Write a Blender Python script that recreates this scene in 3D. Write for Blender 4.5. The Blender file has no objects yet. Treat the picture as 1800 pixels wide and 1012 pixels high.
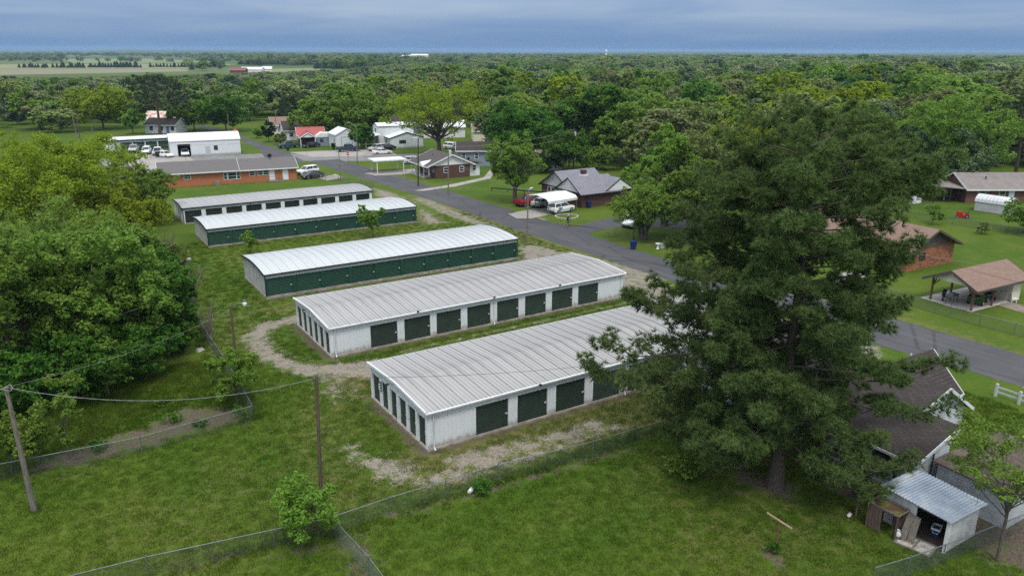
import bpy, math, random
import numpy as np
from mathutils import Vector, Matrix
SC = bpy.context.scene
C = SC.collection
R = math.radians
random.seed(7)

# ------------------------------------------------------------------ camera, sky, sun, exposure
# World axes follow the street grid: +X towards the street (east-ish), +Y away along the storage row.
FOC, PITCH, ROLL, YAW, CAMH = 1345.0 / 1800.0, 17.18, 0.23, 32.2, 24.0
cam = bpy.data.cameras.new('camera')
cam.sensor_width = 36.0
cam.lens = 36.0 * FOC
cam.clip_end = 30000
cam_ob = bpy.data.objects.new('camera', cam)
C.objects.link(cam_ob)
cam_ob.matrix_world = Matrix.Translation((0, 0, CAMH)) @ Matrix.Rotation(R(-YAW), 4, 'Z') @ Matrix.Rotation(R(90 - PITCH), 4, 'X') @ Matrix.Rotation(R(ROLL), 4, 'Z')
SC.camera = cam_ob

SUN_EL, SUN_AZ = 62.0, 205.0           # high veiled sun, from over the viewer's left shoulder
world = bpy.data.worlds.new('World')
SC.world = world
world.use_nodes = True
wn, wl = world.node_tree.nodes, world.node_tree.links
wn.clear()
def wnode(t, **kw):
    n = wn.new(t)
    for k, v in kw.items(): setattr(n, k, v)
    return n
w_out = wnode('ShaderNodeOutputWorld')
w_bg = wnode('ShaderNodeBackground')
w_bg.inputs['Strength'].default_value = 0.1
w_sky = wnode('ShaderNodeTexSky', sky_type='NISHITA')
w_sky.sun_disc = False
w_sky.sun_elevation = R(SUN_EL)
w_sky.sun_rotation = R(SUN_AZ)
w_tc = wnode('ShaderNodeTexCoord')
w_sep = wnode('ShaderNodeSeparateXYZ')
wl.new(w_tc.outputs['Generated'], w_sep.inputs[0])
def wmath(op, a, b=None, c=None):
    n = wnode('ShaderNodeMath', operation=op)
    for i, s in enumerate((a, b, c)):
        if s is None: continue
        if isinstance(s, (int, float)): n.inputs[i].default_value = s
        else: wl.new(s, n.inputs[i])
    return n.outputs[0]
zc = wmath('MAXIMUM', w_sep.outputs['Z'], 0.0)
# cloud deck seen in perspective: direction projected on a plane overhead
den = wmath('ADD', zc, 0.07)
cx = wmath('DIVIDE', w_sep.outputs['X'], den)
cy = wmath('DIVIDE', w_sep.outputs['Y'], den)
w_cmb = wnode('ShaderNodeCombineXYZ')
wl.new(cx, w_cmb.inputs[0]); wl.new(cy, w_cmb.inputs[1])
def wnoise(scale, detail, rough, dist=0.0):
    n = wnode('ShaderNodeTexNoise')
    n.inputs['Scale'].default_value = scale; n.inputs['Detail'].default_value = detail
    n.inputs['Roughness'].default_value = rough; n.inputs['Distortion'].default_value = dist
    wl.new(w_cmb.outputs[0], n.inputs['Vector'])
    return n.outputs['Fac']
cl = wmath('ADD', wmath('MULTIPLY', wnoise(0.42, 5, 0.55, 0.4), 0.65), wmath('MULTIPLY', wnoise(0.13, 2, 0.5), 0.45))
cl = wmath('MULTIPLY', wmath('SUBTRACT', cl, 0.45), 3.8)
cl = wmath('MINIMUM', wmath('MAXIMUM', cl, 0.0), 1.0)
cl = wmath('MULTIPLY', cl, wmath('MINIMUM', wmath('ADD', wmath('MULTIPLY', zc, 22.0), 0.12), 1.0))   # the deck thickens to an even blue-grey far off
def wmix(f, a, b):
    n = wnode('ShaderNodeMix', data_type='RGBA')
    if isinstance(f, float): n.inputs[0].default_value = f
    else: wl.new(f, n.inputs[0])
    for i, s in ((6, a), (7, b)):
        if isinstance(s, tuple): n.inputs[i].default_value = (*s, 1)
        else: wl.new(s, n.inputs[i])
    return n.outputs[2]
low = wmix(cl, (0.72, 1.62, 3.35), (1.75, 2.55, 3.8))       # blue-grey storm deck near the horizon
high = wmix(cl, (10.8, 11.4, 12.2), (14.2, 14.2, 14.1))    # the brighter deck overhead
hf = wmath('POWER', wmath('MINIMUM', wmath('MULTIPLY', zc, 1.15), 1.0), 0.92)
deck = wmix(hf, low, high)
wl.new(wmix(0.08, deck, w_sky.outputs[0]), w_bg.inputs['Color'])
wl.new(w_bg.outputs[0], w_out.inputs['Surface'])

sun = bpy.data.lights.new('sun', 'SUN')
sun.energy = 1.5
sun.angle = R(14)
sun.color = (1.0, 0.94, 0.84)
sun_ob = bpy.data.objects.new('sun', sun)
C.objects.link(sun_ob)
sun_ob.rotation_euler = (R(90 - SUN_EL), 0, R(180 - SUN_AZ))
SC.view_settings.view_transform = 'Standard'
SC.view_settings.look = 'None'
SC.view_settings.exposure = 0.52
SC.view_settings.gamma = 1.0
SC.view_settings.use_curve_mapping = False
SC.cycles.use_denoising = False
SC.cycles.use_adaptive_sampling = False
SC.cycles.max_bounces = 6
SC.cycles.diffuse_bounces = 3
SC.cycles.transparent_max_bounces = 8
SC.cycles.volume_bounces = 1

# ------------------------------------------------------------------ survey: sight lines to ground points
def ray(u, v):
    x, y = u - 900, v - 506
    c, s = math.cos(-R(ROLL)), math.sin(-R(ROLL))
    x, y = x * c - y * s, x * s + y * c
    f = 1345.0
    dy = f * math.cos(R(PITCH)) - y * math.sin(R(PITCH))
    dz = -(f * math.sin(R(PITCH)) + y * math.cos(R(PITCH)))
    ct, st = math.cos(R(YAW)), math.sin(R(YAW))
    return (x * ct + dy * st, -x * st + dy * ct, dz)
def gp(u, v, z=0.0):
    d = ray(u, v); t = (z - CAMH) / d[2]
    return (d[0] * t, d[1] * t)
def on_y(u, v, y):
    d = ray(u, v); t = y / d[1]
    return (d[0] * t, CAMH + d[2] * t)
def on_x(u, v, x):
    d = ray(u, v); t = x / d[0]
    return (d[1] * t, CAMH + d[2] * t)
def tall(u, v, vt):
    x, y = gp(u, v); lo, hi = 0.0, 60.0
    ct, st = math.cos(R(YAW)), math.sin(R(YAW))
    Y = x * st + y * ct; X = x * ct - y * st
    for _ in range(40):
        m = (lo + hi) / 2; Z = m - CAMH
        d = Y * math.cos(R(PITCH)) - Z * math.sin(R(PITCH))
        vv = 506 - 1345 * (Y * math.sin(R(PITCH)) + Z * math.cos(R(PITCH))) / d + 1345 * X / d * math.sin(R(ROLL))
        if vv > vt: lo = m
        else: hi = m
    return lo
def mpp(u, v):                                       # metres per photo pixel at a ground point
    x, y = gp(u, v)
    return math.hypot(math.hypot(x, y), CAMH) / 1345.0

# ------------------------------------------------------------------ materials
def lin(r, g, b):
    return tuple((c / 255 / 12.92) if c <= 10 else ((c / 255 + 0.055) / 1.055) ** 2.4 for c in (r, g, b))
MATS = {}
class NT:
    def __init__(self, name):
        self.m = bpy.data.materials.new(name); self.m.use_nodes = True
        self.n, self.l = self.m.node_tree.nodes, self.m.node_tree.links
        self.n.clear()
        self.out = self.n.new('ShaderNodeOutputMaterial')
    def add(self, t, **kw):
        n = self.n.new(t)
        for k, v in kw.items(): setattr(n, k, v)
        return n
    def put(self, sock, v):
        if v is None: return
        if hasattr(v, 'is_output'): self.l.new(v, sock)
        elif isinstance(v, tuple) and len(v) == 3 and sock.type == 'RGBA': sock.default_value = (*v, 1)
        else: sock.default_value = v
    def math(self, op, a, b=None, clamp=False):
        n = self.add('ShaderNodeMath', operation=op); n.use_clamp = clamp
        self.put(n.inputs[0], a); self.put(n.inputs[1], b)
        return n.outputs[0]
    def mix(self, f, a, b, blend='MIX'):
        n = self.add('ShaderNodeMix', data_type='RGBA', blend_type=blend)
        self.put(n.inputs[0], f); self.put(n.inputs[6], a); self.put(n.inputs[7], b)
        return n.outputs[2]
    def coord(self, kind='Object', scale=None):
        if kind == 'Position': v = self.add('ShaderNodeNewGeometry').outputs['Position']
        else: v = self.add('ShaderNodeTexCoord').outputs[kind]
        if scale:
            m = self.add('ShaderNodeMapping'); self.l.new(v, m.inputs[0]); m.inputs['Scale'].default_value = scale
            v = m.outputs[0]
        return v
    def noise(self, v, scale, detail=3, rough=0.55, dist=0.0):
        n = self.add('ShaderNodeTexNoise'); self.l.new(v, n.inputs['Vector'])
        n.inputs['Scale'].default_value = scale; n.inputs['Detail'].default_value = detail
        n.inputs['Roughness'].default_value = rough; n.inputs['Distortion'].default_value = dist
        return n.outputs['Fac']
    def step(self, v, lo, hi):
        n = self.add('ShaderNodeMapRange'); n.interpolation_type = 'SMOOTHSTEP'
        self.put(n.inputs[0], v); n.inputs[1].default_value = lo; n.inputs[2].default_value = hi
        return n.outputs[0]
    def bump(self, h, strength, dist=0.05):
        n = self.add('ShaderNodeBump'); n.inputs['Strength'].default_value = strength; n.inputs['Distance'].default_value = dist
        self.l.new(h, n.inputs['Height'])
        return n.outputs[0]
    def bsdf(self, color, rough=0.8, metal=0.0, normal=None, spec=0.3, **kw):
        p = self.add('ShaderNodeBsdfPrincipled')
        self.put(p.inputs['Base Color'], color); self.put(p.inputs['Roughness'], rough)
        self.put(p.inputs['Metallic'], metal); self.put(p.inputs['Specular IOR Level'], spec)
        if normal is not None: self.l.new(normal, p.inputs['Normal'])
        for k, v in kw.items(): self.put(p.inputs[k], v)
        self.l.new(p.outputs[0], self.out.inputs['Surface'])
        return p
    def rnd(self):
        return self.add('ShaderNodeObjectInfo').outputs['Random']
def M(name, c1, c2=None, scale=2.0, rough=0.75, metal=0.0, bump=0.0, bscale=20.0, stretch=None, spec=0.3, kind='Object', vary=0.0, lo=0.35, hi=0.65):
    if name in MATS: return MATS[name]
    t = NT(name)
    v = t.coord(kind, stretch)
    col = c1
    if c2 is not None:
        col = t.mix(t.step(t.noise(v, scale, 5, 0.6), lo, hi), c1, c2)
    if vary:
        k = t.math('ADD', t.math('MULTIPLY', t.rnd(), vary), 1 - vary / 2)
        n = t.add('ShaderNodeVectorMath', operation='SCALE')
        t.put(n.inputs[0], col if hasattr(col, 'is_output') else tuple(col)); t.l.new(k, n.inputs['Scale'])
        col = n.outputs[0]
    nm = t.bump(t.noise(v, bscale, 3), bump) if bump else None
    t.bsdf(col, rough, metal, nm, spec)
    MATS[name] = t.m
    return t.m
def brick_mat(name, c1, c2, mortar, w=0.42, h=0.14, ms=0.012, bump=0.4, rough=0.85, blot=None, kind='wall'):
    if name in MATS: return MATS[name]
    t = NT(name)
    v = t.coord('Object')
    s = t.add('ShaderNodeSeparateXYZ'); t.l.new(v, s.inputs[0])
    cmb = t.add('ShaderNodeCombineXYZ')
    if kind == 'wall':
        t.l.new(t.math('ADD', s.outputs[0], s.outputs[1]), cmb.inputs[0]); t.l.new(s.outputs[2], cmb.inputs[1])
    elif kind == 'roofx':
        t.l.new(s.outputs[0], cmb.inputs[0]); t.l.new(s.outputs[1], cmb.inputs[1])
    else:
        t.l.new(s.outputs[1], cmb.inputs[0]); t.l.new(s.outputs[0], cmb.inputs[1])
    b = t.add('ShaderNodeTexBrick')
    t.l.new(cmb.outputs[0], b.inputs['Vector'])
    b.inputs['Color1'].default_value = (*c1, 1); b.inputs['Color2'].default_value = (*c2, 1); b.inputs['Mortar'].default_value = (*mortar, 1)
    b.inputs['Scale'].default_value = 1.0; b.inputs['Mortar Size'].default_value = ms
    b.inputs['Brick Width'].default_value = w; b.inputs['Row Height'].default_value = h
    col = b.outputs['Color']
    n1 = t.noise(v, 0.9, 5, 0.65)
    col = t.mix(t.math('MULTIPLY', t.step(n1, 0.35, 0.75), 0.45), col, blot or tuple(x * 0.6 for x in c1))
    n2 = t.noise(v, 9, 3, 0.7)
    col = t.mix(t.math('MULTIPLY', n2, 0.5), col, tuple(x * 0.65 for x in c2))
    t.bsdf(col, rough, 0, t.bump(b.outputs['Fac'], -bump, 0.02) if bump else None, 0.2)
    MATS[name] = t.m
    return t.m

def white_wall(name, c1, c2):
    t = NT(name); v = t.coord('Object'); sp = t.add('ShaderNodeSeparateXYZ'); t.l.new(v, sp.inputs[0])
    streak = t.noise(t.coord('Object', (2.2, 2.2, 0.12)), 2.4, 4, 0.6); blot = t.noise(v, 0.5, 3, 0.5); fine = t.noise(v, 3.0, 4, 0.65)
    c = t.mix(t.math('MULTIPLY', t.step(streak, 0.5, 0.8), 0.4), c1, c2)
    c = t.mix(t.math('MULTIPLY', t.step(blot, 0.5, 0.8), 0.25), c, c2)
    # mud splash and algae along the foot of the sheets, an uneven band
    foot = t.step(t.math('SUBTRACT', t.math('ADD', t.math('MULTIPLY', fine, 0.75), t.math('MULTIPLY', streak, 0.5)), sp.outputs[2]), 0.0, 0.42)
    c = t.mix(t.math('MULTIPLY', foot, 0.65), c, (0.20, 0.175, 0.13))
    t.bsdf(c, 0.5, 0, None, 0.3)
    MATS[name] = t.m
    return t.m
white_metal = white_wall('white ribbed metal', (0.62, 0.65, 0.68), (0.48, 0.50, 0.52))
_unused = M('plain white ribbed metal', (0.60, 0.63, 0.66), (0.47, 0.49, 0.51), 1.3, 0.5, stretch=(1, 1, 0.25), lo=0.45, hi=0.85)
white_trim = M('white trim', (0.70, 0.72, 0.74), (0.6, 0.62, 0.64), 2, 0.45)
dark_trim = M('dark green trim', (0.008, 0.016, 0.016), (0.014, 0.024, 0.022), 2, 0.5)
concrete = M('concrete', (0.30, 0.28, 0.26), (0.42, 0.40, 0.37), 1.2, 0.9, bump=0.15, bscale=14)
grey_wood = M('weathered wood', (0.115, 0.098, 0.082), (0.21, 0.19, 0.165), 3, 0.9, stretch=(6, 6, 0.6), bump=0.4, bscale=30)
brown_wood = M('creosote pole wood', (0.07, 0.05, 0.038), (0.135, 0.10, 0.078), 3, 0.9, stretch=(8, 8, 0.5), bump=0.4, bscale=30)
galv = M('galvanised steel', (0.24, 0.26, 0.27), (0.16, 0.18, 0.19), 6, 0.45, 0.6)
dark_metal = M('dark metal', (0.03, 0.03, 0.032), (0.05, 0.05, 0.05), 5, 0.5, 0.3)
glass = M('dark window glass', (0.02, 0.026, 0.032), (0.05, 0.06, 0.07), 0.8, 0.08, spec=0.6)
cable_mat = M('cable', (0.035, 0.035, 0.036), rough=0.7)
light_cable = M('pale cable', (0.22, 0.22, 0.22), rough=0.6)
bark = M('bark', (0.075, 0.062, 0.052), (0.14, 0.12, 0.10), 4, 0.95, stretch=(4, 4, 1), bump=0.6, bscale=18)
pine_bark = M('pine bark', (0.06, 0.048, 0.042), (0.12, 0.095, 0.08), 4, 0.95, stretch=(4, 4, 1.4), bump=0.7, bscale=14)

# ------------------------------------------------------------------ mesh helpers
class MB:
    def __init__(s): s.v, s.f, s.m = [], [], []
    def face(s, pts, mi=0):
        i = len(s.v); s.v += [tuple(p) for p in pts]; s.f.append(tuple(range(i, i + len(pts)))); s.m.append(mi)
    def hexa(s, p, mi=0):                             # 8 points: bottom ring then top ring
        i = len(s.v); s.v += [tuple(q) for q in p]
        for q in ((0, 3, 2, 1), (4, 5, 6, 7), (0, 1, 5, 4), (1, 2, 6, 5), (2, 3, 7, 6), (3, 0, 4, 7)):
            s.f.append(tuple(i + k for k in q)); s.m.append(mi)
    def box(s, x0, x1, y0, y1, z0, z1, mi=0):
        s.hexa([(x0, y0, z0), (x1, y0, z0), (x1, y1, z0), (x0, y1, z0), (x0, y0, z1), (x1, y0, z1), (x1, y1, z1), (x0, y1, z1)], mi)
    def bar(s, a, b, w, h, mi=0, up=(0, 0, 1)):       # rectangular bar from a to b
        a, b = Vector(a), Vector(b); d = (b - a).normalized(); u = Vector(up)
        if abs(d.dot(u)) > 0.98: u = Vector((1, 0, 0))
        r = d.cross(u).normalized() * (w / 2); t = r.cross(d).normalized() * (h / 2)
        s.hexa([a - r - t, a + r - t, b + r - t, b - r - t, a - r + t, a + r + t, b + r + t, b - r + t], mi)
    def prism(s, poly, axis, lo, hi, mi=0):           # polygon extruded along axis; poly gives the other two coordinates in order
        def P(p, w): return {'x': (w, p[0], p[1]), 'y': (p[0], w, p[1]), 'z': (p[0], p[1], w)}[axis]
        i = len(s.v); n = len(poly)
        s.v += [P(p, lo) for p in poly] + [P(p, hi) for p in poly]
        s.f.append(tuple(range(i, i + n))); s.f.append(tuple(range(i + 2 * n - 1, i + n - 1, -1))); s.m += [mi, mi]
        for k in range(n):
            s.f.append((i + k, i + n + k, i + n + (k + 1) % n, i + (k + 1) % n)); s.m.append(mi)
    def tube(s, pts, rad, n=6, mi=0, cap=True):
        pts = [Vector(p) for p in pts]
        if not isinstance(rad, (list, tuple)): rad = [rad] * len(pts)
        rings = []; ref = None
        for k, p in enumerate(pts):
            d = (pts[min(k + 1, len(pts) - 1)] - pts[max(k - 1, 0)])
            d = d.normalized() if d.length > 1e-9 else Vector((0, 0, 1))
            if ref is None:
                ref = Vector((0, 0, 1)) if abs(d.z) < 0.9 else Vector((1, 0, 0))
            x = d.cross(ref)
            if x.length < 1e-6: x = d.orthogonal()
            x.normalize(); y = d.cross(x).normalized(); ref = x.cross(d) if False else ref
            i = len(s.v)
            for j in range(n):
                a = 2 * math.pi * j / n
                s.v.append(tuple(p + (x * math.cos(a) + y * math.sin(a)) * rad[k]))
            rings.append(i)
        for k in range(len(rings) - 1):
            for j in range(n):
                s.f.append((rings[k] + j, rings[k] + (j + 1) % n, rings[k + 1] + (j + 1) % n, rings[k + 1] + j)); s.m.append(mi)
        if cap:
            s.f.append(tuple(rings[0] + j for j in range(n))[::-1]); s.f.append(tuple(rings[-1] + j for j in range(n))); s.m += [mi, mi]
    def build(s, name, mats, parent=None, smooth=False, loc=None):
        me = bpy.data.meshes.new(name)
        me.from_pydata(s.v, [], s.f)
        mats = mats if isinstance(mats, (list, tuple)) else [mats]
        for m in mats: me.materials.append(m)
        if len(mats) > 1: me.polygons.foreach_set('material_index', s.m)
        if smooth: me.polygons.foreach_set('use_smooth', [True] * len(me.polygons))
        return link(name, me, parent, loc)
def link(name, me, parent=None, loc=None, rz=0.0):
    o = bpy.data.objects.new(name, me); C.objects.link(o)
    if parent is not None: o.parent = parent
    if loc is not None: o.location = loc
    if rz: o.rotation_euler = (0, 0, rz)
    return o
def tag(o, label, cat, group=None, kind=None):
    if label: o['label'] = label
    if cat: o['category'] = cat
    if group: o['group'] = group
    if kind: o['kind'] = kind
    return o
def thing(name, label, cat, loc=(0, 0, 0), rz=0.0, group=None):
    o = bpy.data.objects.new(name, None); C.objects.link(o)
    o.location = loc if len(loc) == 3 else (*loc, 0); o.rotation_euler = (0, 0, rz)
    o.empty_display_size = 0.2
    return tag(o, label, cat, group)
def dup(root, loc=None, rz=None, label=None):
    r = root.copy(); C.objects.link(r)
    if loc is not None: r.location = loc if len(loc) == 3 else (*loc, 0)
    if rz is not None: r.rotation_euler = (0, 0, rz)
    if label: r['label'] = label
    for ch in list(root.children):
        c = ch.copy(); C.objects.link(c); c.parent = r
        for g in ch.children:
            d = g.copy(); C.objects.link(d); d.parent = c
    return r
def fast_mesh(name, verts, k, mat, smooth=False):     # verts in face order, every face has k corners
    verts = np.asarray(verts, np.float32).reshape(-1, 3)
    nf = len(verts) // k
    me = bpy.data.meshes.new(name)
    me.vertices.add(len(verts)); me.vertices.foreach_set('co', verts.ravel())
    me.loops.add(nf * k); me.loops.foreach_set('vertex_index', np.arange(nf * k, dtype=np.int32))
    me.polygons.add(nf); me.polygons.foreach_set('loop_start', np.arange(0, nf * k, k, dtype=np.int32))
    me.update(calc_edges=True)
    me.materials.append(mat)
    return me
# ------------------------------------------------------------------ ground
def grass_color(t, v):
    """Position driven turf colour, shared by the ground sheet and the blades standing on it."""
    n1 = t.noise(v, 0.045, 3, 0.55); n2 = t.noise(v, 0.33, 4, 0.6); n3 = t.noise(v, 2.6, 3, 0.65)
    c = t.mix(t.step(n1, 0.38, 0.64), (0.050, 0.096, 0.009), (0.076, 0.114, 0.013))
    c = t.mix(t.math('MULTIPLY', t.step(n2, 0.42, 0.72), 0.6), c, (0.094, 0.126, 0.020))
    c = t.mix(t.math('MULTIPLY', t.step(n3, 0.45, 0.75), 0.55), c, (0.030, 0.064, 0.007))
    return c
def ground_material():
    t = NT('ground turf and gravel')
    v = t.coord('Position')
    at = t.add('ShaderNodeAttribute'); at.attribute_name = 'wear'
    sp = t.add('ShaderNodeSeparateColor'); t.l.new(at.outputs['Color'], sp.inputs[0])
    grav, dry, dirt = sp.outputs
    far = at.outputs['Alpha']
    turf = grass_color(t, v)
    nb = t.noise(v, 1.1, 6, 0.68); nf = t.noise(v, 7.0, 4, 0.7); nff = t.noise(v, 24.0, 3, 0.7)
    brk = t.math('ADD', t.math('MULTIPLY', nb, 0.55), t.math('MULTIPLY', nf, 0.45))
    def amount(ch, sharp=0.16, gain=1.0):
        x = t.math('SUBTRACT', t.math('ADD', ch, t.math('MULTIPLY', t.math('SUBTRACT', brk, 0.5), 3.4)), 0.5)
        return t.step(x, -sharp, sharp)
    dryc = t.mix(nf, (0.125, 0.112, 0.038), (0.165, 0.142, 0.066))
    c = t.mix(t.math('MULTIPLY', amount(dry, 0.35), 0.8), turf, dryc)
    dirtc = t.mix(t.step(nf, 0.35, 0.65), (0.060, 0.046, 0.034), (0.135, 0.112, 0.088))
    c = t.mix(amount(dirt), c, dirtc)
    vo = t.add('ShaderNodeTexVoronoi'); t.l.new(v, vo.inputs['Vector']); vo.inputs['Scale'].default_value = 9.0
    st = t.mix(t.step(nff, 0.3, 0.7), (0.19, 0.165, 0.14), (0.38, 0.345, 0.31))
    st = t.mix(t.math('MULTIPLY', t.step(vo.outputs['Distance'], 0.25, 0.6), 0.6), st, (0.10, 0.085, 0.068))
    st = t.mix(t.math('MULTIPLY', t.step(nb, 0.45, 0.7), 0.5), st, (0.26, 0.215, 0.165))
    c = t.mix(amount(grav, 0.13), c, st)
    # far country: pale crops and pasture in large patches
    vf = t.add('ShaderNodeTexVoronoi'); t.l.new(v, vf.inputs['Vector']); vf.inputs['Scale'].default_value = 0.0032
    hs = t.add('ShaderNodeSeparateColor'); t.l.new(vf.outputs['Color'], hs.inputs[0])
    fc = t.mix(hs.outputs[0], (0.050, 0.085, 0.022), (0.115, 0.145, 0.058))
    c = t.mix(far, c, fc)
    h = t.math('ADD', t.math('MULTIPLY', nf, 0.6), t.math('MULTIPLY', nff, 0.5))
    t.bsdf(c, 0.95, 0, t.bump(h, 0.55, 0.08), 0.1)
    return t.m
GROUND_MAT = ground_material()
def axis(lo, hi, step, far):
    a = list(np.arange(lo, hi + 1e-6, step)); s = step; x = lo; pre = []
    while x > -far: s *= 1.16; x -= s; pre.append(x)
    s = step; x = hi; post = []
    while x < far: s *= 1.16; x += s; post.append(x)
    return np.array(pre[::-1] + a + post)
GX, GY = axis(-14, 78, 0.3, 9000), axis(13, 132, 0.36, 9000)
XX, YY = np.meshgrid(GX, GY)
def seg_dist(pts):
    d = np.full(XX.shape, 1e9)
    for (x0, y0), (x1, y1) in zip(pts[:-1], pts[1:]):
        dx, dy = x1 - x0, y1 - y0; L = dx * dx + dy * dy + 1e-9
        t = np.clip(((XX - x0) * dx + (YY - y0) * dy) / L, 0, 1)
        d = np.minimum(d, np.hypot(XX - x0 - t * dx, YY - y0 - t * dy))
    return d
def inside(poly):
    r = np.zeros(XX.shape, bool); n = len(poly)
    for i in range(n):
        (x0, y0), (x1, y1) = poly[i], poly[(i + 1) % n]
        c = (y0 > YY) != (y1 > YY)
        r ^= c & (XX < (x1 - x0) * (YY - y0) / (y1 - y0 + 1e-12) + x0)
    return r
WEAR = np.zeros((*XX.shape, 4), np.float32)
def paint(ch, pts, width, strength=1.0, soft=None, px=True):
    p = [gp(*q) for q in pts] if px else pts
    soft = soft or width * 0.9
    d = seg_dist(p)
    WEAR[..., ch] = np.maximum(WEAR[..., ch], strength * np.clip(1 - (d - width / 2) / soft, 0, 1))
def paint_poly(ch, pts, strength=1.0, soft=1.0, px=True):
    p = [gp(*q) for q in pts] if px else pts
    d = seg_dist(p + [p[0]]); i = inside(p)
    WEAR[..., ch] = np.maximum(WEAR[..., ch], strength * np.where(i, np.clip(0.5 + d / soft, 0, 1), np.clip(0.5 - d / soft, 0, 1)))
def lx(*pts): return pts
# gravel: the worn loop round the near units, the turning patch, ruts and the street shoulders
paint(0, [(520, 560), (470, 572), (448, 592), (466, 618), (505, 640), (560, 652), (660, 655)], 0.5, 0.74, 1.9)
paint(0, [(545, 650), (600, 648), (655, 640)], 1.2, 0.74, 1.7)
paint(0, [(600, 690), (585, 665), (560, 650)], 1.6, 0.45, 2.0)
paint_poly(0, [(590, 785), (612, 782), (665, 800), (715, 810), (748, 832), (752, 850), (700, 852), (655, 838), (625, 815)], 0.74, 2.2)
paint(0, [(752, 846), (850, 812), (950, 776), (1050, 744)], 0.8, 0.58, 1.0)
paint(0, [(800, 808), (870, 790), (930, 778)], 0.7, 0.62, 1.0)
paint(0, [(740, 845), (830, 832), (960, 790), (1090, 748)], 0.55, 0.5, 0.8)
paint(0, [(18.0, 53.5), (50, 53.5)], 0.35, 0.44, 0.9, px=False)
paint(0, [(24, 55.3), (49, 55.5)], 0.18, 0.58, 0.5, px=False)
paint_poly(0, [(908, 432), (935, 428), (985, 440), (1000, 446), (940, 458), (912, 458)], 0.72, 2.6)
paint(0, [(1000, 447), (1080, 468), (1150, 490)], 1.4, 0.68, 1.4)
paint(0, [(1105, 492), (1140, 505), (1160, 530)], 3.0, 0.66, 2.4)
paint_poly(0, [(735, 362), (760, 375), (790, 392), (745, 395), (735, 385)], 0.70, 3)
paint(0, [(740, 350), (800, 378), (860, 398)], 1.4, 0.6, 1.5)
paint_poly(0, [(655, 330), (690, 338), (735, 358), (700, 352), (660, 345)], 0.75, 2.5)
paint_poly(0, [(1470, 590), (1530, 600), (1560, 625), (1500, 640), (1450, 615)], 0.7, 1.5)
paint(0, [(1735, 655), (1800, 676), (1850, 692)], 0.5, 0.85, 0.7)
paint(0, [(895, 378), (940, 385)], 2.2, 0.5, 2.0)
# dry, worn and yellow turf
paint(1, [(750, 820), (950, 765), (1090, 730), (1250, 690)], 3.0, 0.72, 3.0)
paint(1, [(18, 51.5), (50, 52.2)], 2.6, 0.78, 2.0, px=False)
paint(1, [(18, 71.5), (50, 71.5)], 2.0, 0.55, 2.0, px=False)
paint(1, [(20, 92), (48, 97)], 3.0, 0.40, 3.0, px=False)
paint(1, [(600, 700), (560, 760), (620, 870)], 2.5, 0.40, 4.0)
paint(1, [(430, 600), (400, 560), (470, 540)], 3.5, 0.36, 4.0)
paint(1, [(55.6, 120), (56.6, 62)], 1.6, 0.6, 2.0, px=False)
paint(1, [(880, 400), (960, 435), (1010, 440)], 2.0, 0.6, 2.5)
paint(1, [(1560, 555), (1680, 590), (1800, 628)], 1.6, 0.45, 2.5)
paint(1, [(1200, 850), (1330, 840), (1440, 900), (1300, 940)], 5.0, 0.34, 6.0)
paint(1, [(330, 915), (480, 860)], 5.0, 0.28, 6.0)
paint(1, [(310, 330), (560, 310)], 4.0, 0.42, 4.0)
paint(1, [(660, 300), (720, 320), (800, 330)], 3.0, 0.38, 4.0)
paint(1, [(1060, 398), (1140, 425), (1190, 440)], 3.0, 0.35, 4.0)
# bare earth: the vegetable strip, under the pines, house edges
paint_poly(2, [(40, 800), (80, 795), (250, 748), (300, 720), (330, 712), (410, 708), (446, 716), (448, 738), (330, 768), (170, 815), (60, 835)], 0.64, 2.2)
paint_poly(2, [(1255, 830), (1300, 812), (1400, 845), (1440, 880), (1370, 885), (1290, 862)], 0.62, 2.2)
paint(2, [(1480, 850), (1530, 870), (1600, 872)], 1.2, 0.85, 1.0)
paint_poly(2, [(1570, 905), (1600, 900), (1616, 940), (1590, 955), (1568, 945)], 0.7, 0.9)
paint(2, [(1720, 900), (1800, 960)], 3.0, 0.72, 2.5)
paint(2, [(1352, 972), (1366, 985)], 0.4, 0.75, 0.6)
paint(2, [(620, 960), (640, 1000)], 1.0, 0.45, 1.2)
paint(2, [(560, 955), (450, 975), (300, 1005)], 0.9, 0.4, 1.0)
for y0 in (39.0, 57.0): paint(2, [(18.2, y0), (18.2, y0 + 9.2)], 0.5, 0.62, 0.6, px=False)
for y0 in (39.0, 57.0, 75.4, 100.6): paint(2, [(18.4, y0 - 0.25), (49, y0 - 0.25)], 0.35, 0.52, 0.5, px=False)
paint(2, [(690, 905), (880, 855), (1100, 790)], 0.25, 0.55, 0.5)
paint(2, [(1590, 360), (1625, 362)], 2.0, 0.6, 2.5)
DD = np.hypot(XX, YY)
WEAR[..., 3] = np.clip((DD - 700) / 300, 0, 1)
gv = np.stack([XX, YY, np.zeros_like(XX)], -1).reshape(-1, 3)
ny, nx = XX.shape
idx = np.arange(nx * ny).reshape(ny, nx)
gf = np.stack([idx[:-1, :-1], idx[:-1, 1:], idx[1:, 1:], idx[1:, :-1]], -1).reshape(-1, 4)
gme = bpy.data.meshes.new('ground')
gme.vertices.add(len(gv)); gme.vertices.foreach_set('co', gv.astype(np.float32).ravel())
gme.loops.add(len(gf) * 4); gme.loops.foreach_set('vertex_index', gf.astype(np.int32).ravel())
gme.polygons.add(len(gf)); gme.polygons.foreach_set('loop_start', np.arange(0, len(gf) * 4, 4, dtype=np.int32))
gme.update(calc_edges=True)
ca = gme.color_attributes.new('wear', 'FLOAT_COLOR', 'POINT'); ca.data.foreach_set('color', WEAR.reshape(-1))
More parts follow.
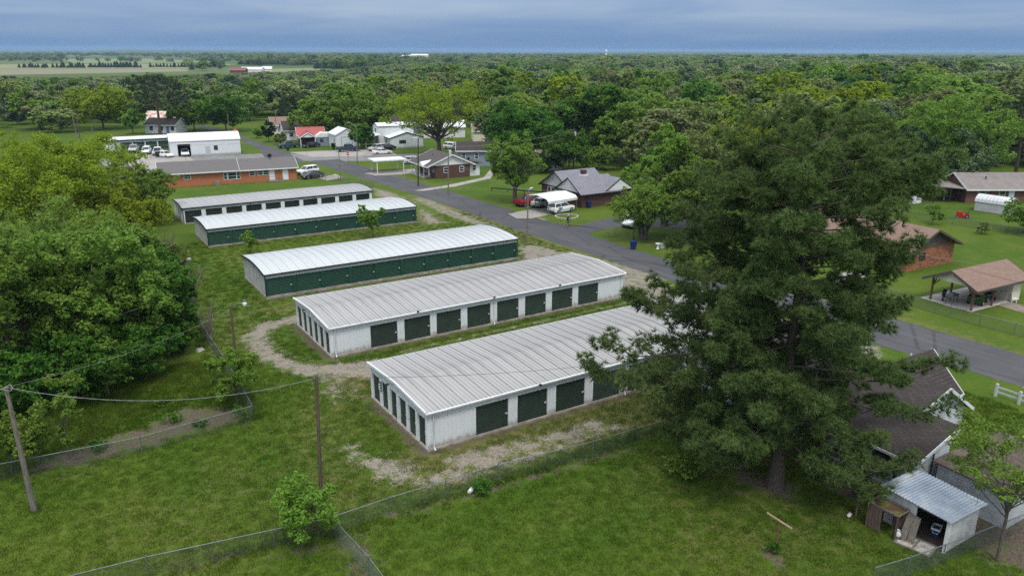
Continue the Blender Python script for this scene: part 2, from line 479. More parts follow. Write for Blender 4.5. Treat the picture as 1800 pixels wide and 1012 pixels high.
gme.materials.append(GROUND_MAT)
tag(link('ground', gme), None, None, kind='structure')
def wear_at(x, y):
    i = np.clip(np.searchsorted(GX, x), 0, len(GX) - 1); j = np.clip(np.searchsorted(GY, y), 0, len(GY) - 1)
    return WEAR[j, i]

# ------------------------------------------------------------------ streets and slabs: sheets laid on the ground
def asphalt(name, c1, c2, tint, track=None):
    t = NT(name); v = t.coord('Position')
    n1 = t.noise(v, 0.22, 5, 0.6); n2 = t.noise(v, 6, 4, 0.7); n3 = t.noise(v, 40, 2, 0.6)
    c = t.mix(t.step(n1, 0.35, 0.7), c1, c2)
    c = t.mix(t.math('MULTIPLY', t.step(n2, 0.4, 0.75), 0.5), c, tint)
    c = t.mix(t.math('MULTIPLY', n3, 0.4), c, tuple(x * 0.6 for x in c1))
    vo = t.add('ShaderNodeTexVoronoi', feature='DISTANCE_TO_EDGE'); t.l.new(t.coord('Position', (0.22, 0.10, 1)), vo.inputs['Vector']); vo.inputs['Scale'].default_value = 1.0   # sealed and open cracks
    wob = t.math('ADD', vo.outputs['Distance'], t.math('MULTIPLY', t.math('SUBTRACT', n2, 0.5), 0.05))
    c = t.mix(t.math('MULTIPLY', t.math('SUBTRACT', 1.0, t.step(wob, 0.006, 0.022)), 0.55), c, tuple(x * 0.4 for x in c1))
    pt = t.add('ShaderNodeTexVoronoi'); t.l.new(t.coord('Position', (0.30, 0.09, 1)), pt.inputs['Vector']); pt.inputs['Scale'].default_value = 1.0
    ps = t.add('ShaderNodeSeparateColor'); t.l.new(pt.outputs['Color'], ps.inputs[0])
    c = t.mix(t.math('MULTIPLY', t.step(ps.outputs[0], 0.78, 0.80), 0.35), c, tuple(x * 0.62 for x in c1))
    vs = t.coord('Position', (0.9, 0.035, 1))           # wheel paths and patching run along the street
    c = t.mix(t.math('MULTIPLY', t.step(t.noise(vs, 1.1, 4, 0.6), 0.48, 0.72), 0.4), c, tint)
    t.bsdf(c, 0.85, 0, t.bump(n3, 0.25, 0.01), 0.25)
    return t.m
ASPH = asphalt('street asphalt', (0.060, 0.062, 0.069), (0.080, 0.081, 0.088), (0.116, 0.115, 0.119))
ASPH_OLD = asphalt('pale old asphalt', (0.17, 0.168, 0.17), (0.22, 0.215, 0.212), (0.26, 0.25, 0.24))
def strip(name, mat, left, right, z, jag=0.0):
    n = len(left); m = MB(); rg = random.Random(3)
    def sub(line):
        o = []
        for (a, b) in zip(line[:-1], line[1:]):
            L = math.dist(a, b); k = max(1, int(L / 1.5))
            for i in range(k): o.append((a[0] + (b[0] - a[0]) * i / k, a[1] + (b[1] - a[1]) * i / k))
        return o + [line[-1]]
    cnt = max(2, int(max(math.dist(left[0], left[-1]), math.dist(right[0], right[-1])) / 1.2))
    def res(line):
        d = [0]
        for a, b in zip(line[:-1], line[1:]): d.append(d[-1] + math.dist(a, b))
        out = []
        for i in range(cnt + 1):
            s = d[-1] * i / cnt; k = max(j for j in range(len(d)) if d[j] <= s + 1e-9); k = min(k, len(line) - 2)
            f = (s - d[k]) / (d[k + 1] - d[k]); a, b = line[k], line[k + 1]
            out.append((a[0] + (b[0] - a[0]) * f + rg.uniform(-jag, jag), a[1] + (b[1] - a[1]) * f + rg.uniform(-jag, jag)))
        return out
    L, Rr = res(left), res(right)
    for i in range(cnt):
        m.face([(*L[i], z), (*Rr[i], z), (*Rr[i + 1], z), (*L[i + 1], z)])
    return tag(m.build(name, mat), None, None, kind='structure')
def sheet(name, mat, poly, z, px=True, kind='structure'):
    p = [gp(*q) for q in poly] if px else poly
    m = MB(); m.face([(*q, z) for q in p])
    if sum(p[i][0] * p[(i + 1) % len(p)][1] - p[(i + 1) % len(p)][0] * p[i][1] for i in range(len(p))) < 0: m.f[0] = m.f[0][::-1]
    return tag(m.build(name, mat), None, None, kind=kind)
strip('street', ASPH, [(63.2, -30), (60.9, 24.2), (59.5, 34), (57.5, 61), (56.6, 90), (56.5, 115), (55.2, 140), (54.4, 158), (53.6, 172)],
      [(70.5, -30), (67.6, 27.4), (66.8, 40), (63.6, 64), (63.3, 85), (63.5, 101), (62.9, 120), (62.0, 140), (61.2, 158), (60.4, 172)], 0.012, 0.08)
strip('cross_road', ASPH_OLD, [(-60, 205), (-20, 193), (20, 186), (46, 178), (60, 168.5), (78.4, 159), (100, 146), (160, 112)],
      [(-60, 215), (-20, 204), (22, 199), (48, 190.5), (62, 181.5), (82, 170.5), (104, 157), (164, 123)], 0.008, 0.15)
strip('north_street', ASPH, [gp(470, 284), gp(455, 262), gp(425, 247), gp(395, 236), gp(340, 222)], [gp(540, 286), gp(500, 266), gp(455, 251), gp(415, 236), gp(362, 221)], 0.016, 0.1)
strip('side_street', ASPH, [(63.0, 80.0), gp(1040, 407), gp(1090, 400), (74.5, 79.3), (95, 62)], [(63.0, 93.5), gp(1010, 398), gp(1065, 384), (77.5, 87.5), (99, 71)], 0.016, 0.06)
CONC_OLD = asphalt('worn concrete paving', (0.30, 0.285, 0.265), (0.37, 0.35, 0.33), (0.24, 0.225, 0.205))
sheet('parking_lot', CONC_OLD, [(508, 268), (560, 265.5), (640, 263), (690, 268), (700, 273), (640, 274.5), (550, 276)], 0.016)
sheet('driveway', CONC_OLD, [(640, 305), (665, 301), (728, 297), (735, 304), (700, 307), (660, 309)], 0.02)
sheet('driveway', CONC_OLD, [(728, 335), (785, 326), (850, 312), (862, 298), (868, 305), (862, 314), (800, 328), (742, 336)], 0.02)
sheet('driveway', CONC_OLD, [(893, 376), (935, 367), (985, 366), (1000, 370), (972, 376), (935, 384), (908, 384)], 0.02)
sheet('driveway', CONC_OLD, [(300, 275), (328, 274), (346, 284), (305, 290)], 0.024)
sheet('gravel_lot', CONC_OLD, [(195, 288), (235, 272), (300, 272), (305, 290), (285, 302), (190, 312)], 0.02)
sheet('driveway', CONC_OLD, [(560, 313), (590, 306), (603, 312), (575, 318)], 0.02)
sheet('driveway', CONC_OLD, [(1455, 488), (1490, 478), (1532, 484), (1520, 500), (1470, 503)], 0.02)
sheet('carport_slab', concrete, [(74.9, 37.4), (75.2, 35.7), (83.5, 35.3), (83.5, 40.4), (75.4, 41)], 0.03, px=False)
sheet('driveway', M('dirt track', (0.17, 0.14, 0.115), (0.24, 0.205, 0.175), 1, 0.95), [(1755, 537), (1775, 530), (1850, 552), (1850, 565)], 0.02)
sheet('field', M('pale field', (0.16, 0.185, 0.075), (0.20, 0.205, 0.10), 0.02, 0.95, kind='Position'), [(-80, 114.5), (60, 113), (330, 112), (420, 113), (330, 120), (120, 121), (-80, 122)], 0.05)
sheet('field', M('tilled field', (0.20, 0.165, 0.13), (0.17, 0.19, 0.085), 0.012, 0.95, kind='Position'), [(-80, 122.5), (120, 121.5), (330, 120.5), (330, 126), (120, 130), (-80, 134)], 0.06)
sheet('field', M('spring field', (0.135, 0.175, 0.07), (0.17, 0.19, 0.09), 0.02, 0.95, kind='Position'), [(110, 104.5), (240, 103), (330, 106), (400, 110.5), (130, 111.5)], 0.05)
sheet('field', MATS['spring field'], [(465, 122), (560, 119.5), (580, 124), (560, 132), (480, 138), (450, 132)], 0.07)
# low wooded rise that closes the view
hm = MB(); NH = 140
hills_mat = M('wooded rise', (0.035, 0.065, 0.020), (0.08, 0.115, 0.04), 0.018, 0.95, kind='Position', bump=1.0, bscale=0.03)
rg = random.Random(5)
ring = []
for i in range(NH + 1):
    a = R(YAW) + R(-58 + 116 * i / NH)
    s = 0.5 + 0.5 * math.sin(i * 0.23 + 1.0) * math.cos(i * 0.071)
    right = max(0, (i / NH - 0.5)) * 2
    h = 12 + 10 * s + 16 * right + rg.uniform(-1.5, 1.5)
    ring.append((a, h))
prev = None
for i, (a, h) in enumerate(ring):
    prof = [(4300, -0.5), (4900, h * 0.5), (5500, h), (6300, h * 0.9), (7500, -0.5)]
    cur = [(d * math.sin(a), d * math.cos(a), z) for d, z in prof]
    if prev:
        for k in range(4): hm.face([prev[k], cur[k], cur[k + 1], prev[k + 1]])
    prev = cur
ho = hm.build('hills', hills_mat, smooth=True); tag(ho, None, None, kind='structure')
# ------------------------------------------------------------------ vegetation
def leaf_material(name, c1, c2, c3, vary=0.25, transl=0.3, pos=0.35):
    if name in MATS: return MATS[name]
    t = NT(name); v = t.coord('Object')
    n = t.noise(v, pos, 3, 0.6); n2 = t.noise(v, 5.0, 2, 0.6)
    c = t.mix(t.step(n, 0.36, 0.64), c1, c2)
    c = t.mix(t.math('MULTIPLY', t.step(n2, 0.45, 0.7), 0.7), c, c3)
    hsv = t.add('ShaderNodeHueSaturation'); t.l.new(c, hsv.inputs['Color'])
    r = t.rnd()
    t.l.new(t.math('ADD', t.math('MULTIPLY', r, vary), 1 - vary / 2), hsv.inputs['Value'])
    t.l.new(t.math('ADD', t.math('MULTIPLY', r, 0.014), 0.493), hsv.inputs['Hue'])
    d = t.add('ShaderNodeBsdfPrincipled'); t.l.new(hsv.outputs[0], d.inputs['Base Color'])
    d.inputs['Roughness'].default_value = 0.65; d.inputs['Specular IOR Level'].default_value = 0.15
    tr = t.add('ShaderNodeBsdfTranslucent'); t.l.new(hsv.outputs[0], tr.inputs['Color'])
    mx = t.add('ShaderNodeMixShader'); mx.inputs[0].default_value = transl
    t.l.new(d.outputs[0], mx.inputs[1]); t.l.new(tr.outputs[0], mx.inputs[2]); t.l.new(mx.outputs[0], t.out.inputs['Surface'])
    MATS[name] = t.m
    return t.m
LEAF = {
    'tan': leaf_material('pale tan green leaves', (0.145, 0.180, 0.060), (0.180, 0.215, 0.080), (0.22, 0.25, 0.11), transl=0.35),
    'dark': leaf_material('dark green leaves', (0.049, 0.132, 0.015), (0.076, 0.177, 0.021), (0.116, 0.238, 0.031), transl=0.45),
    'mid': leaf_material('mid green leaves', (0.116, 0.211, 0.027), (0.164, 0.264, 0.041), (0.225, 0.328, 0.060), transl=0.45),
    'bright': leaf_material('bright green leaves', (0.123, 0.240, 0.027), (0.170, 0.293, 0.041), (0.232, 0.351, 0.065), transl=0.46),
    'yellow': leaf_material('yellow green leaves', (0.165, 0.240, 0.012), (0.210, 0.290, 0.017), (0.265, 0.340, 0.030), transl=0.46),
    'olive': leaf_material('olive green leaves', (0.143, 0.199, 0.051), (0.192, 0.246, 0.071), (0.246, 0.293, 0.101), transl=0.35),
    'grey': leaf_material('grey green leaves', (0.100, 0.165, 0.070), (0.140, 0.200, 0.095), (0.185, 0.240, 0.130), transl=0.35),
    'cedar': leaf_material('cedar foliage', (0.020, 0.044, 0.018), (0.030, 0.060, 0.024), (0.044, 0.080, 0.030), transl=0.15),
    'pine': leaf_material('pine needles', (0.070, 0.115, 0.035), (0.103, 0.156, 0.045), (0.155, 0.212, 0.058), 0.1, 0.28, pos=0.5),
    'farpine': leaf_material('far pine needles', (0.032, 0.050, 0.024), (0.046, 0.068, 0.032), (0.068, 0.092, 0.042), 0.15, 0.2),
}
def mixed_leaves():
    t = NT('mixed woodland leaves'); v = t.coord('Object')
    rp = t.add('ShaderNodeValToRGB'); t.l.new(t.rnd(), rp.inputs[0]); e = rp.color_ramp.elements
    cols = [(0.0, (0.081, 0.153, 0.046)), (0.16, (0.152, 0.273, 0.059)), (0.34, (0.220, 0.314, 0.087)), (0.52, (0.285, 0.355, 0.133)), (0.66, (0.171, 0.232, 0.137)), (0.8, (0.264, 0.282, 0.137)), (0.93, (0.068, 0.112, 0.070))]
    e[0].position, e[0].color = cols[0][0], (*cols[0][1], 1); e[1].position, e[1].color = cols[-1][0], (*cols[-1][1], 1)
    for p, c in cols[1:-1]:
        q = e.new(p); q.color = (*c, 1)
    c = t.mix(t.math('MULTIPLY', t.step(t.noise(v, 1.2, 3, 0.6), 0.4, 0.7), 0.5), rp.outputs[0], (1.2, 1.18, 1.2), 'MULTIPLY')
    d = t.bsdf(c, 0.7, 0, None, 0.1); tr = t.add('ShaderNodeBsdfTranslucent'); t.l.new(c, tr.inputs[0]); mx = t.add('ShaderNodeMixShader'); mx.inputs[0].default_value = 0.4; t.l.new(d.outputs[0], mx.inputs[1]); t.l.new(tr.outputs[0], mx.inputs[2]); t.l.new(mx.outputs[0], t.out.inputs['Surface'])
    MATS['mixed'] = t.m
    return t.m
MIXED = mixed_leaves()

def unit(rng, n):
    d = rng.normal(size=(n, 3)); return d / np.linalg.norm(d, axis=1, keepdims=True)
def leaf_quads(rng, pos, nrm, size, aspect=0.55):
    n = nrm / (np.linalg.norm(nrm, axis=1, keepdims=True) + 1e-9)
    r = unit(rng, len(n)); t = np.cross(n, r); t /= np.linalg.norm(t, axis=1, keepdims=True) + 1e-9
    b = np.cross(n, t); s = (size * rng.uniform(0.6, 1.35, len(n)))[:, None]
    f = n * s * 0.22
    return np.stack([pos - t * s - f, pos + b * s * aspect, pos + t * s - f, pos - b * s * aspect], 1)
def crown_data(rng, H, RX, hb, nl, nq, size, lobe=(0.2, 0.36), flat=0.8, RY=None, shell=0.45, inner=0.8, lobes=None, top=0.25, off=(0, 0)):
    RY = RY or RX; rz = (H - hb) / 2; zc = (H + hb) / 2
    if lobes is None:
        d = unit(rng, nl); r = rng.random(nl) ** shell
        lr = rng.uniform(*lobe, nl) * (RX + RY) / 2
        lc = d * r[:, None] * np.maximum(np.array([RX, RY, rz]) - lr[:, None] * np.array([0.75, 0.75, 0.6]), 0.05) + np.array([off[0], off[1], zc])
    else:
        lc, lr = lobes; nl = len(lr)
    # every lobe breaks up into leafy clumps of uneven size
    ks = 15; sd = unit(rng, nl * ks); sd[:, 2] += 0.2; par = np.repeat(np.arange(nl), ks)
    sr = lr[par] * rng.uniform(0.20, 0.44, nl * ks)
    sc = lc[par] + sd * (lr[par] * rng.uniform(0.5, 1.02, nl * ks))[:, None] * np.array([1, 1, flat])
    p = sr ** 2; p = p / p.sum()
    k = rng.choice(nl * ks, nq, p=p)
    d = unit(rng, nq); d[:, 2] += top; d /= np.linalg.norm(d, axis=1, keepdims=True)
    pos = sc[k] + d * (sr[k] * rng.uniform(0.45, 1.15, nq))[:, None] * np.array([1, 1, max(flat, 0.6)])
    keep = pos[:, 2] > 0.05
    for j in range(nl):
        dist = np.linalg.norm((pos - lc[j]) / np.array([1, 1, flat]), axis=1)
        keep &= ~((dist < lr[j] * 0.62) & (rng.random(nq) < 0.8))
    pos, d = pos[keep], d[keep]
    nrm = d * 0.55 + unit(rng, len(d)) * 0.75 + np.array([0, 0, 0.55])
    return leaf_quads(rng, pos, nrm, size), lc, lr
def limbs(m, rng, lc, H, hb, r0, frac=0.6, nmax=14, n=5, lean=(0, 0), z0=-0.05, twigs=True):
    fork = max(hb * 0.75, H * 0.16)
    top = Vector((lean[0], lean[1], fork + (H - fork) * 0.42))
    mid = Vector((lean[0] * 0.4, lean[1] * 0.4, fork))
    m.tube([(0, 0, z0), (0, 0, 0.25), mid * 0.6, mid, top], [r0 * 1.35, r0 * 1.05, r0 * 0.92, r0 * 0.8, r0 * 0.3], max(6, n + 2))
    order = sorted(range(len(lc)), key=lambda i: -np.hypot(lc[i][0], lc[i][1]))
    for i in order[:nmax]:
        e = Vector(lc[i]); f = rng.uniform(0.0, 0.75)
        a = mid.lerp(top, f); c = a.lerp(e, 0.5) + Vector((rng.uniform(-.3, .3), rng.uniform(-.3, .3), -0.06 * (e - a).length))
        r = r0 * (0.45 - 0.2 * f)
        m.tube([a, c, e], [r, r * 0.6, r * 0.2], n, cap=False)
        if twigs:
            for _ in range(2):
                g = c.lerp(e, rng.uniform(0, 0.6)); h = g + Vector(unit(rng, 1)[0]) * (e - a).length * 0.35
                m.tube([g, h], [r * 0.35, r * 0.1], 3, cap=False)
def broadleaf(seed, H, RX, hb, nl, nq, size, r0=None, tone='mid', nmax=14, name='crown', **kw):
    rng = np.random.default_rng(seed)
    q, lc, lr = crown_data(rng, H, RX, hb, nl, nq, size, **kw)
    cm = fast_mesh(name, q, 4, LEAF[tone] if tone in LEAF else MIXED)
    tm = MB(); limbs(tm, rng, lc, H, hb, r0 or H * 0.022, nmax=nmax)
    me = bpy.data.meshes.new('trunk'); me.from_pydata(tm.v, [], tm.f); me.materials.append(bark)
    return me, cm
def plant_tree(name, label, meshes, loc, group=None, tone=None, rz=0.0, sc=1.0, cat='tree', parts=('trunk', 'crown'), szz=None):
    t = thing(name, label, cat, loc, rz, group)
    t.scale = (sc, sc, szz or sc)
    for p, me in zip(parts, meshes):
        o = link(p, me, t)
        if p == parts[-1] and tone and tone in LEAF and me.materials[0] is not LEAF[tone]:
            o.material_slots[0].link = 'OBJECT'; o.material_slots[0].material = LEAF[tone]
    return t
def tree_px(name, label, u, v, vt, wpx, tone, nq, size, hb=0.15, nl=26, seed=None, cat='tree', nmax=14, r0=None, group=None, **kw):
    """A tree standing at photo point (u,v) with its top on row vt and a crown wpx wide."""
    H = tall(u, v, vt); RX = 1.1 * wpx * mpp(u, v) / 2
    seed = seed if seed is not None else int(u * 7 + v)
    ms = broadleaf(seed, H, RX, hb * H, nl, nq, size, r0, tone, nmax, **kw)
    return plant_tree(name, label, ms, gp(u, v), group=group, cat=cat)

def tuft_template(rng, n, L, w, spread=1.0):
    d = unit(rng, n); d[:, 2] = np.abs(d[:, 2]) * 0.9 + 0.15; d[:, :2] *= spread; d /= np.linalg.norm(d, axis=1, keepdims=True)
    s = np.cross(d, unit(rng, n)); s /= np.linalg.norm(s, axis=1, keepdims=True)
    l = L * rng.uniform(0.75, 1.15, n)[:, None]
    return np.stack([s * w, -s * w, d * l], 1)          # needles as slim triangles
def rot_to(d, rng):
    """rotation matrices that take +Z to each d with random spin"""
    r = unit(rng, len(d)); x = np.cross(r, d); x /= np.linalg.norm(x, axis=1, keepdims=True); y = np.cross(d, x)
    return np.stack([x, y, d], 2)
def pine_tree(seed, H, RX, hb, nbr, r0, env, needle=(18, 0.34, 0.03), tone='pine', dens=0.42, lean=(0, 0), bias=None, puff=15):
    rng = np.random.default_rng(seed)
    tm = MB(); br = MB()
    tr = [Vector((lean[0] * f ** 1.5 + 0.12 * math.sin(f * 5 + seed), lean[1] * f ** 1.5 + 0.12 * math.cos(f * 4 + seed), H * f - 0.05)) for f in np.linspace(0, 1, 10)]
    tm.tube(tr, [r0 * 1.35] + [max(0.03, r0 * (1 - 0.92 * f)) for f in np.linspace(0.11, 1, 9)], 9)
    def at(h):
        f = min(max(h / H, 0), 0.999) * 9; k = int(f); return tr[k].lerp(tr[k + 1], f - k)
    tp, td = [], []
    for i in range(nbr):
        f = (i + rng.random()) / nbr
        h = hb + (H - hb) * f ** 0.92
        az = i * 2.399 + rng.uniform(-0.5, 0.5)
        L = RX * env(f) * rng.uniform(0.6, 1.12)
        if bias: L *= 1 + bias[1] * math.cos(az - bias[0])
        if L < 0.5: L = 0.5
        a = at(h); hd = Vector((math.cos(az), math.sin(az), 0))
        droop = -0.16 * L * (1 - f) + 0.28 * L * f
        p1 = a + hd * L * 0.4 + Vector((0, 0, droop * 0.6)); p2 = a + hd * L * 0.78 + Vector((0, 0, droop)); p3 = a + hd * L + Vector((0, 0, droop + 0.12 * L))
        pts = [a, p1, p2, p3]; rb = max(0.022, r0 * 0.2 * (L / RX) ** 0.7 * (1.15 - 0.5 * f))
        br.tube(pts, [rb, rb * 0.75, rb * 0.5, rb * 0.18], 4, cap=False)
        ns = max(3, int(L / dens))
        for j in range(ns):
            s = min(1.0, 0.30 + 0.72 * (j + rng.random()) / ns) if L > 1.5 else rng.random()
            b = (a.lerp(p1, s / 0.4) if s < 0.4 else p1.lerp(p2, (s - 0.4) / 0.38) if s < 0.78 else p2.lerp(p3, min(1, (s - 0.78) / 0.22)))
            side = rng.choice([-1, 1])
            sl = (0.25 + 0.24 * L * (1.15 - s)) * rng.uniform(0.4, 1.2)
            sd = (hd * rng.uniform(0.3, 0.9) + Vector((-hd.y, hd.x, 0)) * side * rng.uniform(0.4, 1.0) + Vector((0, 0, rng.uniform(0.0, 0.5)))).normalized()
            e = b + sd * sl
            br.tube([b, e], [rb * 0.32 + 0.008, 0.008], 3, cap=False)
            pr = rng.uniform(0.38, 0.78) * (0.75 if f > 0.85 else 1.0)
            nt = int(puff * (pr / 0.55) ** 2)
            dd = unit(rng, nt); dd[:, 2] = dd[:, 2] * 0.8 + 0.25
            for q in range(nt):
                v = Vector(dd[q]); rr = pr * rng.uniform(0.35, 1.0)
                tp.append(e + Vector((v.x * rr, v.y * rr, v.z * rr * 0.88))); td.append((v * 0.9 + Vector((0, 0, 0.55)) + sd * 0.3).normalized())
    for _ in range(6):
        tp.append(at(H) + Vector(unit(rng, 1)[0]) * 0.2); td.append(Vector((0, 0, 1)))
    tp, td = np.array(tp), np.array(td)
    tem = [tuft_template(rng, needle[0], needle[1], needle[2]) for _ in range(4)]
    out = []
    rm = rot_to(td, rng); ch = rng.integers(0, 4, len(tp)); sc = rng.uniform(0.8, 1.25, len(tp))
    for k in range(4):
        s = ch == k
        out.append((np.einsum('nij,kvj->nkvi', rm[s], tem[k]) * sc[s][:, None, None, None] + tp[s][:, None, None, :]).reshape(-1, 3))
    cm = fast_mesh('needles', np.concatenate(out), 3, LEAF[tone])
    def mk(mb, nm):
        me = bpy.data.meshes.new(nm); me.from_pydata(mb.v, [], mb.f); me.materials.append(pine_bark); return me
    return mk(tm, 'trunk'), mk(br, 'branches'), cm

# --- the two big pines in front of the near units
env1 = lambda f: (0.72 + 0.28 * min(1, f / 0.2)) * (1.0 if f < 0.5 else max(0.14, 1 - ((f - 0.5) / 0.5) ** 1.8 * 0.86))
env_cone = lambda f: float(np.interp(f, [0, 0.08, 0.2, 0.4, 0.6, 0.8, 0.92, 1.0], [0.55, 0.88, 1.0, 0.80, 0.60, 0.44, 0.28, 0.1]))
env_dome = lambda f: float(np.interp(f, [0, 0.1, 0.27, 0.50, 0.72, 0.86, 0.95, 1.0], [0.75, 0.96, 1.0, 0.72, 0.84, 0.72, 0.45, 0.15]))
pa = pine_tree(11, tall(1300, 818, 264), 6.7, 2.2, 108, 0.36, env_cone, needle=(24, 0.31, 0.018), lean=(-0.4, 0.5), puff=22, dens=0.70, bias=(2.6, 0.26))
pb = pine_tree(23, tall(1363, 855, 206), 6.6, 2.0, 118, 0.40, env_dome, needle=(24, 0.31, 0.018), lean=(0.5, 0.3), puff=22, dens=0.70, bias=(-0.5, 0.10))
plant_tree('pine_tree', 'big dark pine with a bare lower trunk on the lawn, nearer the storage units', pa, gp(1300, 818), group='two big pines on the lawn', cat='pine tree', parts=('trunk', 'branches', 'needles'))
plant_tree('pine_tree', 'taller big dark pine beside the white clapboard house, its boughs hanging to the grass', pb, gp(1363, 855), group='two big pines on the lawn', cat='pine tree', parts=('trunk', 'branches', 'needles'))

# --- big trees of the left plot
def lobe_list(H, hb, RX, n, seed):
    rng = np.random.default_rng(seed); return None
tree_px('walnut_tree', 'big yellow green tree with feathery leaves at the left edge', 75, 440, 228, 285, 'yellow', 60000, 0.178, 0.2, 60, lobe=(0.13, 0.24), shell=0.4, nmax=26)
tree_px('walnut_tree', 'yellow green feathery tree leaning towards the second green storage row', 208, 452, 318, 165, 'yellow', 32000, 0.163, 0.12, 40, lobe=(0.15, 0.28), nmax=20)
tree_px('broadleaf_tree', 'thin grey green tree at the left end of the orange brick house', 232, 392, 270, 85, 'olive', 10400, 0.148, 0.1, 22, lobe=(0.18, 0.3))
tree_px('broadleaf_tree', 'bushy olive tree in front of the left windows of the orange brick house', 285, 395, 298, 82, 'mid', 10400, 0.148, 0.04, 22, lobe=(0.2, 0.32))
tree_px('broadleaf_tree', 'sparse slim tree rising over the grey roof of the orange brick house', 258, 390, 262, 40, 'olive', 2880, 0.16, 0.3, 14, lobe=(0.2, 0.35))
DG = 'dark trees massed on the left plot'
tree_px('broadleaf_tree', 'tall mid green tree in the left mass, at the photo edge above the leaning pole', 30, 690, 345, 260, 'mid', 48000, 0.148, 0.03, 48, lobe=(0.14, 0.27), group=DG, nmax=20)
tree_px('broadleaf_tree', 'broad mid green tree in the middle of the left mass, lighter tips on top', 160, 660, 362, 250, 'mid', 52000, 0.148, 0.04, 50, lobe=(0.14, 0.26), group=DG, nmax=20)
tree_px('broadleaf_tree', 'dark green tree of the left mass spreading over the shaded lawn beside the bare shrubs', 255, 620, 425, 205, 'dark', 40000, 0.141, 0.08, 44, lobe=(0.14, 0.26), group=DG, nmax=18)
tree_px('broadleaf_tree', 'smaller dark green tree at the right tip of the left mass by the wire fence', 305, 606, 492, 95, 'dark', 14000, 0.126, 0.2, 22, lobe=(0.2, 0.32), group=DG)
tree_px('broadleaf_tree', 'dark green tree behind the left mass, under the yellow green crown', 90, 560, 390, 220, 'mid', 34000, 0.163, 0.05, 44, lobe=(0.14, 0.26), group=DG)
tree_px('broadleaf_tree', 'low dark green tree filling the left edge of the photo under the yellow crown', -60, 600, 420, 200, 'dark', 28000, 0.163, 0.03, 40, lobe=(0.15, 0.27), group=DG)
tree_px('broadleaf_tree', 'dark green tree tucked behind the wooden fence on the left plot', 205, 520, 400, 150, 'mid', 22000, 0.163, 0.05, 34, lobe=(0.16, 0.28), group=DG)
for (u, v, vt, w, lab, tn) in [(20, 735, 610, 150, 'dark undergrowth bush at the left photo edge behind the leaning pole', 'dark'), (110, 716, 590, 150, 'dark undergrowth bush under the left mass behind the tall sapling', 'dark'), (190, 694, 575, 150, 'dark undergrowth bush under the middle of the left mass', 'dark'), (262, 655, 560, 120, 'dark undergrowth bush at the shaded lawn, right part of the left mass', 'dark'), (318, 618, 545, 70, 'dark undergrowth bush at the right tip of the left mass', 'dark'), (150, 600, 430, 170, 'mid green tree filling the left mass just under the yellow crown', 'mid'), (20, 520, 335, 200, 'mid green tree at the left edge below the big yellow crown', 'mid'), (120, 510, 345, 190, 'mid green tree between the yellow crown and the left mass', 'mid'), (205, 500, 370, 130, 'mid green tree under the second yellow crown', 'mid'), (262, 545, 428, 110, 'mid green tree at the upper right of the left mass near the wooden fence', 'mid'), (300, 500, 415, 60, 'olive tree at the upper right tip of the left mass near the leafless shrubs', 'olive')]:
    tree_px('broadleaf_tree' if vt < 500 else 'shrub', lab, u, v, vt, w, tn, 9000, 0.15, 0.0, 34, lobe=(0.16, 0.3), group=DG if vt < 500 else 'undergrowth of the left plot', cat='tree' if vt < 500 else 'shrub')
tree_px('sapling', 'tall light green sapling with drooping fronds behind the leaning pole', 122, 806, 645, 95, 'mid', 3840, 0.104, 0.16, 18, lobe=(0.13, 0.24), shell=0.7, cat='sapling', r0=0.05)
tree_px('sapling', 'leafy bush wrapped round the foot of the leaning pole at the left edge', 22, 832, 712, 110, 'mid', 6400, 0.104, 0.02, 20, lobe=(0.18, 0.32), cat='sapling', r0=0.04)
tree_px('shrub', 'light green vine shrub climbing the yard lamp pole', 418, 712, 606, 92, 'bright', 7200, 0.104, 0.02, 22, lobe=(0.16, 0.3), cat='shrub', r0=0.05)
tree_px('shrub', 'bright green shrub round the foot of the middle power pole at the fence corner', 532, 958, 838, 128, 'bright', 10400, 0.0851, 0.03, 26, lobe=(0.16, 0.28), cat='shrub', r0=0.045)
tree_px('young_tree', 'small bright green tree in front of the white roofed green row beside the pale gravel', 655, 418, 354, 50, 'mid', 2400, 0.16, 0.18, 14, lobe=(0.22, 0.36), cat='young tree', r0=0.06)
tree_px('young_tree', 'tiny bright green tree at the left end of the second green row', 440, 446, 405, 32, 'bright', 1120, 0.144, 0.05, 10, lobe=(0.24, 0.4), cat='young tree', r0=0.05)

# --- the street
tree_px('broadleaf_tree', 'round dense green tree over the red pickup on the lawn', 905, 357, 232, 112, 'bright', 18000, 0.192, 0.22, 34, lobe=(0.18, 0.3), r0=0.42)
tree_px('broadleaf_tree', 'tall sparse yellow green tree with bare limbs showing, behind the brown brick house', 772, 274, 133, 195, 'yellow', 15000, 0.252, 0.18, 60, lobe=(0.1, 0.2), shell=0.5, nmax=44, r0=0.6)
tree_px('broadleaf_tree', 'huge dark green tree behind the round tree on the lawn', 920, 288, 168, 155, 'dark', 26000, 0.311, 0.06, 46, lobe=(0.15, 0.26))
tree_px('broadleaf_tree', 'mid green bushy tree behind the transformer pole', 1000, 302, 226, 108, 'dark', 13000, 0.252, 0.04, 30, lobe=(0.17, 0.3))
tree_px('broadleaf_tree', 'low leafy tree behind the grey metal roofed house', 1052, 300, 252, 78, 'mid', 7600, 0.252, 0.05, 22, lobe=(0.2, 0.34))
tree_px('broadleaf_tree', 'light green round topped tree beyond the back lawn of the metal roofed house', 1092, 290, 178, 105, 'bright', 15000, 0.296, 0.08, 34, lobe=(0.16, 0.28))
tree_px('broadleaf_tree', 'dark bushy tree at the side of the metal roofed house, right of the round tree', 955, 304, 268, 60, 'cedar', 4160, 0.24, 0.03, 18, lobe=(0.2, 0.34))
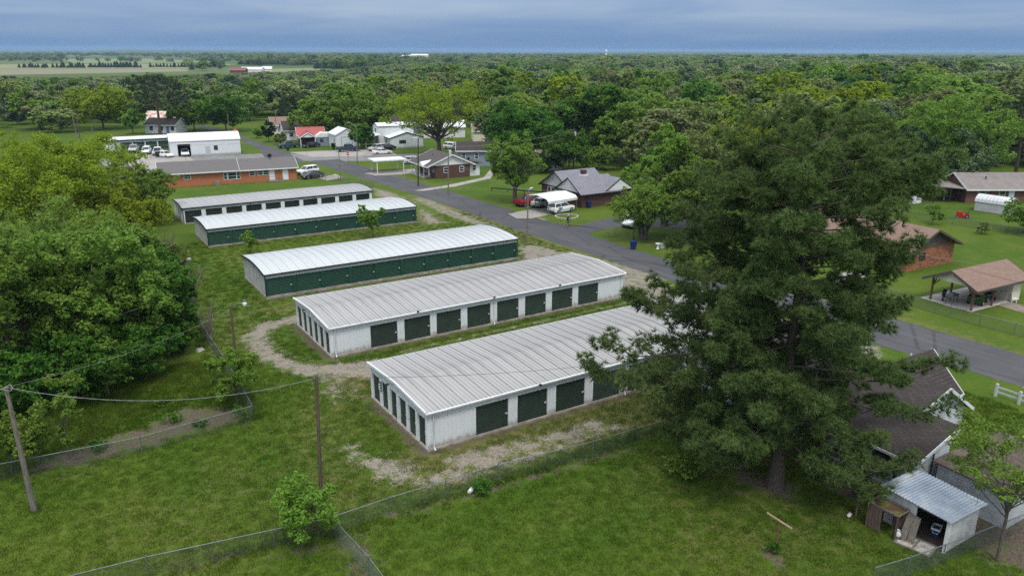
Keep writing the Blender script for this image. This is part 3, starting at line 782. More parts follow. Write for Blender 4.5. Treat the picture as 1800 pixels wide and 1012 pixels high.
t = tree_px('broadleaf_tree', 'low spreading tree with many stems beside the side street', 1130, 420, 316, 138, 'mid', 19000, 0.163, 0.14, 34, lobe=(0.17, 0.3), r0=0.10)
ms = MB()
for k in range(7):
    a = k * 0.9; ms.tube([(0.35 * math.cos(a), 0.35 * math.sin(a), -0.05), (0.6 * math.cos(a), 0.6 * math.sin(a), 1.3), (1.5 * math.cos(a), 1.5 * math.sin(a), 3.2)], [0.2, 0.15, 0.07], 6)
ms.build('stem', bark, t)
tree_px('broadleaf_tree', 'tall light green tree rising behind the many stemmed tree', 1165, 398, 208, 140, 'bright', 19000, 0.222, 0.06, 40, lobe=(0.15, 0.27))
tree_px('broadleaf_tree', 'tall olive tree between the light green tree and the big pines', 1242, 405, 200, 165, 'olive', 24000, 0.207, 0.03, 46, lobe=(0.14, 0.25))
tree_px('broadleaf_tree', 'deep green leafy tree directly left of the pine crowns', 1208, 428, 262, 110, 'mid', 18000, 0.192, 0.02, 34, lobe=(0.15, 0.27))
tree_px('broadleaf_tree', 'yellow green tree over the tops of the pines on their left', 1300, 342, 190, 150, 'yellow', 18000, 0.252, 0.05, 40, lobe=(0.15, 0.27))
tree_px('broadleaf_tree', 'bright green tree showing above the right pine crown', 1420, 340, 188, 150, 'bright', 18000, 0.252, 0.05, 40, lobe=(0.15, 0.27))
tree_px('broadleaf_tree', 'silvery grey green dome shaped tree behind the right pine', 1522, 300, 176, 92, 'grey', 10400, 0.281, 0.1, 26, lobe=(0.2, 0.34))
tree_px('broadleaf_tree', 'large bright lime tree on the right, beyond the red tractor lawn', 1655, 330, 152, 190, 'bright', 30000, 0.252, 0.06, 54, lobe=(0.13, 0.24))
tree_px('broadleaf_tree', 'pale blossoming tree hanging over the grey brick house roof', 1676, 338, 222, 110, 'grey', 15000, 0.207, 0.06, 30, lobe=(0.16, 0.28))
tree_px('cedar_tree', 'dark spreading cedar between the right pine and the lime tree', 1572, 352, 214, 105, 'cedar', 19000, 0.222, 0.03, 34, lobe=(0.16, 0.28), cat='cedar')
tree_px('young_tree', 'small green tree on the tractor lawn by the wire fence', 1638, 394, 356, 32, 'mid', 1440, 0.176, 0.08, 12, lobe=(0.24, 0.4), cat='young tree', r0=0.06)
tree_px('shrub', 'vase shaped olive shrub on the mown lawn below the tractor', 1725, 411, 388, 25, 'olive', 992, 0.144, 0.08, 10, lobe=(0.24, 0.4), cat='shrub', r0=0.04)
tree_px('broadleaf_tree', 'light green tree at the right photo edge beside the grey shed', 1800, 408, 336, 75, 'bright', 8400, 0.178, 0.05, 22, lobe=(0.2, 0.32))
fp = pine_tree(41, tall(1782, 318, 165), 6.5, 4.5, 46, 0.4, env1, needle=(8, 0.5, 0.06), tone='farpine', dens=1.3, puff=9)
plant_tree('pine_tree', 'dark tall pine at the right photo edge behind the grey brick house', fp, gp(1782, 318), cat='pine tree', parts=('trunk', 'branches', 'needles'))
fp2 = pine_tree(42, tall(283, 237, 138), 9.5, 8.0, 46, 0.5, env1, needle=(8, 0.6, 0.08), tone='farpine', dens=1.6, puff=8)
plant_tree('pine_tree', 'lone dark pine standing over the small white house', fp2, gp(283, 237), cat='pine tree', parts=('trunk', 'branches', 'needles'))
tree_px('broadleaf_tree', 'wide yellow green tree left of the lone pine', 182, 226, 150, 112, 'yellow', 14000, 0.407, 0.12, 36, lobe=(0.16, 0.28))
tree_px('broadleaf_tree', 'small bright green tree before the small white house', 234, 236, 190, 42, 'bright', 3520, 0.336, 0.12, 18, lobe=(0.2, 0.34))
tree_px('broadleaf_tree', 'dark round tree right of the small white house', 398, 232, 163, 85, 'dark', 12000, 0.37, 0.1, 30, lobe=(0.17, 0.3))
tree_px('broadleaf_tree', 'mid green tree with a forked trunk between the small white house and the barn', 342, 230, 176, 80, 'mid', 11000, 0.37, 0.16, 30, lobe=(0.17, 0.3))
tree_px('cedar_tree', 'little dark cedar at the street corner by the brown roofed house', 473, 250, 212, 26, 'cedar', 2400, 0.32, 0.02, 14, lobe=(0.2, 0.36), cat='cedar')
tree_px('shrub', 'olive bush beside the little cedar at the street corner', 494, 254, 232, 26, 'olive', 1600, 0.28, 0.02, 12, lobe=(0.24, 0.4), cat='shrub')
tree_px('shrub', 'bright green garden tree left of the little cedar', 452, 243, 222, 22, 'bright', 1280, 0.28, 0.08, 12, lobe=(0.24, 0.4), cat='shrub')
tree_px('broadleaf_tree', 'broad mid green tree behind the red roofed house', 570, 246, 168, 110, 'mid', 15000, 0.37, 0.05, 36, lobe=(0.16, 0.28))
tree_px('broadleaf_tree', 'tall green tree behind the white garage', 640, 250, 152, 105, 'mid', 17000, 0.355, 0.04, 38, lobe=(0.16, 0.28))
tree_px('broadleaf_tree', 'dark low tree right of the white garage', 640, 262, 217, 48, 'dark', 6000, 0.266, 0.03, 18, lobe=(0.2, 0.34))
tree_px('shrub', 'little dark conifer by the wall of the white garage', 586, 264, 250, 9, 'cedar', 800, 0.2, 0.02, 8, lobe=(0.3, 0.5), cat='shrub')
tree_px('cedar_tree', 'pointed dark cedar standing above the woods beyond the huge dark tree', 883, 205, 138, 25, 'cedar', 7000, 0.518, 0.02, 22, lobe=(0.2, 0.4), cat='cedar')
# --- the open limbed tree in front of the collapsed shed
tree_px('broadleaf_tree', 'open limbed tree with sparse leaf sprays in front of the tin roofed shed', 1752, 985, 742, 205, 'mid', 10400, 0.0777, 0.42, 34, lobe=(0.13, 0.22), flat=0.32, shell=0.5, nmax=34, r0=0.085, off=(0.6, 0.9))
tree_px('shrub', 'leafy sprouts at the foot of the left pine', 1200, 836, 796, 70, 'mid', 1760, 0.096, 0.02, 12, lobe=(0.22, 0.4), cat='shrub', r0=0.03)
tree_px('shrub', 'weed clump under the wire fence next to the white bucket', 850, 866, 842, 48, 'dark', 1120, 0.068, 0.02, 10, lobe=(0.24, 0.4), cat='shrub', r0=0.02)
for (u, v, vt, w, lab) in [(283, 712, 700, 26, 'dark weed tuft at the top of the bare garden strip'), (300, 742, 726, 34, 'leafy weed clump in the middle of the bare garden strip'), (352, 748, 736, 24, 'weed clump in the right part of the bare garden strip'), (425, 738, 712, 38, 'weed clump at the end post of the garden fence'), (175, 790, 775, 34, 'leafy weeds at the lower end of the bare garden strip'), (1360, 970, 950, 28, 'green weed tuft at the foot of the wooden clothesline post'), (1535, 880, 866, 60, 'leafy weeds beside the tyre and the clapboard wall')]:
    tree_px('weed_clump', lab, u, v, vt, w, 'dark', 420, 0.09, 0.02, 9, lobe=(0.25, 0.42), cat='weeds', r0=0.015, group='weed clumps')
# --- leafless shrubs on the left fence
def bare_shrub(label, u, v, vt, wpx, seed, leaf=0):
    rng = np.random.default_rng(seed); H = tall(u, v, vt); W = wpx * mpp(u, v) / 2; m = MB()
    for i in range(16):
        a = rng.uniform(0, 6.28); r = W * rng.uniform(0.3, 1); h = H * rng.uniform(0.6, 1)
        p0 = Vector((rng.uniform(-.3, .3), rng.uniform(-.3, .3), -0.03)); p2 = Vector((r * math.cos(a), r * math.sin(a), h)); p1 = p0.lerp(p2, 0.5) + Vector((0, 0, h * 0.12))
        m.tube([p0, p1, p2], [0.035, 0.024, 0.006], 4, cap=False)
        for j in range(7):
            b = p0.lerp(p1, rng.uniform(0.5, 1)) if j < 2 else p1.lerp(p2, rng.uniform(0, 0.9))
            e = b + (Vector(unit(rng, 1)[0]) + Vector((0, 0, 0.6))) * H * 0.16
            m.tube([b, e], [0.011, 0.004], 3, cap=False)
    t = thing('bare_shrub', label, 'bare shrub', gp(u, v), 0, 'leafless shrubs on the left fence')
    m.build('stems', M('grey twigs', (0.15, 0.125, 0.105), (0.22, 0.19, 0.165), 4, 0.9), t)
    return t
bare_shrub('leafless grey shrub by the end of the wooden fence', 291, 452, 404, 46, 1)
bare_shrub('leafless grey shrub arching over the wire fence below the metal scrap', 342, 530, 452, 72, 2)
bare_shrub('leafless grey shrub nearest the yard lamp pole', 368, 596, 528, 56, 3)
# ------------------------------------------------------------------ the woods
def vmax(u):
    pts = [(-900, 250), (-300, 244), (0, 242), (120, 238), (150, 222), (240, 222), (255, 214), (325, 214), (335, 224), (470, 214), (480, 208), (570, 212), (580, 226), (720, 222), (740, 218), (850, 226), (870, 282), (1040, 286), (1060, 262), (1110, 262), (1130, 300), (1200, 330), (1560, 322), (1590, 296), (1800, 290), (2100, 292), (2700, 310)]
    return float(np.interp(u, [p[0] for p in pts], [p[1] for p in pts]))
rgw = np.random.default_rng(99)
CT, ST = math.cos(R(YAW)), math.sin(R(YAW))
def to_px(x, y, z=0.0):
    X = x * CT - y * ST; Y = x * ST + y * CT; Z = z - CAMH
    d = Y * math.cos(R(PITCH)) - Z * math.sin(R(PITCH)); vv = -(Y * math.sin(R(PITCH)) + Z * math.cos(R(PITCH)))
    return 900 + 1345 * X / d, 506 + 1345 * vv / d
FIELDS = [[(-120, 112.2), (120, 112.6), (420, 112.6), (420, 115.5), (330, 120), (330, 129), (120, 133), (-120, 139)], [(110, 103.6), (240, 102.2), (330, 105), (420, 110.5), (110, 111.5)], [(395, 117), (560, 117.5), (590, 125), (560, 134), (470, 140), (395, 130)],
          [(590, 101.5), (700, 101), (800, 104), (800, 107), (640, 106.5)]]
def in_poly(u, v, poly):
    r = False; n = len(poly)
    for i in range(n):
        (x0, y0), (x1, y1) = poly[i], poly[(i + 1) % n]
        if (y0 > v) != (y1 > v) and u < (x1 - x0) * (v - y0) / (y1 - y0) + x0: r = not r
    return r
occupied = [(o.location.x, o.location.y) for o in C.objects if o.type == 'EMPTY' and o.get('category') in ('tree', 'pine tree', 'cedar')]
cand = []
r = 135.0
while r < 4300:
    step = 10.5 if r < 900 else 10.5 * (r / 900) ** 0.75
    na = int(r * R(116) / step)
    for i in range(na):
        a = R(-58) + R(116) * (i + rgw.uniform(-.45, .45)) / na
        rr = r + rgw.uniform(-.45, .45) * step
        x0, y0 = rr * math.sin(a), rr * math.cos(a)            # camera-aligned
        x, y = x0 * CT + y0 * ST, -x0 * ST + y0 * CT
        u, v = to_px(x, y)
        if u < -420 or u > 2220 or v > vmax(u): continue
        if any(in_poly(u, v, f) for f in FIELDS): continue
        if rr > 900 and rgw.random() < 0.18: continue
        if rr > 780 and u < 430 and v > 100.5 and rgw.random() < 0.8: continue
        if rr < 320 and any(abs(x - p) + abs(y - q) < 6.5 for p, q in occupied): continue
        right = min(1, max(0, (u - 700) / 700))
        h = rgw.triangular(6.0, 10.5, 17.0) + right * rgw.uniform(0, 6.0) + (rgw.random() < 0.06) * 3
        if rr > 1500: h *= 0.85
        vlim = float(np.interp(u, [-400, 0, 130, 420, 600, 720, 1000], [126, 128, 130, 126, 120, 110, 96]))
        cap = 24.2 - (vlim - 90) / 1345 * rr
        if rr < 1000 and cap < 3.2: continue
        if rr < 1000: h = min(h, cap * rgw.uniform(0.82, 1.06))
        cand.append((h / rr, x, y, h, u, v, rr))
    r += step
cand.sort(key=lambda c: -c[0])
inview = [c for c in cand if -60 < c[4] < 1860]
rest_out = [c for c in cand if not (-60 < c[4] < 1860)]
# six broadleaf forms, one cedar form, all as unit trees 10 m high
FORMS = []
for i, (RX, hb, nl, nq, size) in enumerate([(4.6, 0.6, 26, 5200, 0.29), (5.4, 0.8, 30, 5800, 0.29), (3.9, 0.5, 24, 4600, 0.28), (5.0, 0.4, 34, 6000, 0.28), (3.2, 0.4, 22, 4400, 0.28), (5.9, 0.8, 16, 6200, 0.30)]):
    FORMS.append(broadleaf(300 + i, 10, RX, hb, nl, nq, size, 0.22, 'mixed', nmax=8, lobe=(0.18, 0.34), name='crown'))
rngc = np.random.default_rng(77)
zz = rngc.random(2200) ** 1.4 * 9.2 + 0.3; aa = rngc.random(2200) * 6.283; rr_ = (1 - zz / 10.2) ** 0.8 * 2.6 * rngc.uniform(0.6, 1.08, 2200)
cp = np.stack([rr_ * np.cos(aa), rr_ * np.sin(aa), zz], 1); cn = np.stack([np.cos(aa), np.sin(aa), np.full(2200, 0.4)], 1) + unit(rngc, 2200) * 0.6
ctm = MB(); ctm.tube([(0, 0, -0.05), (0, 0, 9)], [0.2, 0.04], 5)
ctme = bpy.data.meshes.new('trunk'); ctme.from_pydata(ctm.v, [], ctm.f); ctme.materials.append(bark)
CEDAR = (ctme, fast_mesh('crown', leaf_quads(rngc, cp, cn, 0.3), 4, LEAF['cedar']))
def where(u, v):
    if u < 150: return 'behind the left yellow green tree'
    if u < 470: return 'behind the white barn' if v > 190 else 'in the far woods beyond the white barn'
    if u < 590: return 'behind the red roofed house' if v > 185 else 'in the far woods beyond the red roofed house'
    if u < 720: return 'behind the white garage' if v > 185 else 'in the far woods beyond the white garage'
    if u < 850: return 'behind the tall sparse yellow green tree'
    if u < 1060: return 'beyond the huge dark green tree'
    if u < 1220: return 'beyond the light green round topped tree'
    if u < 1480: return 'behind the two big pines'
    if u < 1600: return 'beyond the silvery dome tree'
    return 'beyond the large lime tree'
n_done = sum(1 for o in C.objects if o.get('category') in ('tree', 'pine tree', 'cedar', 'young tree', 'sapling'))
N_IND = 296 - n_done
TONES = ['mid', 'olive', 'dark', 'bright', 'yellow', 'grey', 'mid', 'olive', 'mid', 'tan', 'yellow']
TN = {'tan': 'pale tan', 'mid': 'mid green', 'olive': 'olive green', 'dark': 'dark green', 'bright': 'bright green', 'yellow': 'yellow green', 'grey': 'grey green'}
for (_, x, y, h, u, v, rr) in inview[:N_IND]:
    if rgw.random() < 0.07:
        s = h / 10 * 0.75
        t = plant_tree('cedar_tree', 'pointed dark cedar %s' % where(u, v), CEDAR, (x, y), 'cedars in the woods', None, rgw.uniform(0, 6.28), s, 'cedar')
    else:
        f = int(rgw.integers(0, 6)); tone = TONES[int(rgw.integers(0, len(TONES)))]
        s = h / 10; wide = rgw.uniform(0.95, 1.5)
        adj = ('tall' if h > 13.5 else 'low' if h < 10 else 'rounded')
        t = plant_tree('woodland_tree', '%s %s tree %s' % (adj, TN[tone], where(u, v)), FORMS[f], (x, y), 'trees of the woods', tone, rgw.uniform(0, 6.28), s * wide, 'tree', szz=s)
rest = inview[N_IND:] + rest_out
# everything further off is one mass: points that carry copies of the same crowns
def instancer(name, pts, rot, scl, which, sources, label=None, tilt=None):
    me = bpy.data.meshes.new(name)
    me.vertices.add(len(pts)); me.vertices.foreach_set('co', np.asarray(pts, np.float32).ravel())
    for nm, typ, arr in (('rot', 'FLOAT_VECTOR', rot), ('scl', 'FLOAT_VECTOR', scl)):
        a = me.attributes.new(nm, typ, 'POINT'); a.data.foreach_set('vector', np.asarray(arr, np.float32).ravel())
    a = me.attributes.new('which', 'INT', 'POINT'); a.data.foreach_set('value', np.asarray(which, np.int32))
    o = link(name, me)
    g = bpy.data.node_groups.new(name, 'GeometryNodeTree')
    g.interface.new_socket('Geometry', in_out='INPUT', socket_type='NodeSocketGeometry')
    g.interface.new_socket('Geometry', in_out='OUTPUT', socket_type='NodeSocketGeometry')
    gi, go = g.nodes.new('NodeGroupInput'), g.nodes.new('NodeGroupOutput')
    def attr(nm, dt):
        n = g.nodes.new('GeometryNodeInputNamedAttribute'); n.data_type = dt; n.inputs['Name'].default_value = nm
        return n.outputs['Attribute']
    e2r = g.nodes.new('FunctionNodeEulerToRotation'); g.links.new(attr('rot', 'FLOAT_VECTOR'), e2r.inputs[0])
    sc_, wh = attr('scl', 'FLOAT_VECTOR'), attr('which', 'INT')
    jn = g.nodes.new('GeometryNodeJoinGeometry')
    for k, src in enumerate(sources):
        oi = g.nodes.new('GeometryNodeObjectInfo'); oi.inputs['Object'].default_value = src; oi.inputs['As Instance'].default_value = True; oi.transform_space = 'ORIGINAL'
        cmp_ = g.nodes.new('FunctionNodeCompare'); cmp_.data_type = 'INT'; cmp_.operation = 'EQUAL'
        g.links.new(wh, cmp_.inputs[2]); cmp_.inputs[3].default_value = k
        ip = g.nodes.new('GeometryNodeInstanceOnPoints')
        g.links.new(gi.outputs[0], ip.inputs['Points']); g.links.new(cmp_.outputs[0], ip.inputs['Selection'])
        g.links.new(oi.outputs['Geometry'], ip.inputs['Instance']); g.links.new(e2r.outputs[0], ip.inputs['Rotation']); g.links.new(sc_, ip.inputs['Scale'])
        g.links.new(ip.outputs[0], jn.inputs[0])
    g.links.new(jn.outputs[0], go.inputs[0])
    md = o.modifiers.new('scatter', 'NODES'); md.node_group = g
    tag(o, label, None, None, 'stuff')
    return o
# crowns that the far mass copies: one visible tree of each form, with the many-toned leaf material
srcs = []
for i, fm in enumerate(FORMS):
    if not rest: break
    _, x, y, h, u, v, rr = rest.pop(0)
    t = thing('woodland_tree', 'many toned woodland tree %s, form %s' % (where(u, v), ('slim', 'wide', 'narrow', 'full', 'loose', 'broad')[i]), 'tree', (x, y), 0, 'trees of the woods')
    t.scale = (h / 10,) * 3
    link('trunk', fm[0], t); srcs.append(link('crown', fm[1], t))
_, x, y, h, u, v, rr = rest.pop(0)
t = thing('cedar_tree', 'cedar at the front edge of the distant woods %s' % where(u, v), 'cedar', (x, y), 0, 'cedars in the woods'); t.scale = (h / 13,) * 3
link('trunk', CEDAR[0], t); srcs.append(link('crown', CEDAR[1], t))
n = len(rest); RW = np.array([(c[1], c[2], c[3], c[6]) for c in rest])
which = rgw.integers(0, 6, n); ced = rgw.random(n) < 0.08; which[ced] = 6
grow = 1 + np.clip((RW[:, 3] - 900) / 3500, 0, 1) * 1.0
sc_xy = RW[:, 2] / 10 * rgw.uniform(0.95, 1.6, n) * grow; sc_z = RW[:, 2] / 10 * np.where(ced, 0.8, 1.0)
instancer('distant_woods', np.stack([RW[:, 0], RW[:, 1], np.zeros(n)], 1), np.stack([np.zeros(n), np.zeros(n), rgw.uniform(0, 6.28, n)], 1),
          np.stack([sc_xy, sc_xy, sc_z], 1), which, srcs, 'distant woods running to the horizon')
# windbreak cedars between the far fields
wb = []
for (u0, u1, v, k, hh) in [(35, 88, 119.5, 10, 6), (52, 86, 118.8, 4, 6), (95, 150, 119.5, 12, 7), (140, 178, 119, 8, 5), (160, 252, 119.0, 18, 8), (265, 352, 118.4, 18, 6), (360, 400, 117.5, 6, 6), (420, 560, 113.5, 40, 8), (555, 640, 121, 24, 8), (560, 700, 116, 26, 8)]:
    for i in range(k):
        u = u0 + (u1 - u0) * (i + rgw.uniform(-.4, .4)) / k
        wb.append((*gp(u, v + rgw.uniform(-.25, .25)), hh * rgw.uniform(0.55, 1.25)))
wb = np.array(wb); n = len(wb)
instancer('windbreak_cedars', np.stack([wb[:, 0], wb[:, 1], np.zeros(n)], 1), np.stack([np.zeros(n), np.zeros(n), rgw.uniform(0, 6.28, n)], 1), np.stack([wb[:, 2] / 6.5, wb[:, 2] / 6.5, wb[:, 2] / 10], 1), np.full(n, 0), [srcs[6]], 'rows of dark cedars between the far fields')
del occupied

# ------------------------------------------------------------------ haze over the whole country
hz = MB(); hz.box(-9300, 9300, -9300, 9300, -1.0, 46.0)
hzm = bpy.data.materials.new('haze'); hzm.use_nodes = True
hzn = hzm.node_tree.nodes; hzn.clear()
ho_ = hzn.new('ShaderNodeOutputMaterial'); hv = hzn.new('ShaderNodeVolumePrincipled')
hv.inputs['Color'].default_value = (0.40, 0.58, 0.86, 1); hv.inputs['Density'].default_value = 0.00009; hv.inputs['Anisotropy'].default_value = 0.1
hzm.node_tree.links.new(hv.outputs[0], ho_.inputs['Volume'])
tag(hz.build('haze', hzm), None, None, kind='stuff')

# ------------------------------------------------------------------ storage units
def rib_sheet(m, p0, p1, z0, z1, out, pitch=0.30, rib=0.042, mi=0, zf=None):
    """Ribbed wall sheet from p0 to p1 (xy), standing z0..z1, ribs proud towards out; zf(t) gives a sloping top."""
    L = math.dist(p0, p1); n = max(1, round(L / pitch)); prof = []
    for i in range(n):
        s = L * i / n; w = L / n
        prof += [(s, 0), (s + w * 0.72, 0), (s + w * 0.78, rib), (s + w * 0.92, rib), (s + w * 0.98, 0)]
    prof.append((L, 0))
    dx, dy = (p1[0] - p0[0]) / L, (p1[1] - p0[1]) / L
    for (s0, o0), (s1, o1) in zip(prof[:-1], prof[1:]):
        a = (p0[0] + dx * s0 + out[0] * o0, p0[1] + dy * s0 + out[1] * o0); b = (p0[0] + dx * s1 + out[0] * o1, p0[1] + dy * s1 + out[1] * o1)
        za, zb = (zf(s0), zf(s1)) if zf else (z1, z1)
        m.face([(*a, z0), (*b, z0), (*b, zb), (*a, za)], mi)
def door_mesh(w, h, mat, pitch=0.15, along='x'):
    m = MB(); n = int(h / pitch)
    def P(s, o, z): return (s, -o, z) if along == 'x' else (-o, s, z)
    prof = []
    for i in range(n):
        z = h * i / n; d = h / n
        prof += [(z, 0.0), (z + d * 0.22, 0.030), (z + d * 0.72, 0.030), (z + d * 0.95, 0.0)]
    prof.append((h, 0.0))
    for (z0, o0), (z1, o1) in zip(prof[:-1], prof[1:]):
        m.face([P(0, o0, z0), P(w, o0, z0), P(w, o1, z1), P(0, o1, z1)])
    m.face([P(0, 0.03, 0), P(w, 0.03, 0), P(w, 0.03, 0.07), P(0, 0.03, 0.07)])
    me = bpy.data.meshes.new('door'); me.from_pydata(m.v, [], m.f); me.materials.append(mat)
    return me
lm = MB(); lm.box(-0.09, 0.09, -0.05, 0.0, -0.05, 0.05); lm.box(-0.02, 0.02, -0.08, -0.05, -0.07, 0.03)
LATCH = bpy.data.meshes.new('latch'); LATCH.from_pydata(lm.v, [], lm.f); LATCH.materials.append(M('pale latch metal', (0.6, 0.6, 0.6), rough=0.4, metal=0.5))
lm = MB(); lm.box(-0.05, 0.0, -0.09, 0.09, -0.05, 0.05); lm.box(-0.08, -0.05, -0.02, 0.02, -0.07, 0.03)
LATCHX = bpy.data.meshes.new('latch'); LATCHX.from_pydata(lm.v, [], lm.f); LATCHX.materials.append(MATS['pale latch metal'])
DOOR_OLD = M('faded dark green door', (0.015, 0.030, 0.020), (0.022, 0.040, 0.028), 1.1, 0.5, vary=0.3, spec=0.35)
DOOR_NEW = M('deep green door', (0.006, 0.042, 0.026), (0.008, 0.052, 0.033), 1.1, 0.45, vary=0.2, spec=0.35)
DOOR_DARK = M('blackish green door', (0.010, 0.015, 0.014), (0.014, 0.020, 0.018), 1.1, 0.5, vary=0.2)
ROOF_OLD = M('weathered galvalume roof', (0.365, 0.36, 0.352), (0.24, 0.235, 0.23), 1.1, 0.42, 0.15, stretch=(3.2, 0.16, 1), vary=0.10, lo=0.4, hi=0.75)
ROOF_NEW = M('bright galvalume roof', (0.50, 0.525, 0.535), (0.41, 0.435, 0.45), 1.1, 0.38, 0.1, stretch=(3.0, 0.2, 1), vary=0.06, lo=0.45, hi=0.8)
ROOF_DULL = M('dull galvalume roof', (0.40, 0.40, 0.40), (0.31, 0.31, 0.31), 1.1, 0.42, 0.15, stretch=(3.0, 0.2, 1), vary=0.08)
SLAB = M('stained slab edge', (0.20, 0.175, 0.15), (0.33, 0.30, 0.27), 1.5, 0.9)
def roof_panels(root, L, prof, mat, pw=0.91, ovx=0.12):
    n = round((L + 2 * ovx) / pw); w = (L + 2 * ovx) / n
    sec = [(0, 0), (0.015, 0.0), (0.03, 0.04), (0.085, 0.04), (0.10, 0), (w * 0.36, 0), (w * 0.375, 0.014), (w * 0.42, 0.014), (w * 0.435, 0), (w * 0.66, 0), (w * 0.675, 0.014), (w * 0.72, 0.014), (w * 0.735, 0), (w, 0)]
    m = MB()
    for (y0, z0), (y1, z1) in zip(prof[:-1], prof[1:]):
        for (x0, o0), (x1, o1) in zip(sec[:-1], sec[1:]):
            m.face([(x0, y0, z0 + o0), (x1, y0, z0 + o0), (x1, y1, z1 + o1), (x0, y1, z1 + o1)])
        m.face([(0, y1, z1 - 0.03), (w, y1, z1 - 0.03), (w, y0, z0 - 0.03), (0, y0, z0 - 0.03)])
    me = bpy.data.meshes.new('roof_panel'); me.from_pydata(m.v, [], m.f); me.materials.append(mat)
    for i in range(n):
        o = link('roof_panel', me, root, (-ovx + w * i, 0, 0))
def storage(label, x0, y0, L, W, h, rise, curved, doors, door_h, door_mat, roof_mat, trim, fascia, pier_mat, end_doors=None, z_door=0.14, spouts=(), group=None, recess=0.10, endwall=None):
    t = thing('storage_building', label, 'storage building', (x0, y0, 0), 0, group)
    m = MB(); m.box(-0.06, L + 0.06, -0.10, W + 0.06, -0.1, z_door); m.build('foundation_slab', SLAB, t)
    k = 7 if curved else 2
    ov = 0.16
    def zr(y):
        s = 2 * y / W - 1
        return h + rise * ((1 - s * s) if curved else (1 - abs(s)))
    ys = [-ov] + [W * i / k for i in range(0, k + 1)][1:-1] + [W + ov] if curved else [-ov, W / 2, W + ov]
    prof = [(y, zr(min(max(y, 0), W)) + 0.03 - (0.02 if y < 0 or y > W else 0)) for y in ys]
    roof_panels(t, L, prof, roof_mat)
    # walls: front header and piers, ends, back
    hd = z_door + door_h
    m = MB(); rib_sheet(m, (0, 0), (L, 0), hd, h + 0.02, (0, -1)); m.build('front_header', white_metal if fascia is None else fascia, t)
    edges = [0.0] + [e for d in doors for e in d] + [L]
    for a, b in zip(edges[0::2], edges[1::2]):
        if b - a < 0.02: continue
        m = MB()
        if pier_mat is white_metal:
            rib_sheet(m, (a, 0), (b, 0), z_door - 0.1, hd, (0, -1))
            m.face([(a, 0, z_door), (a, 0, hd), (a, recess, hd), (a, recess, z_door)]); m.face([(b, 0, z_door), (b, recess, z_door), (b, recess, hd), (b, 0, hd)])
        else: m.box(a, b, -0.035, recess + 0.05, z_door - 0.02, hd - 0.003)
        m.build('pier', pier_mat, t)
    dm = {}
    for a, b in doors:
        key = round(b - a, 2)
        if key not in dm: dm[key] = door_mesh(b - a, door_h, door_mat)
        d = link('door', dm[key], t, (a, recess, z_door)); link('latch', LATCH, d, (b - a - 0.14, -0.03, door_h * 0.48))
    def endwall_zf(s): return zr(s)
    m = MB()
    if end_doors:
        eh = hd - 0.05
        rib_sheet(m, (0, W), (0, 0), eh, 0, (-1, 0), zf=lambda s: zr(W - s) + 0.01)
        ed = sorted(end_doors); ee = [0.0] + [e for d in ed for e in d] + [W]
        for a, b in zip(ee[0::2], ee[1::2]):
            if b - a > 0.02:
                q = MB(); q.box(-0.02, 0.16, max(a, 0.012), b, z_door - 0.1, eh - 0.003); q.build('pier', white_trim, t)
        em = {}
        for a, b in ed:
            key = round(b - a, 2)
            if key not in em: em[key] = door_mesh(b - a, eh - z_door, door_mat, along='y')
            d = link('door', em[key], t, (0.14, a, z_door)); link('latch', LATCHX, d, (-0.03, 0.16, (eh - z_door) * 0.5))
        m.face([(0.24, 0.02, z_door), (0.24, 0.02, eh), (0.24, W, eh), (0.24, W, z_door)])
    else:
        rib_sheet(m, (0, W), (0, 0), 0.05, 0, (-1, 0), zf=lambda s: zr(W - s) + 0.01, rib=0.018)
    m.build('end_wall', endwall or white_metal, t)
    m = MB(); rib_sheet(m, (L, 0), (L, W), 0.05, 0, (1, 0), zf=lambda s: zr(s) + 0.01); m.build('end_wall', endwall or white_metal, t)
    m = MB(); rib_sheet(m, (L, W), (0, W), 0.05, h, (0, 1)); m.build('back_wall', white_metal, t)
    m = MB()                                            # rake and eave trim
    for x in (-0.15, L + 0.15):
        for (ya, za), (yb, zb) in zip(prof[:-1], prof[1:]): m.bar((x, ya, za - 0.03), (x, yb, zb - 0.03), 0.10, 0.17)
    m.build('rake_trim', trim, t)
    m = MB(); zf0 = prof[0][1]
    if trim is white_trim: m.prism([(-ov - 0.13, zf0 - 0.13), (-ov - 0.01, zf0 - 0.13), (-ov - 0.01, zf0 - 0.005), (-ov - 0.14, zf0 - 0.005), (-ov - 0.15, zf0 - 0.04)], 'x', -0.16, L + 0.16); nm = 'gutter'
    else: m.box(-0.14, L + 0.14, -ov - 0.03, -ov + 0.02, zf0 - 0.13, zf0 - 0.02); nm = 'eave_trim'
    m.build(nm, trim, t)
    m = MB(); m.box(-0.14, L + 0.14, W + ov - 0.01, W + ov + 0.05, zf0 - 0.10, zf0 - 0.015); m.build('back_gutter', trim, t)
    for x in spouts:
        m = MB(); m.tube([(x, -0.22, h - 0.05), (x, -0.08, h - 0.25), (x, -0.08, 0.22), (x, -0.22, 0.05)], 0.055, 6); m.build('downspout', white_trim, t)
    if trim is dark_trim:
        m = MB()
        for x in (0.0, L):
            m.box(x - 0.045, x + 0.045, -0.045, 0.05, 0.02, h)
        m.build('corner_trim', trim, t)
    return t
fas = M('pale fascia metal', (0.45, 0.47, 0.495), (0.39, 0.41, 0.435), 2, 0.5)
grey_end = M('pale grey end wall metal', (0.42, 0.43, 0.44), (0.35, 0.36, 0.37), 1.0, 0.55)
PIER_GREEN = M('green pier trim', (0.016, 0.062, 0.042), (0.012, 0.05, 0.034), 2, 0.5)
GRP = 'storage buildings in the row'
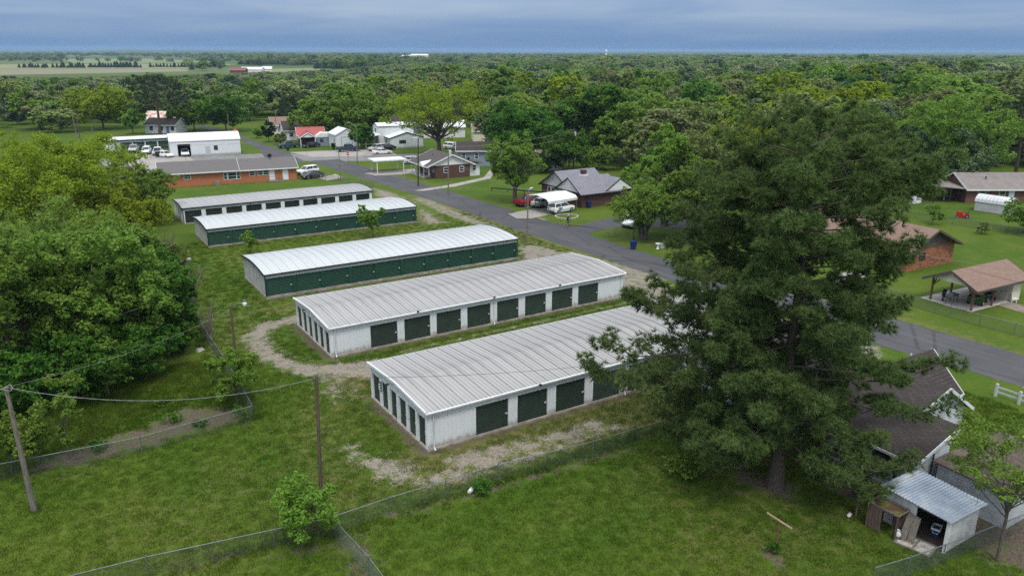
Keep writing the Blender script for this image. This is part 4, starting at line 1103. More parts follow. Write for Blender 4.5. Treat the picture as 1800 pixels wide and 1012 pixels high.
e_doors = [(3.48, 5.94), (6.66, 9.08), (9.79, 12.28), (13.01, 15.47), (16.25, 18.7), (19.45, 21.9), (22.65, 25.1), (25.85, 28.3)]
SE = storage('nearest storage building with a grey ribbed roof, its right end hidden by the pines', 18.4, 39.04, 32.5, 9.15, 2.74, 0.26, False, e_doors, 2.05, DOOR_OLD, ROOF_OLD, white_trim, None, white_metal,
             [(0.25, 1.36), (1.68, 2.82), (3.13, 4.28), (4.64, 5.72), (6.11, 7.25), (7.56, 8.87)], spouts=(0.42, 15.88), group=GRP)
d_doors = [(3.48, 5.91), (6.56, 9.01), (9.63, 12.06), (12.70, 15.12), (15.82, 18.17), (18.88, 21.26), (21.95, 24.40), (25.09, 27.57)]
SD = storage('second nearest storage building with white piers and eight dark doors on its long side', 18.47, 57.0, 30.75, 9.05, 2.64, 0.28, False, d_doors, 1.98, DOOR_OLD, ROOF_OLD, white_trim, None, white_metal,
             [(0.25, 1.36), (1.68, 2.82), (3.13, 4.28), (4.64, 5.72), (6.11, 7.25), (7.56, 8.8)], spouts=(0.40, 15.45, 30.4), group=GRP)
c_doors = [(0.12 + 3.0 * i, 0.12 + 3.0 * i + 2.62) for i in range(10)]
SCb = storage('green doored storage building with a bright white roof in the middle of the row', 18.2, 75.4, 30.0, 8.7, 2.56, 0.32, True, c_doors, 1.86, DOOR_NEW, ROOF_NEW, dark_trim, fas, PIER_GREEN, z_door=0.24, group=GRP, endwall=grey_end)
b_doors = [(0.10 + 2.9 * i, 0.10 + 2.9 * i + 2.55) for i in range(10)]
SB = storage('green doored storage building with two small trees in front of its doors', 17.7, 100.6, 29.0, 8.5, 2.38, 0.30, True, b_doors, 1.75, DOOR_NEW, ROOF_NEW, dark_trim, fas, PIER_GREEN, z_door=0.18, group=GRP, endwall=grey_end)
a_doors = [(0.2 + 2.88 * i, 0.2 + 2.88 * i + 2.3) for i in range(10)]
SA = storage('farthest storage building of the row with blackish doors between white piers', 17.6, 116.7, 28.9, 7.7, 2.32, 0.27, True, a_doors, 1.75, DOOR_DARK, ROOF_DULL, dark_trim, fas, white_trim, z_door=0.12, group=GRP, endwall=white_metal)
m = MB()
for x in (9.5, 19.3, ): m.tube([(x, -0.06, 2.3), (x, -0.06, 0.05)], 0.05, 6)
m.build('downspout', dark_trim, SA)
def letter(parent, ch, loc, size, mat, rot):
    cu = bpy.data.curves.new('letter', 'FONT'); cu.body = ch; cu.size = size; cu.extrude = 0.012; cu.align_x = 'CENTER'; cu.offset = 0.012
    cu.materials.append(mat)
    o = bpy.data.objects.new('letter', cu); C.objects.link(o)
    me = bpy.data.meshes.new_from_object(o.evaluated_get(bpy.context.evaluated_depsgraph_get()))
    bpy.data.objects.remove(o)
    if not me.materials: me.materials.append(mat)
    o = link('letter', me, parent, loc); o.rotation_euler = rot
    return o
plate = MB(); plate.box(-0.035, -0.022, 7.18, 7.66, 1.25, 1.95)
plate.build('letter_plate', dark_trim, SE)
letter(SE, 'E', (-0.06, 7.42, 1.35), 0.66, white_trim, (R(90), 0, R(-90)))
def flood(parent, x, y, z, rz=0):
    m = MB(); m.box(-0.09, 0.09, -0.16, -0.02, 0.0, 0.11); m.box(-0.03, 0.03, -0.02, 0.06, 0.02, 0.07)
    o = m.build('flood_light', dark_metal, parent); o.location = (x, y, z); o.rotation_euler = (0, 0, rz)
for st, xs in ((SE, (8.2, 22)), (SD, (7.7, 15.3, 22.6))):
    for x in xs: flood(st, x, -0.32, 2.70)
flood(SE, -0.28, 5.2, 2.62, R(-90)); flood(SD, -0.28, 5.6, 2.52, R(-90))

def ordinals():
    words = ['second', 'third', 'fourth', 'fifth', 'sixth', 'seventh', 'eighth', 'ninth', 'tenth', 'eleventh', 'twelfth', 'thirteenth', 'fourteenth', 'fifteenth', 'sixteenth', 'seventeenth', 'eighteenth', 'nineteenth', 'twentieth']
    d = {}
    for o in C.objects:
        if o.get('label') and o.get('category'): d.setdefault(o['label'], []).append(o)
    for lab, os_ in d.items():
        if len(os_) < 2: continue
        os_.sort(key=lambda o: to_px(o.location.x, o.location.y)[0])
        for i, o in enumerate(os_):
            if len(os_) == 2: p = ('left one of two', 'right one of two')[i]
            else: p = 'leftmost' if i == 0 else 'rightmost' if i == len(os_) - 1 else (words[i - 1] + ' from left' if i - 1 < len(words) else 'far right')
            o['label'] = lab + ', ' + p
ordinals()
# ------------------------------------------------------------------ houses
SH_GREY = brick_mat('grey shingles', (0.135, 0.128, 0.128), (0.165, 0.155, 0.155), (0.08, 0.076, 0.075), 0.35, 0.16, 0.012, 0.4, 0.95, (0.11, 0.105, 0.105), 'roofx')
SH_GREYV = brick_mat('brown grey shingles', (0.085, 0.078, 0.075), (0.112, 0.102, 0.096), (0.05, 0.045, 0.043), 0.35, 0.16, 0.012, 0.4, 0.95, None, 'roofx')
SH_DARK = brick_mat('charcoal shingles', (0.052, 0.044, 0.044), (0.080, 0.068, 0.066), (0.022, 0.019, 0.019), 0.45, 0.19, 0.02, 0.9, 0.95, (0.04, 0.034, 0.034), 'roofx')
SH_DARKY = brick_mat('charcoal shingles side', (0.052, 0.044, 0.044), (0.080, 0.068, 0.066), (0.022, 0.019, 0.019), 0.45, 0.19, 0.02, 0.9, 0.95, (0.04, 0.034, 0.034), 'roofy')
SH_TAN = brick_mat('tan brown shingles', (0.20, 0.132, 0.107), (0.265, 0.184, 0.15), (0.13, 0.085, 0.07), 0.4, 0.17, 0.014, 0.5, 0.95, (0.18, 0.118, 0.095), 'roofx')
SH_WORN = brick_mat('worn grey brown shingles', (0.20, 0.185, 0.18), (0.28, 0.265, 0.26), (0.14, 0.12, 0.11), 0.5, 0.2, 0.02, 0.3, 0.95, (0.15, 0.095, 0.07), 'roofx')
BR_ORANGE = brick_mat('orange brick', (0.46, 0.165, 0.070), (0.40, 0.135, 0.06), (0.36, 0.21, 0.14), 0.24, 0.085, 0.008, 0.3, blot=(0.36, 0.125, 0.055))
BR_BROWN = brick_mat('dark brown brick', (0.115, 0.060, 0.045), (0.085, 0.045, 0.036), (0.15, 0.10, 0.08), 0.24, 0.085, 0.008, 0.3)
BR_RED = brick_mat('mixed red brick', (0.42, 0.17, 0.085), (0.13, 0.05, 0.032), (0.34, 0.19, 0.12), 0.42, 0.14, 0.008, 0.3, blot=(0.42, 0.18, 0.09))
BR_GREY = brick_mat('faded red brick', (0.17, 0.08, 0.06), (0.135, 0.065, 0.05), (0.2, 0.14, 0.12), 0.24, 0.085, 0.008, 0.3)
WHITE_PAINT = M('white paint', (0.66, 0.67, 0.68), (0.54, 0.55, 0.56), 0.8, 0.6, lo=0.45, hi=0.85)
SIDING = M('aged white clapboard', (0.48, 0.505, 0.54), (0.34, 0.355, 0.375), 1.2, 0.7, lo=0.4, hi=0.8)
BLUE_SIDING = M('grey blue siding', (0.22, 0.26, 0.33), (0.18, 0.215, 0.28), 1, 0.7)
RED_METAL = M('red metal roof', (0.36, 0.085, 0.082), (0.30, 0.07, 0.07), 1.5, 0.45, spec=0.4)
GREY_METAL = M('grey purple metal roof', (0.205, 0.20, 0.235), (0.17, 0.165, 0.195), 1.5, 0.4, 0.2)
WHITE_ROOF = M('white metal roof', (0.66, 0.68, 0.70), (0.56, 0.58, 0.6), 0.6, 0.45)
CREAM = M('cream paint', (0.66, 0.62, 0.52), (0.55, 0.51, 0.42), 1, 0.7)
BROWN_TRIM = M('brown trim', (0.075, 0.058, 0.05), (0.10, 0.08, 0.07), 2, 0.7)
def window(parent, face, at, w, h, z, frame=None, split=True, depth=0.05):
    """face: '-y' '+y' '-x' '+x' wall; at = (coordinate along the wall, wall plane)."""
    s, p = at; o = -1 if face[0] == '-' else 1
    def bx(m, s0, s1, d0, d1, z0, z1, mi=0):
        d0, d1 = sorted((p + o * d0, p + o * d1))
        if face[1] == 'y': m.box(s0, s1, d0, d1, z0, z1, mi)
        else: m.box(d0, d1, s0, s1, z0, z1, mi)
    f = MB(); b = 0.08
    bx(f, s - w / 2 - b, s - w / 2, 0.0, depth, z - b, z + h + b); bx(f, s + w / 2, s + w / 2 + b, 0.0, depth, z - b, z + h + b)
    bx(f, s - w / 2, s + w / 2, 0.0, depth, z + h, z + h + b); bx(f, s - w / 2, s + w / 2, 0.0, depth, z - b, z)
    if split: bx(f, s - w / 2, s + w / 2, 0.012, depth - 0.01, z + h / 2 - 0.03, z + h / 2 + 0.03)
    fo = f.build('window', frame or white_trim, parent)
    q = MB(); bx(q, s - w / 2, s + w / 2, 0.002, 0.016, z, z + h); q.build('pane', glass, fo)
    return fo
def door(parent, face, at, w=0.95, h=2.05, z=0.05, mat=None):
    s, p = at; o = -1 if face[0] == '-' else 1; m = MB()
    def bx(m, s0, s1, d0, d1, z0, z1):
        d0, d1 = sorted((p + o * d0, p + o * d1))
        if face[1] == 'y': m.box(s0, s1, d0, d1, z0, z1)
        else: m.box(d0, d1, s0, s1, z0, z1)
    bx(m, s - w / 2, s + w / 2, 0.0, 0.05, z, z + h); bx(m, s - w / 2 + .15, s + w / 2 - .15, 0.05, 0.062, z + 0.2, z + 0.9); bx(m, s - w / 2 + .15, s + w / 2 - .15, 0.05, 0.062, z + 1.1, z + h - 0.18)
    d = m.build('door', mat or white_trim, parent)
    k = MB(); bx(k, s + w / 2 - 0.14, s + w / 2 - 0.08, 0.05, 0.11, z + 0.95, z + 1.02); k.build('handle', galv, d)
    return d
def roof_gable(parent, x0, x1, y0, y1, ze, zr, axis, mat, ovg=0.35, ove=0.45, th=0.14, fascia=None, matname='roof', ribs=None, ridge=None):
    """Gable roof over the wall rectangle; axis = direction of the ridge. The slope runs on past the wall by ove."""
    m = MB()
    if axis == 'x': a0, a1, b0, b1 = x0 - ovg, x1 + ovg, y0, y1
    else: a0, a1, b0, b1 = y0 - ovg, y1 + ovg, x0, x1
    bm = (b0 + b1) / 2 if ridge is None else ridge
    def P(a, b, z): return (a, b, z) if axis == 'x' else (b, a, z)
    for bb, sgn in ((b0, -1), (b1, 1)):
        half = abs(bb - bm); sl = (zr - ze) / half; be = bb + sgn * ove; zl = ze - sl * ove
        lo = [P(a0, be, zl), P(a1, be, zl), P(a1, bm, zr), P(a0, bm, zr)]
        m.hexa([(x, y, z) for x, y, z in lo] + [(x, y, z + th) for x, y, z in lo])
        if ribs:
            k = int((a1 - a0) / ribs)
            for i in range(k + 1):
                a = a0 + 0.02 + (a1 - a0 - 0.04) * i / k
                m.bar(P(a, be, zl + th + 0.012), P(a, bm, zr + th + 0.012), 0.05, 0.035)
    r = m.build(matname, mat, parent)
    f = MB()
    for a in (a0 - 0.02, a1 + 0.02):
        for bb, sgn in ((b0, -1), (b1, 1)):
            half = abs(bb - bm); sl = (zr - ze) / half; be = bb + sgn * ove; zl = ze - sl * ove
            f.bar(P(a, be, zl + th * 0.3), P(a, bm, zr + th * 0.3), 0.05, th * 1.7)
    for bb, sgn in ((b0, -1), (b1, 1)):
        half = abs(bb - bm); sl = (zr - ze) / half; be = bb + sgn * (ove + 0.02); zl = ze - sl * ove
        f.bar(P(a0, be, zl + th * 0.3), P(a1, be, zl + th * 0.3), 0.05, th * 1.5)
    f.build('fascia', fascia or white_trim, r)
    return r
def walls(parent, x0, x1, y0, y1, ze, mat, zr=None, axis='x', gable=None, name='wall', z0=-0.05, gz=None):
    m = MB(); m.box(x0, x1, y0, y1, z0, ze); w = m.build(name, mat, parent)
    if zr:
        zb = ze + 0.004
        for e in ((x0, x1) if axis == 'x' else (y0, y1)):
            g = MB()
            if axis == 'x': g.prism([(y0, zb), (y1, zb), ((y0 + y1) / 2, zr)], 'x', e - 0.03, e + 0.03)
            else: g.prism([(x0, zb), (x1, zb), ((x0 + x1) / 2, zr)], 'y', e - 0.03, e + 0.03)
            g.build('gable', gable or mat, parent)
    return w
# orange brick ranch house beyond the row
t = thing('brick_house', 'long orange brick house with a grey shingle roof and white framed windows', 'house', (19.6, 151.0, 0), R(-7.5))
walls(t, 0, 24.2, 0, 7.5, 2.55, BR_ORANGE, 4.0, 'x', BR_ORANGE)
roof_gable(t, 0, 13.4, 0, 7.5, 2.55, 4.02, 'x', SH_GREY, ove=0.5); roof_gable(t, 13.5, 24.2, 0, 7.5, 2.5, 3.92, 'x', SH_GREY, ove=0.5)
for x, w, h, z in ((4.6, 1.1, 0.7, 1.35), (11.2, 0.5, 1.2, 0.85), (12.4, 1.4, 1.2, 0.85), (13.5, 0.5, 1.2, 0.85), (16.0, 0.9, 0.8, 1.3), (17.5, 0.8, 0.8, 1.3), (18.5, 0.8, 0.8, 1.3)): window(t, '-y', (x, 0), w, h, z)
door(t, '-y', (19.6, 0), 1.0, 2.0, 0.25); door(t, '-y', (22.1, 0), 1.05, 2.05, 0.1)
m = MB(); m.box(18.6, 20.6, -1.7, -0.02, 0.0, 0.24)
for i in range(3): m.box(20.6 + i * 0.3, 20.9 + i * 0.3, -1.6, -0.3, 0, 0.2 - i * 0.06)
for x in (18.65, 20.5): m.box(x, x + 0.08, -1.7, -1.62, 0.24, 1.15)
m.bar((18.65, -1.66, 1.12), (20.58, -1.66, 1.12), 0.08, 0.06); m.bar((20.6, -1.66, 1.1), (21.5, -1.6, 0.35), 0.07, 0.06); m.build('porch_steps', grey_wood, t)
m = MB(); m.tube([(19.8, 3.0, 3.7), (19.8, 3.0, 4.5)], 0.03, 5); m.tube([(19.8, 2.8, 4.5), (19.8, 2.9, 4.52), (19.8, 2.98, 4.5)], [0.42, 0.38, 0.05], 12); m.build('dish_antenna', dark_metal, t)
for x in (5.8, 15.5):
    m = MB(); m.tube([(x, 2.4, 3.2), (x, 2.4, 3.75)], 0.05, 6); m.build('vent_pipe', galv, t)
m = MB(); m.box(9.2, 10.0, -1.0, -0.35, 0, 0.75); m.box(9.28, 9.92, -0.92, -0.43, 0.75, 0.79)
tag(m.build('air_conditioner', M('grey unit', (0.16, 0.16, 0.16), (0.22, 0.22, 0.21), 3), None), 'grey air conditioner box standing by the orange brick wall', 'air conditioner').matrix_world = t.matrix_basis.copy()
# white barn
t = thing('barn', 'white metal barn with an open garage bay and a small side door', 'barn', (28.3, 194.6, 0), R(-6))
m = MB(); m.box(0, 15.6, 5.95, 6, 0, 3.6); m.box(0, 0.05, 0.05, 5.95, 0, 3.6); m.box(15.55, 15.6, 0.05, 5.95, 0, 3.6); m.box(0, 1.6, 0, 0.05, 0, 3.6); m.box(4.4, 15.6, 0, 0.05, 0, 3.6); m.box(1.6, 4.4, 0, 0.05, 2.9, 3.6)
m.box(0.05, 6, 5.0, 5.05, 0, 3.5, 1); m.box(4.6, 4.65, 0.06, 5.0, 0, 3.5, 1); m.box(0.06, 0.1, 0.06, 5.0, 0, 3.5, 1)
m.build('wall', [white_metal, M('dark barn inside', (0.05, 0.05, 0.05), rough=0.9)], t)
for x in (0.03, 15.57):
    g = MB(); g.prism([(0, 3.604), (6, 3.604), (3, 5.1)], 'x', x - 0.03, x + 0.03); g.build('gable', white_metal, t)
roof_gable(t, 0, 15.6, 0, 6, 3.6, 5.1, 'x', WHITE_ROOF, 0.1, 0.1, 0.1, ribs=0.9)
door(t, '-y', (8.2, 0), 1.0, 2.2, 0.05, M('grey white door', (0.42, 0.45, 0.5), rough=0.5)); window(t, '-y', (10.0, 0), 0.7, 0.9, 1.3, dark_trim)
m = MB(); m.bar((1.52, -0.02, 0), (1.52, -0.02, 2.98), 0.12, 0.06); m.bar((4.48, -0.02, 0), (4.48, -0.02, 2.98), 0.12, 0.06); m.bar((1.4, -0.02, 2.97), (4.6, -0.02, 2.97), 0.06, 0.12); m.build('bay_frame', white_trim, t)
# far green door row
t = thing('storage_building', 'distant low storage building with green doors behind the parked trucks', 'storage building', (16.2, 212.6, 0), R(-2), None)
walls(t, 0, 3.2, 0, 6, 2.7, white_metal); m = MB(); m.box(3.2, 15, 0.05, 6, 0, 2.7); m.build('wall', white_metal, t)
dm = door_mesh(2.55, 2.0, DOOR_NEW)
for i in range(4): link('door', dm, t, (3.5 + i * 2.85, 0.04, 0.1))
m = MB(); m.hexa([(-.2, -.3, 2.72), (15.2, -.3, 2.72), (15.2, 6.3, 2.85), (-.2, 6.3, 2.85), (-.2, -.3, 2.84), (15.2, -.3, 2.84), (15.2, 6.3, 2.97), (-.2, 6.3, 2.97)]); m.build('roof', WHITE_ROOF, t)
m = MB(); m.box(-0.25, 15.25, -0.36, -0.31, 2.55, 2.80); m.build('eave_trim', dark_trim, t)
door(t, '-y', (1.7, 0), 0.9, 2.0)
# small white house under the lone pine
t = thing('house', 'small white house with a dark hip roof under the lone pine', 'house', (31.0, 256.5, 0), R(-38))
walls(t, 0, 9.6, 0, 7, 2.6, WHITE_PAINT, 4.0, 'x', WHITE_PAINT)
roof_gable(t, 0, 9.6, 0, 7, 2.6, 4.2, 'x', SH_DARK)
for x in (2.0, 5.2, 8.7): window(t, '-y', (x, 0), 0.9, 1.1, 0.95, M('blue frame', (0.05, 0.08, 0.22), rough=0.6))
door(t, '-y', (7.2, 0), 0.95, 2.0, 0.1, M('blue grey door', (0.12, 0.16, 0.26), rough=0.6))
t = thing('house', 'low house with a faded red and white roof behind the small white house', 'house', (33.5, 277, 0), R(-38))
walls(t, 0, 12, 0, 7, 2.8, WHITE_PAINT, 4.6, 'x'); roof_gable(t, 0, 12, 0, 7, 2.8, 4.8, 'x', M('faded red roof', (0.42, 0.20, 0.16), (0.62, 0.55, 0.52), 0.9, 0.7, lo=0.45, hi=0.55))
# houses on the north street
def x_house(name, label, loc, rz, L, W, ze, zr, wallm, roofm, axis='x', gable=None, wins=(), ribs=None, fascia=None):
    t = thing(name, label, 'house', loc, rz)
    walls(t, 0, L, 0, W, ze, wallm, zr - 0.1, axis, gable or wallm); roof_gable(t, 0, L, 0, W, ze, zr, axis, roofm, 0.25, 0.35, ribs=ribs, fascia=fascia)
    for f, s, p, w, h, z in wins: window(t, f, (s, p), w, h, z)
    return t
x_house('house', 'tan house with a brown shingle roof at the far end of the row', gp(480, 237), R(-8), 8, 9, 2.7, 4.7, CREAM, SH_TAN, 'x', wins=(('-y', 2.0, 0, 1, 1, 1), ('-y', 6, 0, 1, 1, 1), ('-x', 3, 0, 1, 1, 1)))
x_house('house', 'white house with a charcoal roof between the brown roof and the red roof', gp(500, 247), R(-8), 7.5, 8, 2.7, 4.8, WHITE_PAINT, SH_DARK, 'x', wins=(('-y', 2.0, 0, 1, 1, 1), ('-x', 3, 0, 1, 1, 1)))
t = thing('house', 'brick house with a red metal roof and an open carport', 'house', (60.2, 199.0, 0), R(-14))
walls(t, 0, 6.6, 3.6, 9.5, 2.7, BR_GREY, 4.3, 'x', WHITE_PAINT); roof_gable(t, -0.4, 6.6, 3.4, 9.5, 2.7, 4.4, 'x', RED_METAL, 0.2, 0.3, ribs=0.6)
roof_gable(t, 0.1, 4.0, -0.6, 4.8, 2.5, 3.7, 'y', RED_METAL, 0.15, 0.3, ribs=0.6)
m = MB(); m.prism([(0.1, 2.504), (4.0, 2.504), (2.05, 3.6)], 'y', -0.58, -0.5); m.build('gable', WHITE_PAINT, t)
for x in (0.2, 3.9):
    m = MB(); m.box(x - 0.1, x + 0.1, -0.6, -0.4, 0, 2.5); m.build('carport_post', white_trim, t)
window(t, '-y', (5.2, 3.6), 1.0, 1.0, 1.0)
m = MB(); m.box(3.75, 7.6, 1.0, 6.5, 0, 2.3); m.build('wall', BLUE_SIDING, t)
m = MB(); m.prism([(3.5, 2.304), (7.9, 2.304), (7.9, 3.1), (5.6, 3.45)], 'y', 0.9, 6.6); m.build('gable', WHITE_PAINT, t); window(t, '-y', (5.6, 1.0), 0.75, 0.8, 1.05, dark_trim)
t = thing('garage', 'white gabled garage with a wide overhead door behind the blue pickup', 'garage', (67.2, 191.2, 0), R(-2))
walls(t, 0, 5.6, 0, 6.2, 3.5, white_metal, 4.85, 'y', white_metal); roof_gable(t, 0, 5.6, 0, 6.2, 3.5, 4.9, 'y', WHITE_ROOF, 0.2, 0.25, 0.1)
m = MB()
for i in range(4): m.box(1.5, 4.1, -0.06, 0.0, 0.05 + i * 0.68, 0.70 + i * 0.68)
m.build('overhead_door', M('pale overhead door', (0.62, 0.66, 0.72), rough=0.5), t)
m = MB(); m.box(1.36, 1.48, -0.08, 0.0, 0, 2.9); m.box(4.12, 4.24, -0.08, 0.0, 0, 2.9); m.box(1.36, 4.24, -0.08, 0.0, 2.78, 2.9); m.build('door_frame', M('blue grey frame', (0.25, 0.28, 0.34)), t)
window(t, '-x', (1.6, 0), 0.8, 1.0, 1.2)
t = thing('house', 'white two level building with a lean to canopy and white metal roofs', 'house', (77.2, 184.6, 0), R(-8))
walls(t, 0, 9.5, 4.5, 10, 5.2, white_metal, 5.9, 'x', white_metal); roof_gable(t, 0, 9.5, 4.5, 10, 5.2, 5.9, 'x', WHITE_ROOF, 0.15, 0.15, 0.1, fascia=dark_trim)
walls(t, 1.8, 10.5, -0.5, 4.45, 2.7, white_metal); roof_gable(t, 1.8, 10.5, -0.5, 6.0, 2.7, 4.0, 'y', WHITE_ROOF, 0.15, 0.3, 0.1, fascia=dark_trim)
m = MB(); m.prism([(1.8, 2.704), (10.5, 2.704), (6.15, 3.95)], 'y', -0.5, -0.44); m.build('gable', white_metal, t)
m = MB(); m.hexa([(-4.2, 1.5, 2.7), (0.0, 1.5, 3.4), (0.0, 9, 3.4), (-4.2, 9, 2.7), (-4.2, 1.5, 2.8), (0.0, 1.5, 3.5), (0, 9, 3.5), (-4.2, 9, 2.8)]); m.build('canopy_roof', WHITE_ROOF, t)
for y in (1.7, 8.8):
    m = MB(); m.box(-4.1, -3.95, y - .07, y + .07, 0, 2.7); m.build('canopy_post', white_trim, t)
window(t, '-y', (5.0, -0.5), 1.6, 0.7, 1.3, dark_trim, False); door(t, '-x', (1.2, 1.8), 0.9, 2.1); window(t, '-x', (7.2, 0), 0.7, 0.8, 3.7, dark_trim); window(t, '-x', (3.2, 1.8), 0.9, 0.6, 1.4, dark_trim)
# flat white carport by the street
t = thing('carport', 'flat white carport on thin posts beside the brown brick house', 'carport', (59.6, 147.6, 0), R(-6))
m = MB(); m.box(-0.4, 6.6, -1.2, 3.4, 2.55, 2.72); m.build('carport_roof', WHITE_ROOF, t)
m = MB(); m.box(-0.45, 6.65, -1.25, -1.2, 2.50, 2.74); m.box(-0.45, -0.4, -1.2, 3.4, 2.50, 2.74); m.build('fascia', white_trim, t)
for x in (0.3, 5.9):
    for y in (-1.0, 3.0):
        m = MB(); m.box(x - 0.07, x + 0.07, y - .07, y + .07, 0, 2.55); m.build('post', white_trim, t)
# brown brick house with the wide grey roof
t = thing('brick_house', 'brown brick house with a wide grey shingle roof, white gable and porch posts', 'house', (67.0, 134.6, 0), R(-4))
walls(t, 0, 7.4, 0, 9.0, 2.55, BR_BROWN, 4.3, 'y', WHITE_PAINT)
roof_gable(t, -1.6, 8.0, 0, 9.0, 2.55, 4.55, 'y', SH_GREYV, 0.5, 0.4, ridge=3.4)
m = MB(); m.prism([(-1.4, 2.6), (8.1, 2.6), (3.4, 4.42)], 'y', -0.06, 0.0); m.build('gable', WHITE_PAINT, t)
walls(t, 7.4, 9.8, 0.5, 7.5, 2.5, WHITE_PAINT); m = MB(); m.hexa([(7.6, -0.2, 2.95), (10.2, -0.2, 2.5), (10.2, 7.9, 2.5), (7.6, 7.9, 2.95), (7.6, -0.2, 3.1), (10.2, -0.2, 2.64), (10.2, 7.9, 2.64), (7.6, 7.9, 3.1)]); m.build('roof', SH_GREYV, t)
for x in (2.2, 5.6): window(t, '-y', (x, 0), 0.85, 0.95, 1.15)
window(t, '-y', (8.6, 0.5), 0.7, 0.95, 1.15); window(t, '-x', (1.2, 0), 1.0, 0.9, 1.2); window(t, '-x', (5.2, 0), 1.1, 1.3, 0.8); door(t, '-x', (3.4, 0), 0.95, 2.0)
m = MB(); m.box(-1.7, 0, 2.2, 9.0, 0.0, 0.15); m.build('porch_slab', concrete, t)
for y in (2.4, 4.6, 6.8, 8.8):
    m = MB(); m.box(-1.6, -1.46, y - .07, y + .07, 0.15, 2.35); m.build('porch_post', white_trim, t)
m = MB(); m.hexa([(-2.1, 1.2, 2.3), (-2.1, 4.2, 2.3), (0.9, 4.2, 3.0), (0.9, 1.2, 3.0), (-2.1, 2.7, 3.2), (-2.1, 2.71, 3.2), (0.9, 2.71, 3.5), (0.9, 2.7, 3.5)]); m.build('porch_gable', WHITE_PAINT, t)
m = MB(); m.tube([(5.2, 3.0, 4.0), (5.2, 3.0, 4.5)], 0.08, 6); m.tube([(1.5, 5.0, 3.8), (1.5, 5.0, 4.3)], 0.05, 6); m.build('vent_pipe', dark_metal, t)
m = MB(); m.tube([(7.4, 0.8, 3.0), (7.4, 0.8, 3.5)], 0.03, 5); m.tube([(7.4, 0.6, 3.5), (7.4, 0.68, 3.52), (7.4, 0.74, 3.5)], [0.3, 0.27, 0.05], 10); m.build('dish_antenna', dark_metal, t)
# grey blue house behind it
t = thing('house', 'grey blue house with a dark roof half hidden behind the brown brick house', 'house', (79.0, 148.0, 0), R(-30))
walls(t, 0, 9.5, 0, 7, 3.4, BLUE_SIDING, 4.6, 'x', BLUE_SIDING); roof_gable(t, 0, 9.5, 0, 7, 3.4, 4.8, 'x', SH_DARK)
for x in (1.4, 4.2, 7.2): window(t, '-y', (x, 0), 0.7, 1.2, 1.6)
# grey metal roofed house with white carport
t = thing('brick_house', 'brown brick house with a grey metal roof, white gables and a brick chimney', 'house', (73.9, 96.4, 0), R(0))
walls(t, 0, 7.6, 0, 11.5, 2.45, BR_BROWN)
roof_gable(t, 0, 7.6, 3.2, 11.5, 2.45, 4.9, 'x', GREY_METAL, 0.4, 0.5, 0.1, fascia=dark_metal, ribs=0.5)
roof_gable(t, -0.5, 7.6, 0.0, 6.4, 2.45, 4.45, 'x', GREY_METAL, 0.15, 0.5, 0.1, fascia=dark_metal, ribs=0.5)
for pg, xa, xb in (([(0, 2.454), (6.4, 2.454), (3.2, 4.42)], -0.5, -0.42), ([(3.2, 2.454), (11.5, 2.454), (7.35, 4.85)], -0.02, 0.04), ([(0.0, 2.454), (6.4, 2.454), (3.2, 4.42)], 7.58, 7.64)):
    m = MB(); m.prism(pg, 'x', xa, xb); m.build('gable', WHITE_PAINT, t)
roof_gable(t, 4.6, 10.4, -0.2, 5.0, 2.4, 4.2, 'y', GREY_METAL, 0.1, 0.4, 0.1, fascia=dark_metal, ribs=0.5)
m = MB(); m.prism([(4.6, 2.404), (10.4, 2.404), (7.5, 4.15)], 'y', -0.26, -0.18); m.build('gable', WHITE_PAINT, t)
m = MB(); m.box(7.6, 10.2, 0.0, 4.6, -0.05, 2.4); m.build('wall', BR_BROWN, t)
m = MB(); m.box(3.4, 4.1, 4.4, 5.2, 3.6, 5.15); m.box(3.32, 4.18, 4.32, 5.28, 5.15, 5.25); m.build('chimney', BR_BROWN, t)
m = MB(); m.box(3.25, 4.25, 4.2, 5.35, 4.0, 4.55); m.build('chimney_flashing', white_trim, t)
for y, w in ((6.6, 0.8), (8.0, 1.1), (9.2, 0.8)): window(t, '-x', (y, 0), w, 1.5, 0.6)
door(t, '-x', (4.6, 0), 0.95, 2.05)
t = thing('carport', 'white arched metal carport sheltering a white suv', 'carport', (66.0, 94.6, 0), R(8))
m = MB(); pr = [(-0.05, 2.05), (0.35, 2.4), (2.6, 2.75), (4.85, 2.4), (5.25, 2.05)]
for (ya, za), (yb, zb) in zip(pr[:-1], pr[1:]): m.hexa([(0, ya, za), (6.2, ya, za), (6.2, yb, zb), (0, yb, zb), (0, ya, za + .06), (6.2, ya, za + .06), (6.2, yb, zb + .06), (0, yb, zb + .06)])
m.box(0, 6.2, -0.1, -0.05, 1.75, 2.1); m.box(0, 6.2, 5.25, 5.3, 1.75, 2.1)
m.build('carport_roof', WHITE_ROOF, t)
for x in (0.15, 2.1, 4.1, 6.05):
    for y in (0.0, 5.2):
        m = MB(); m.box(x - .04, x + .04, y - .04, y + .04, 0, 2.05); m.build('post', galv, t)
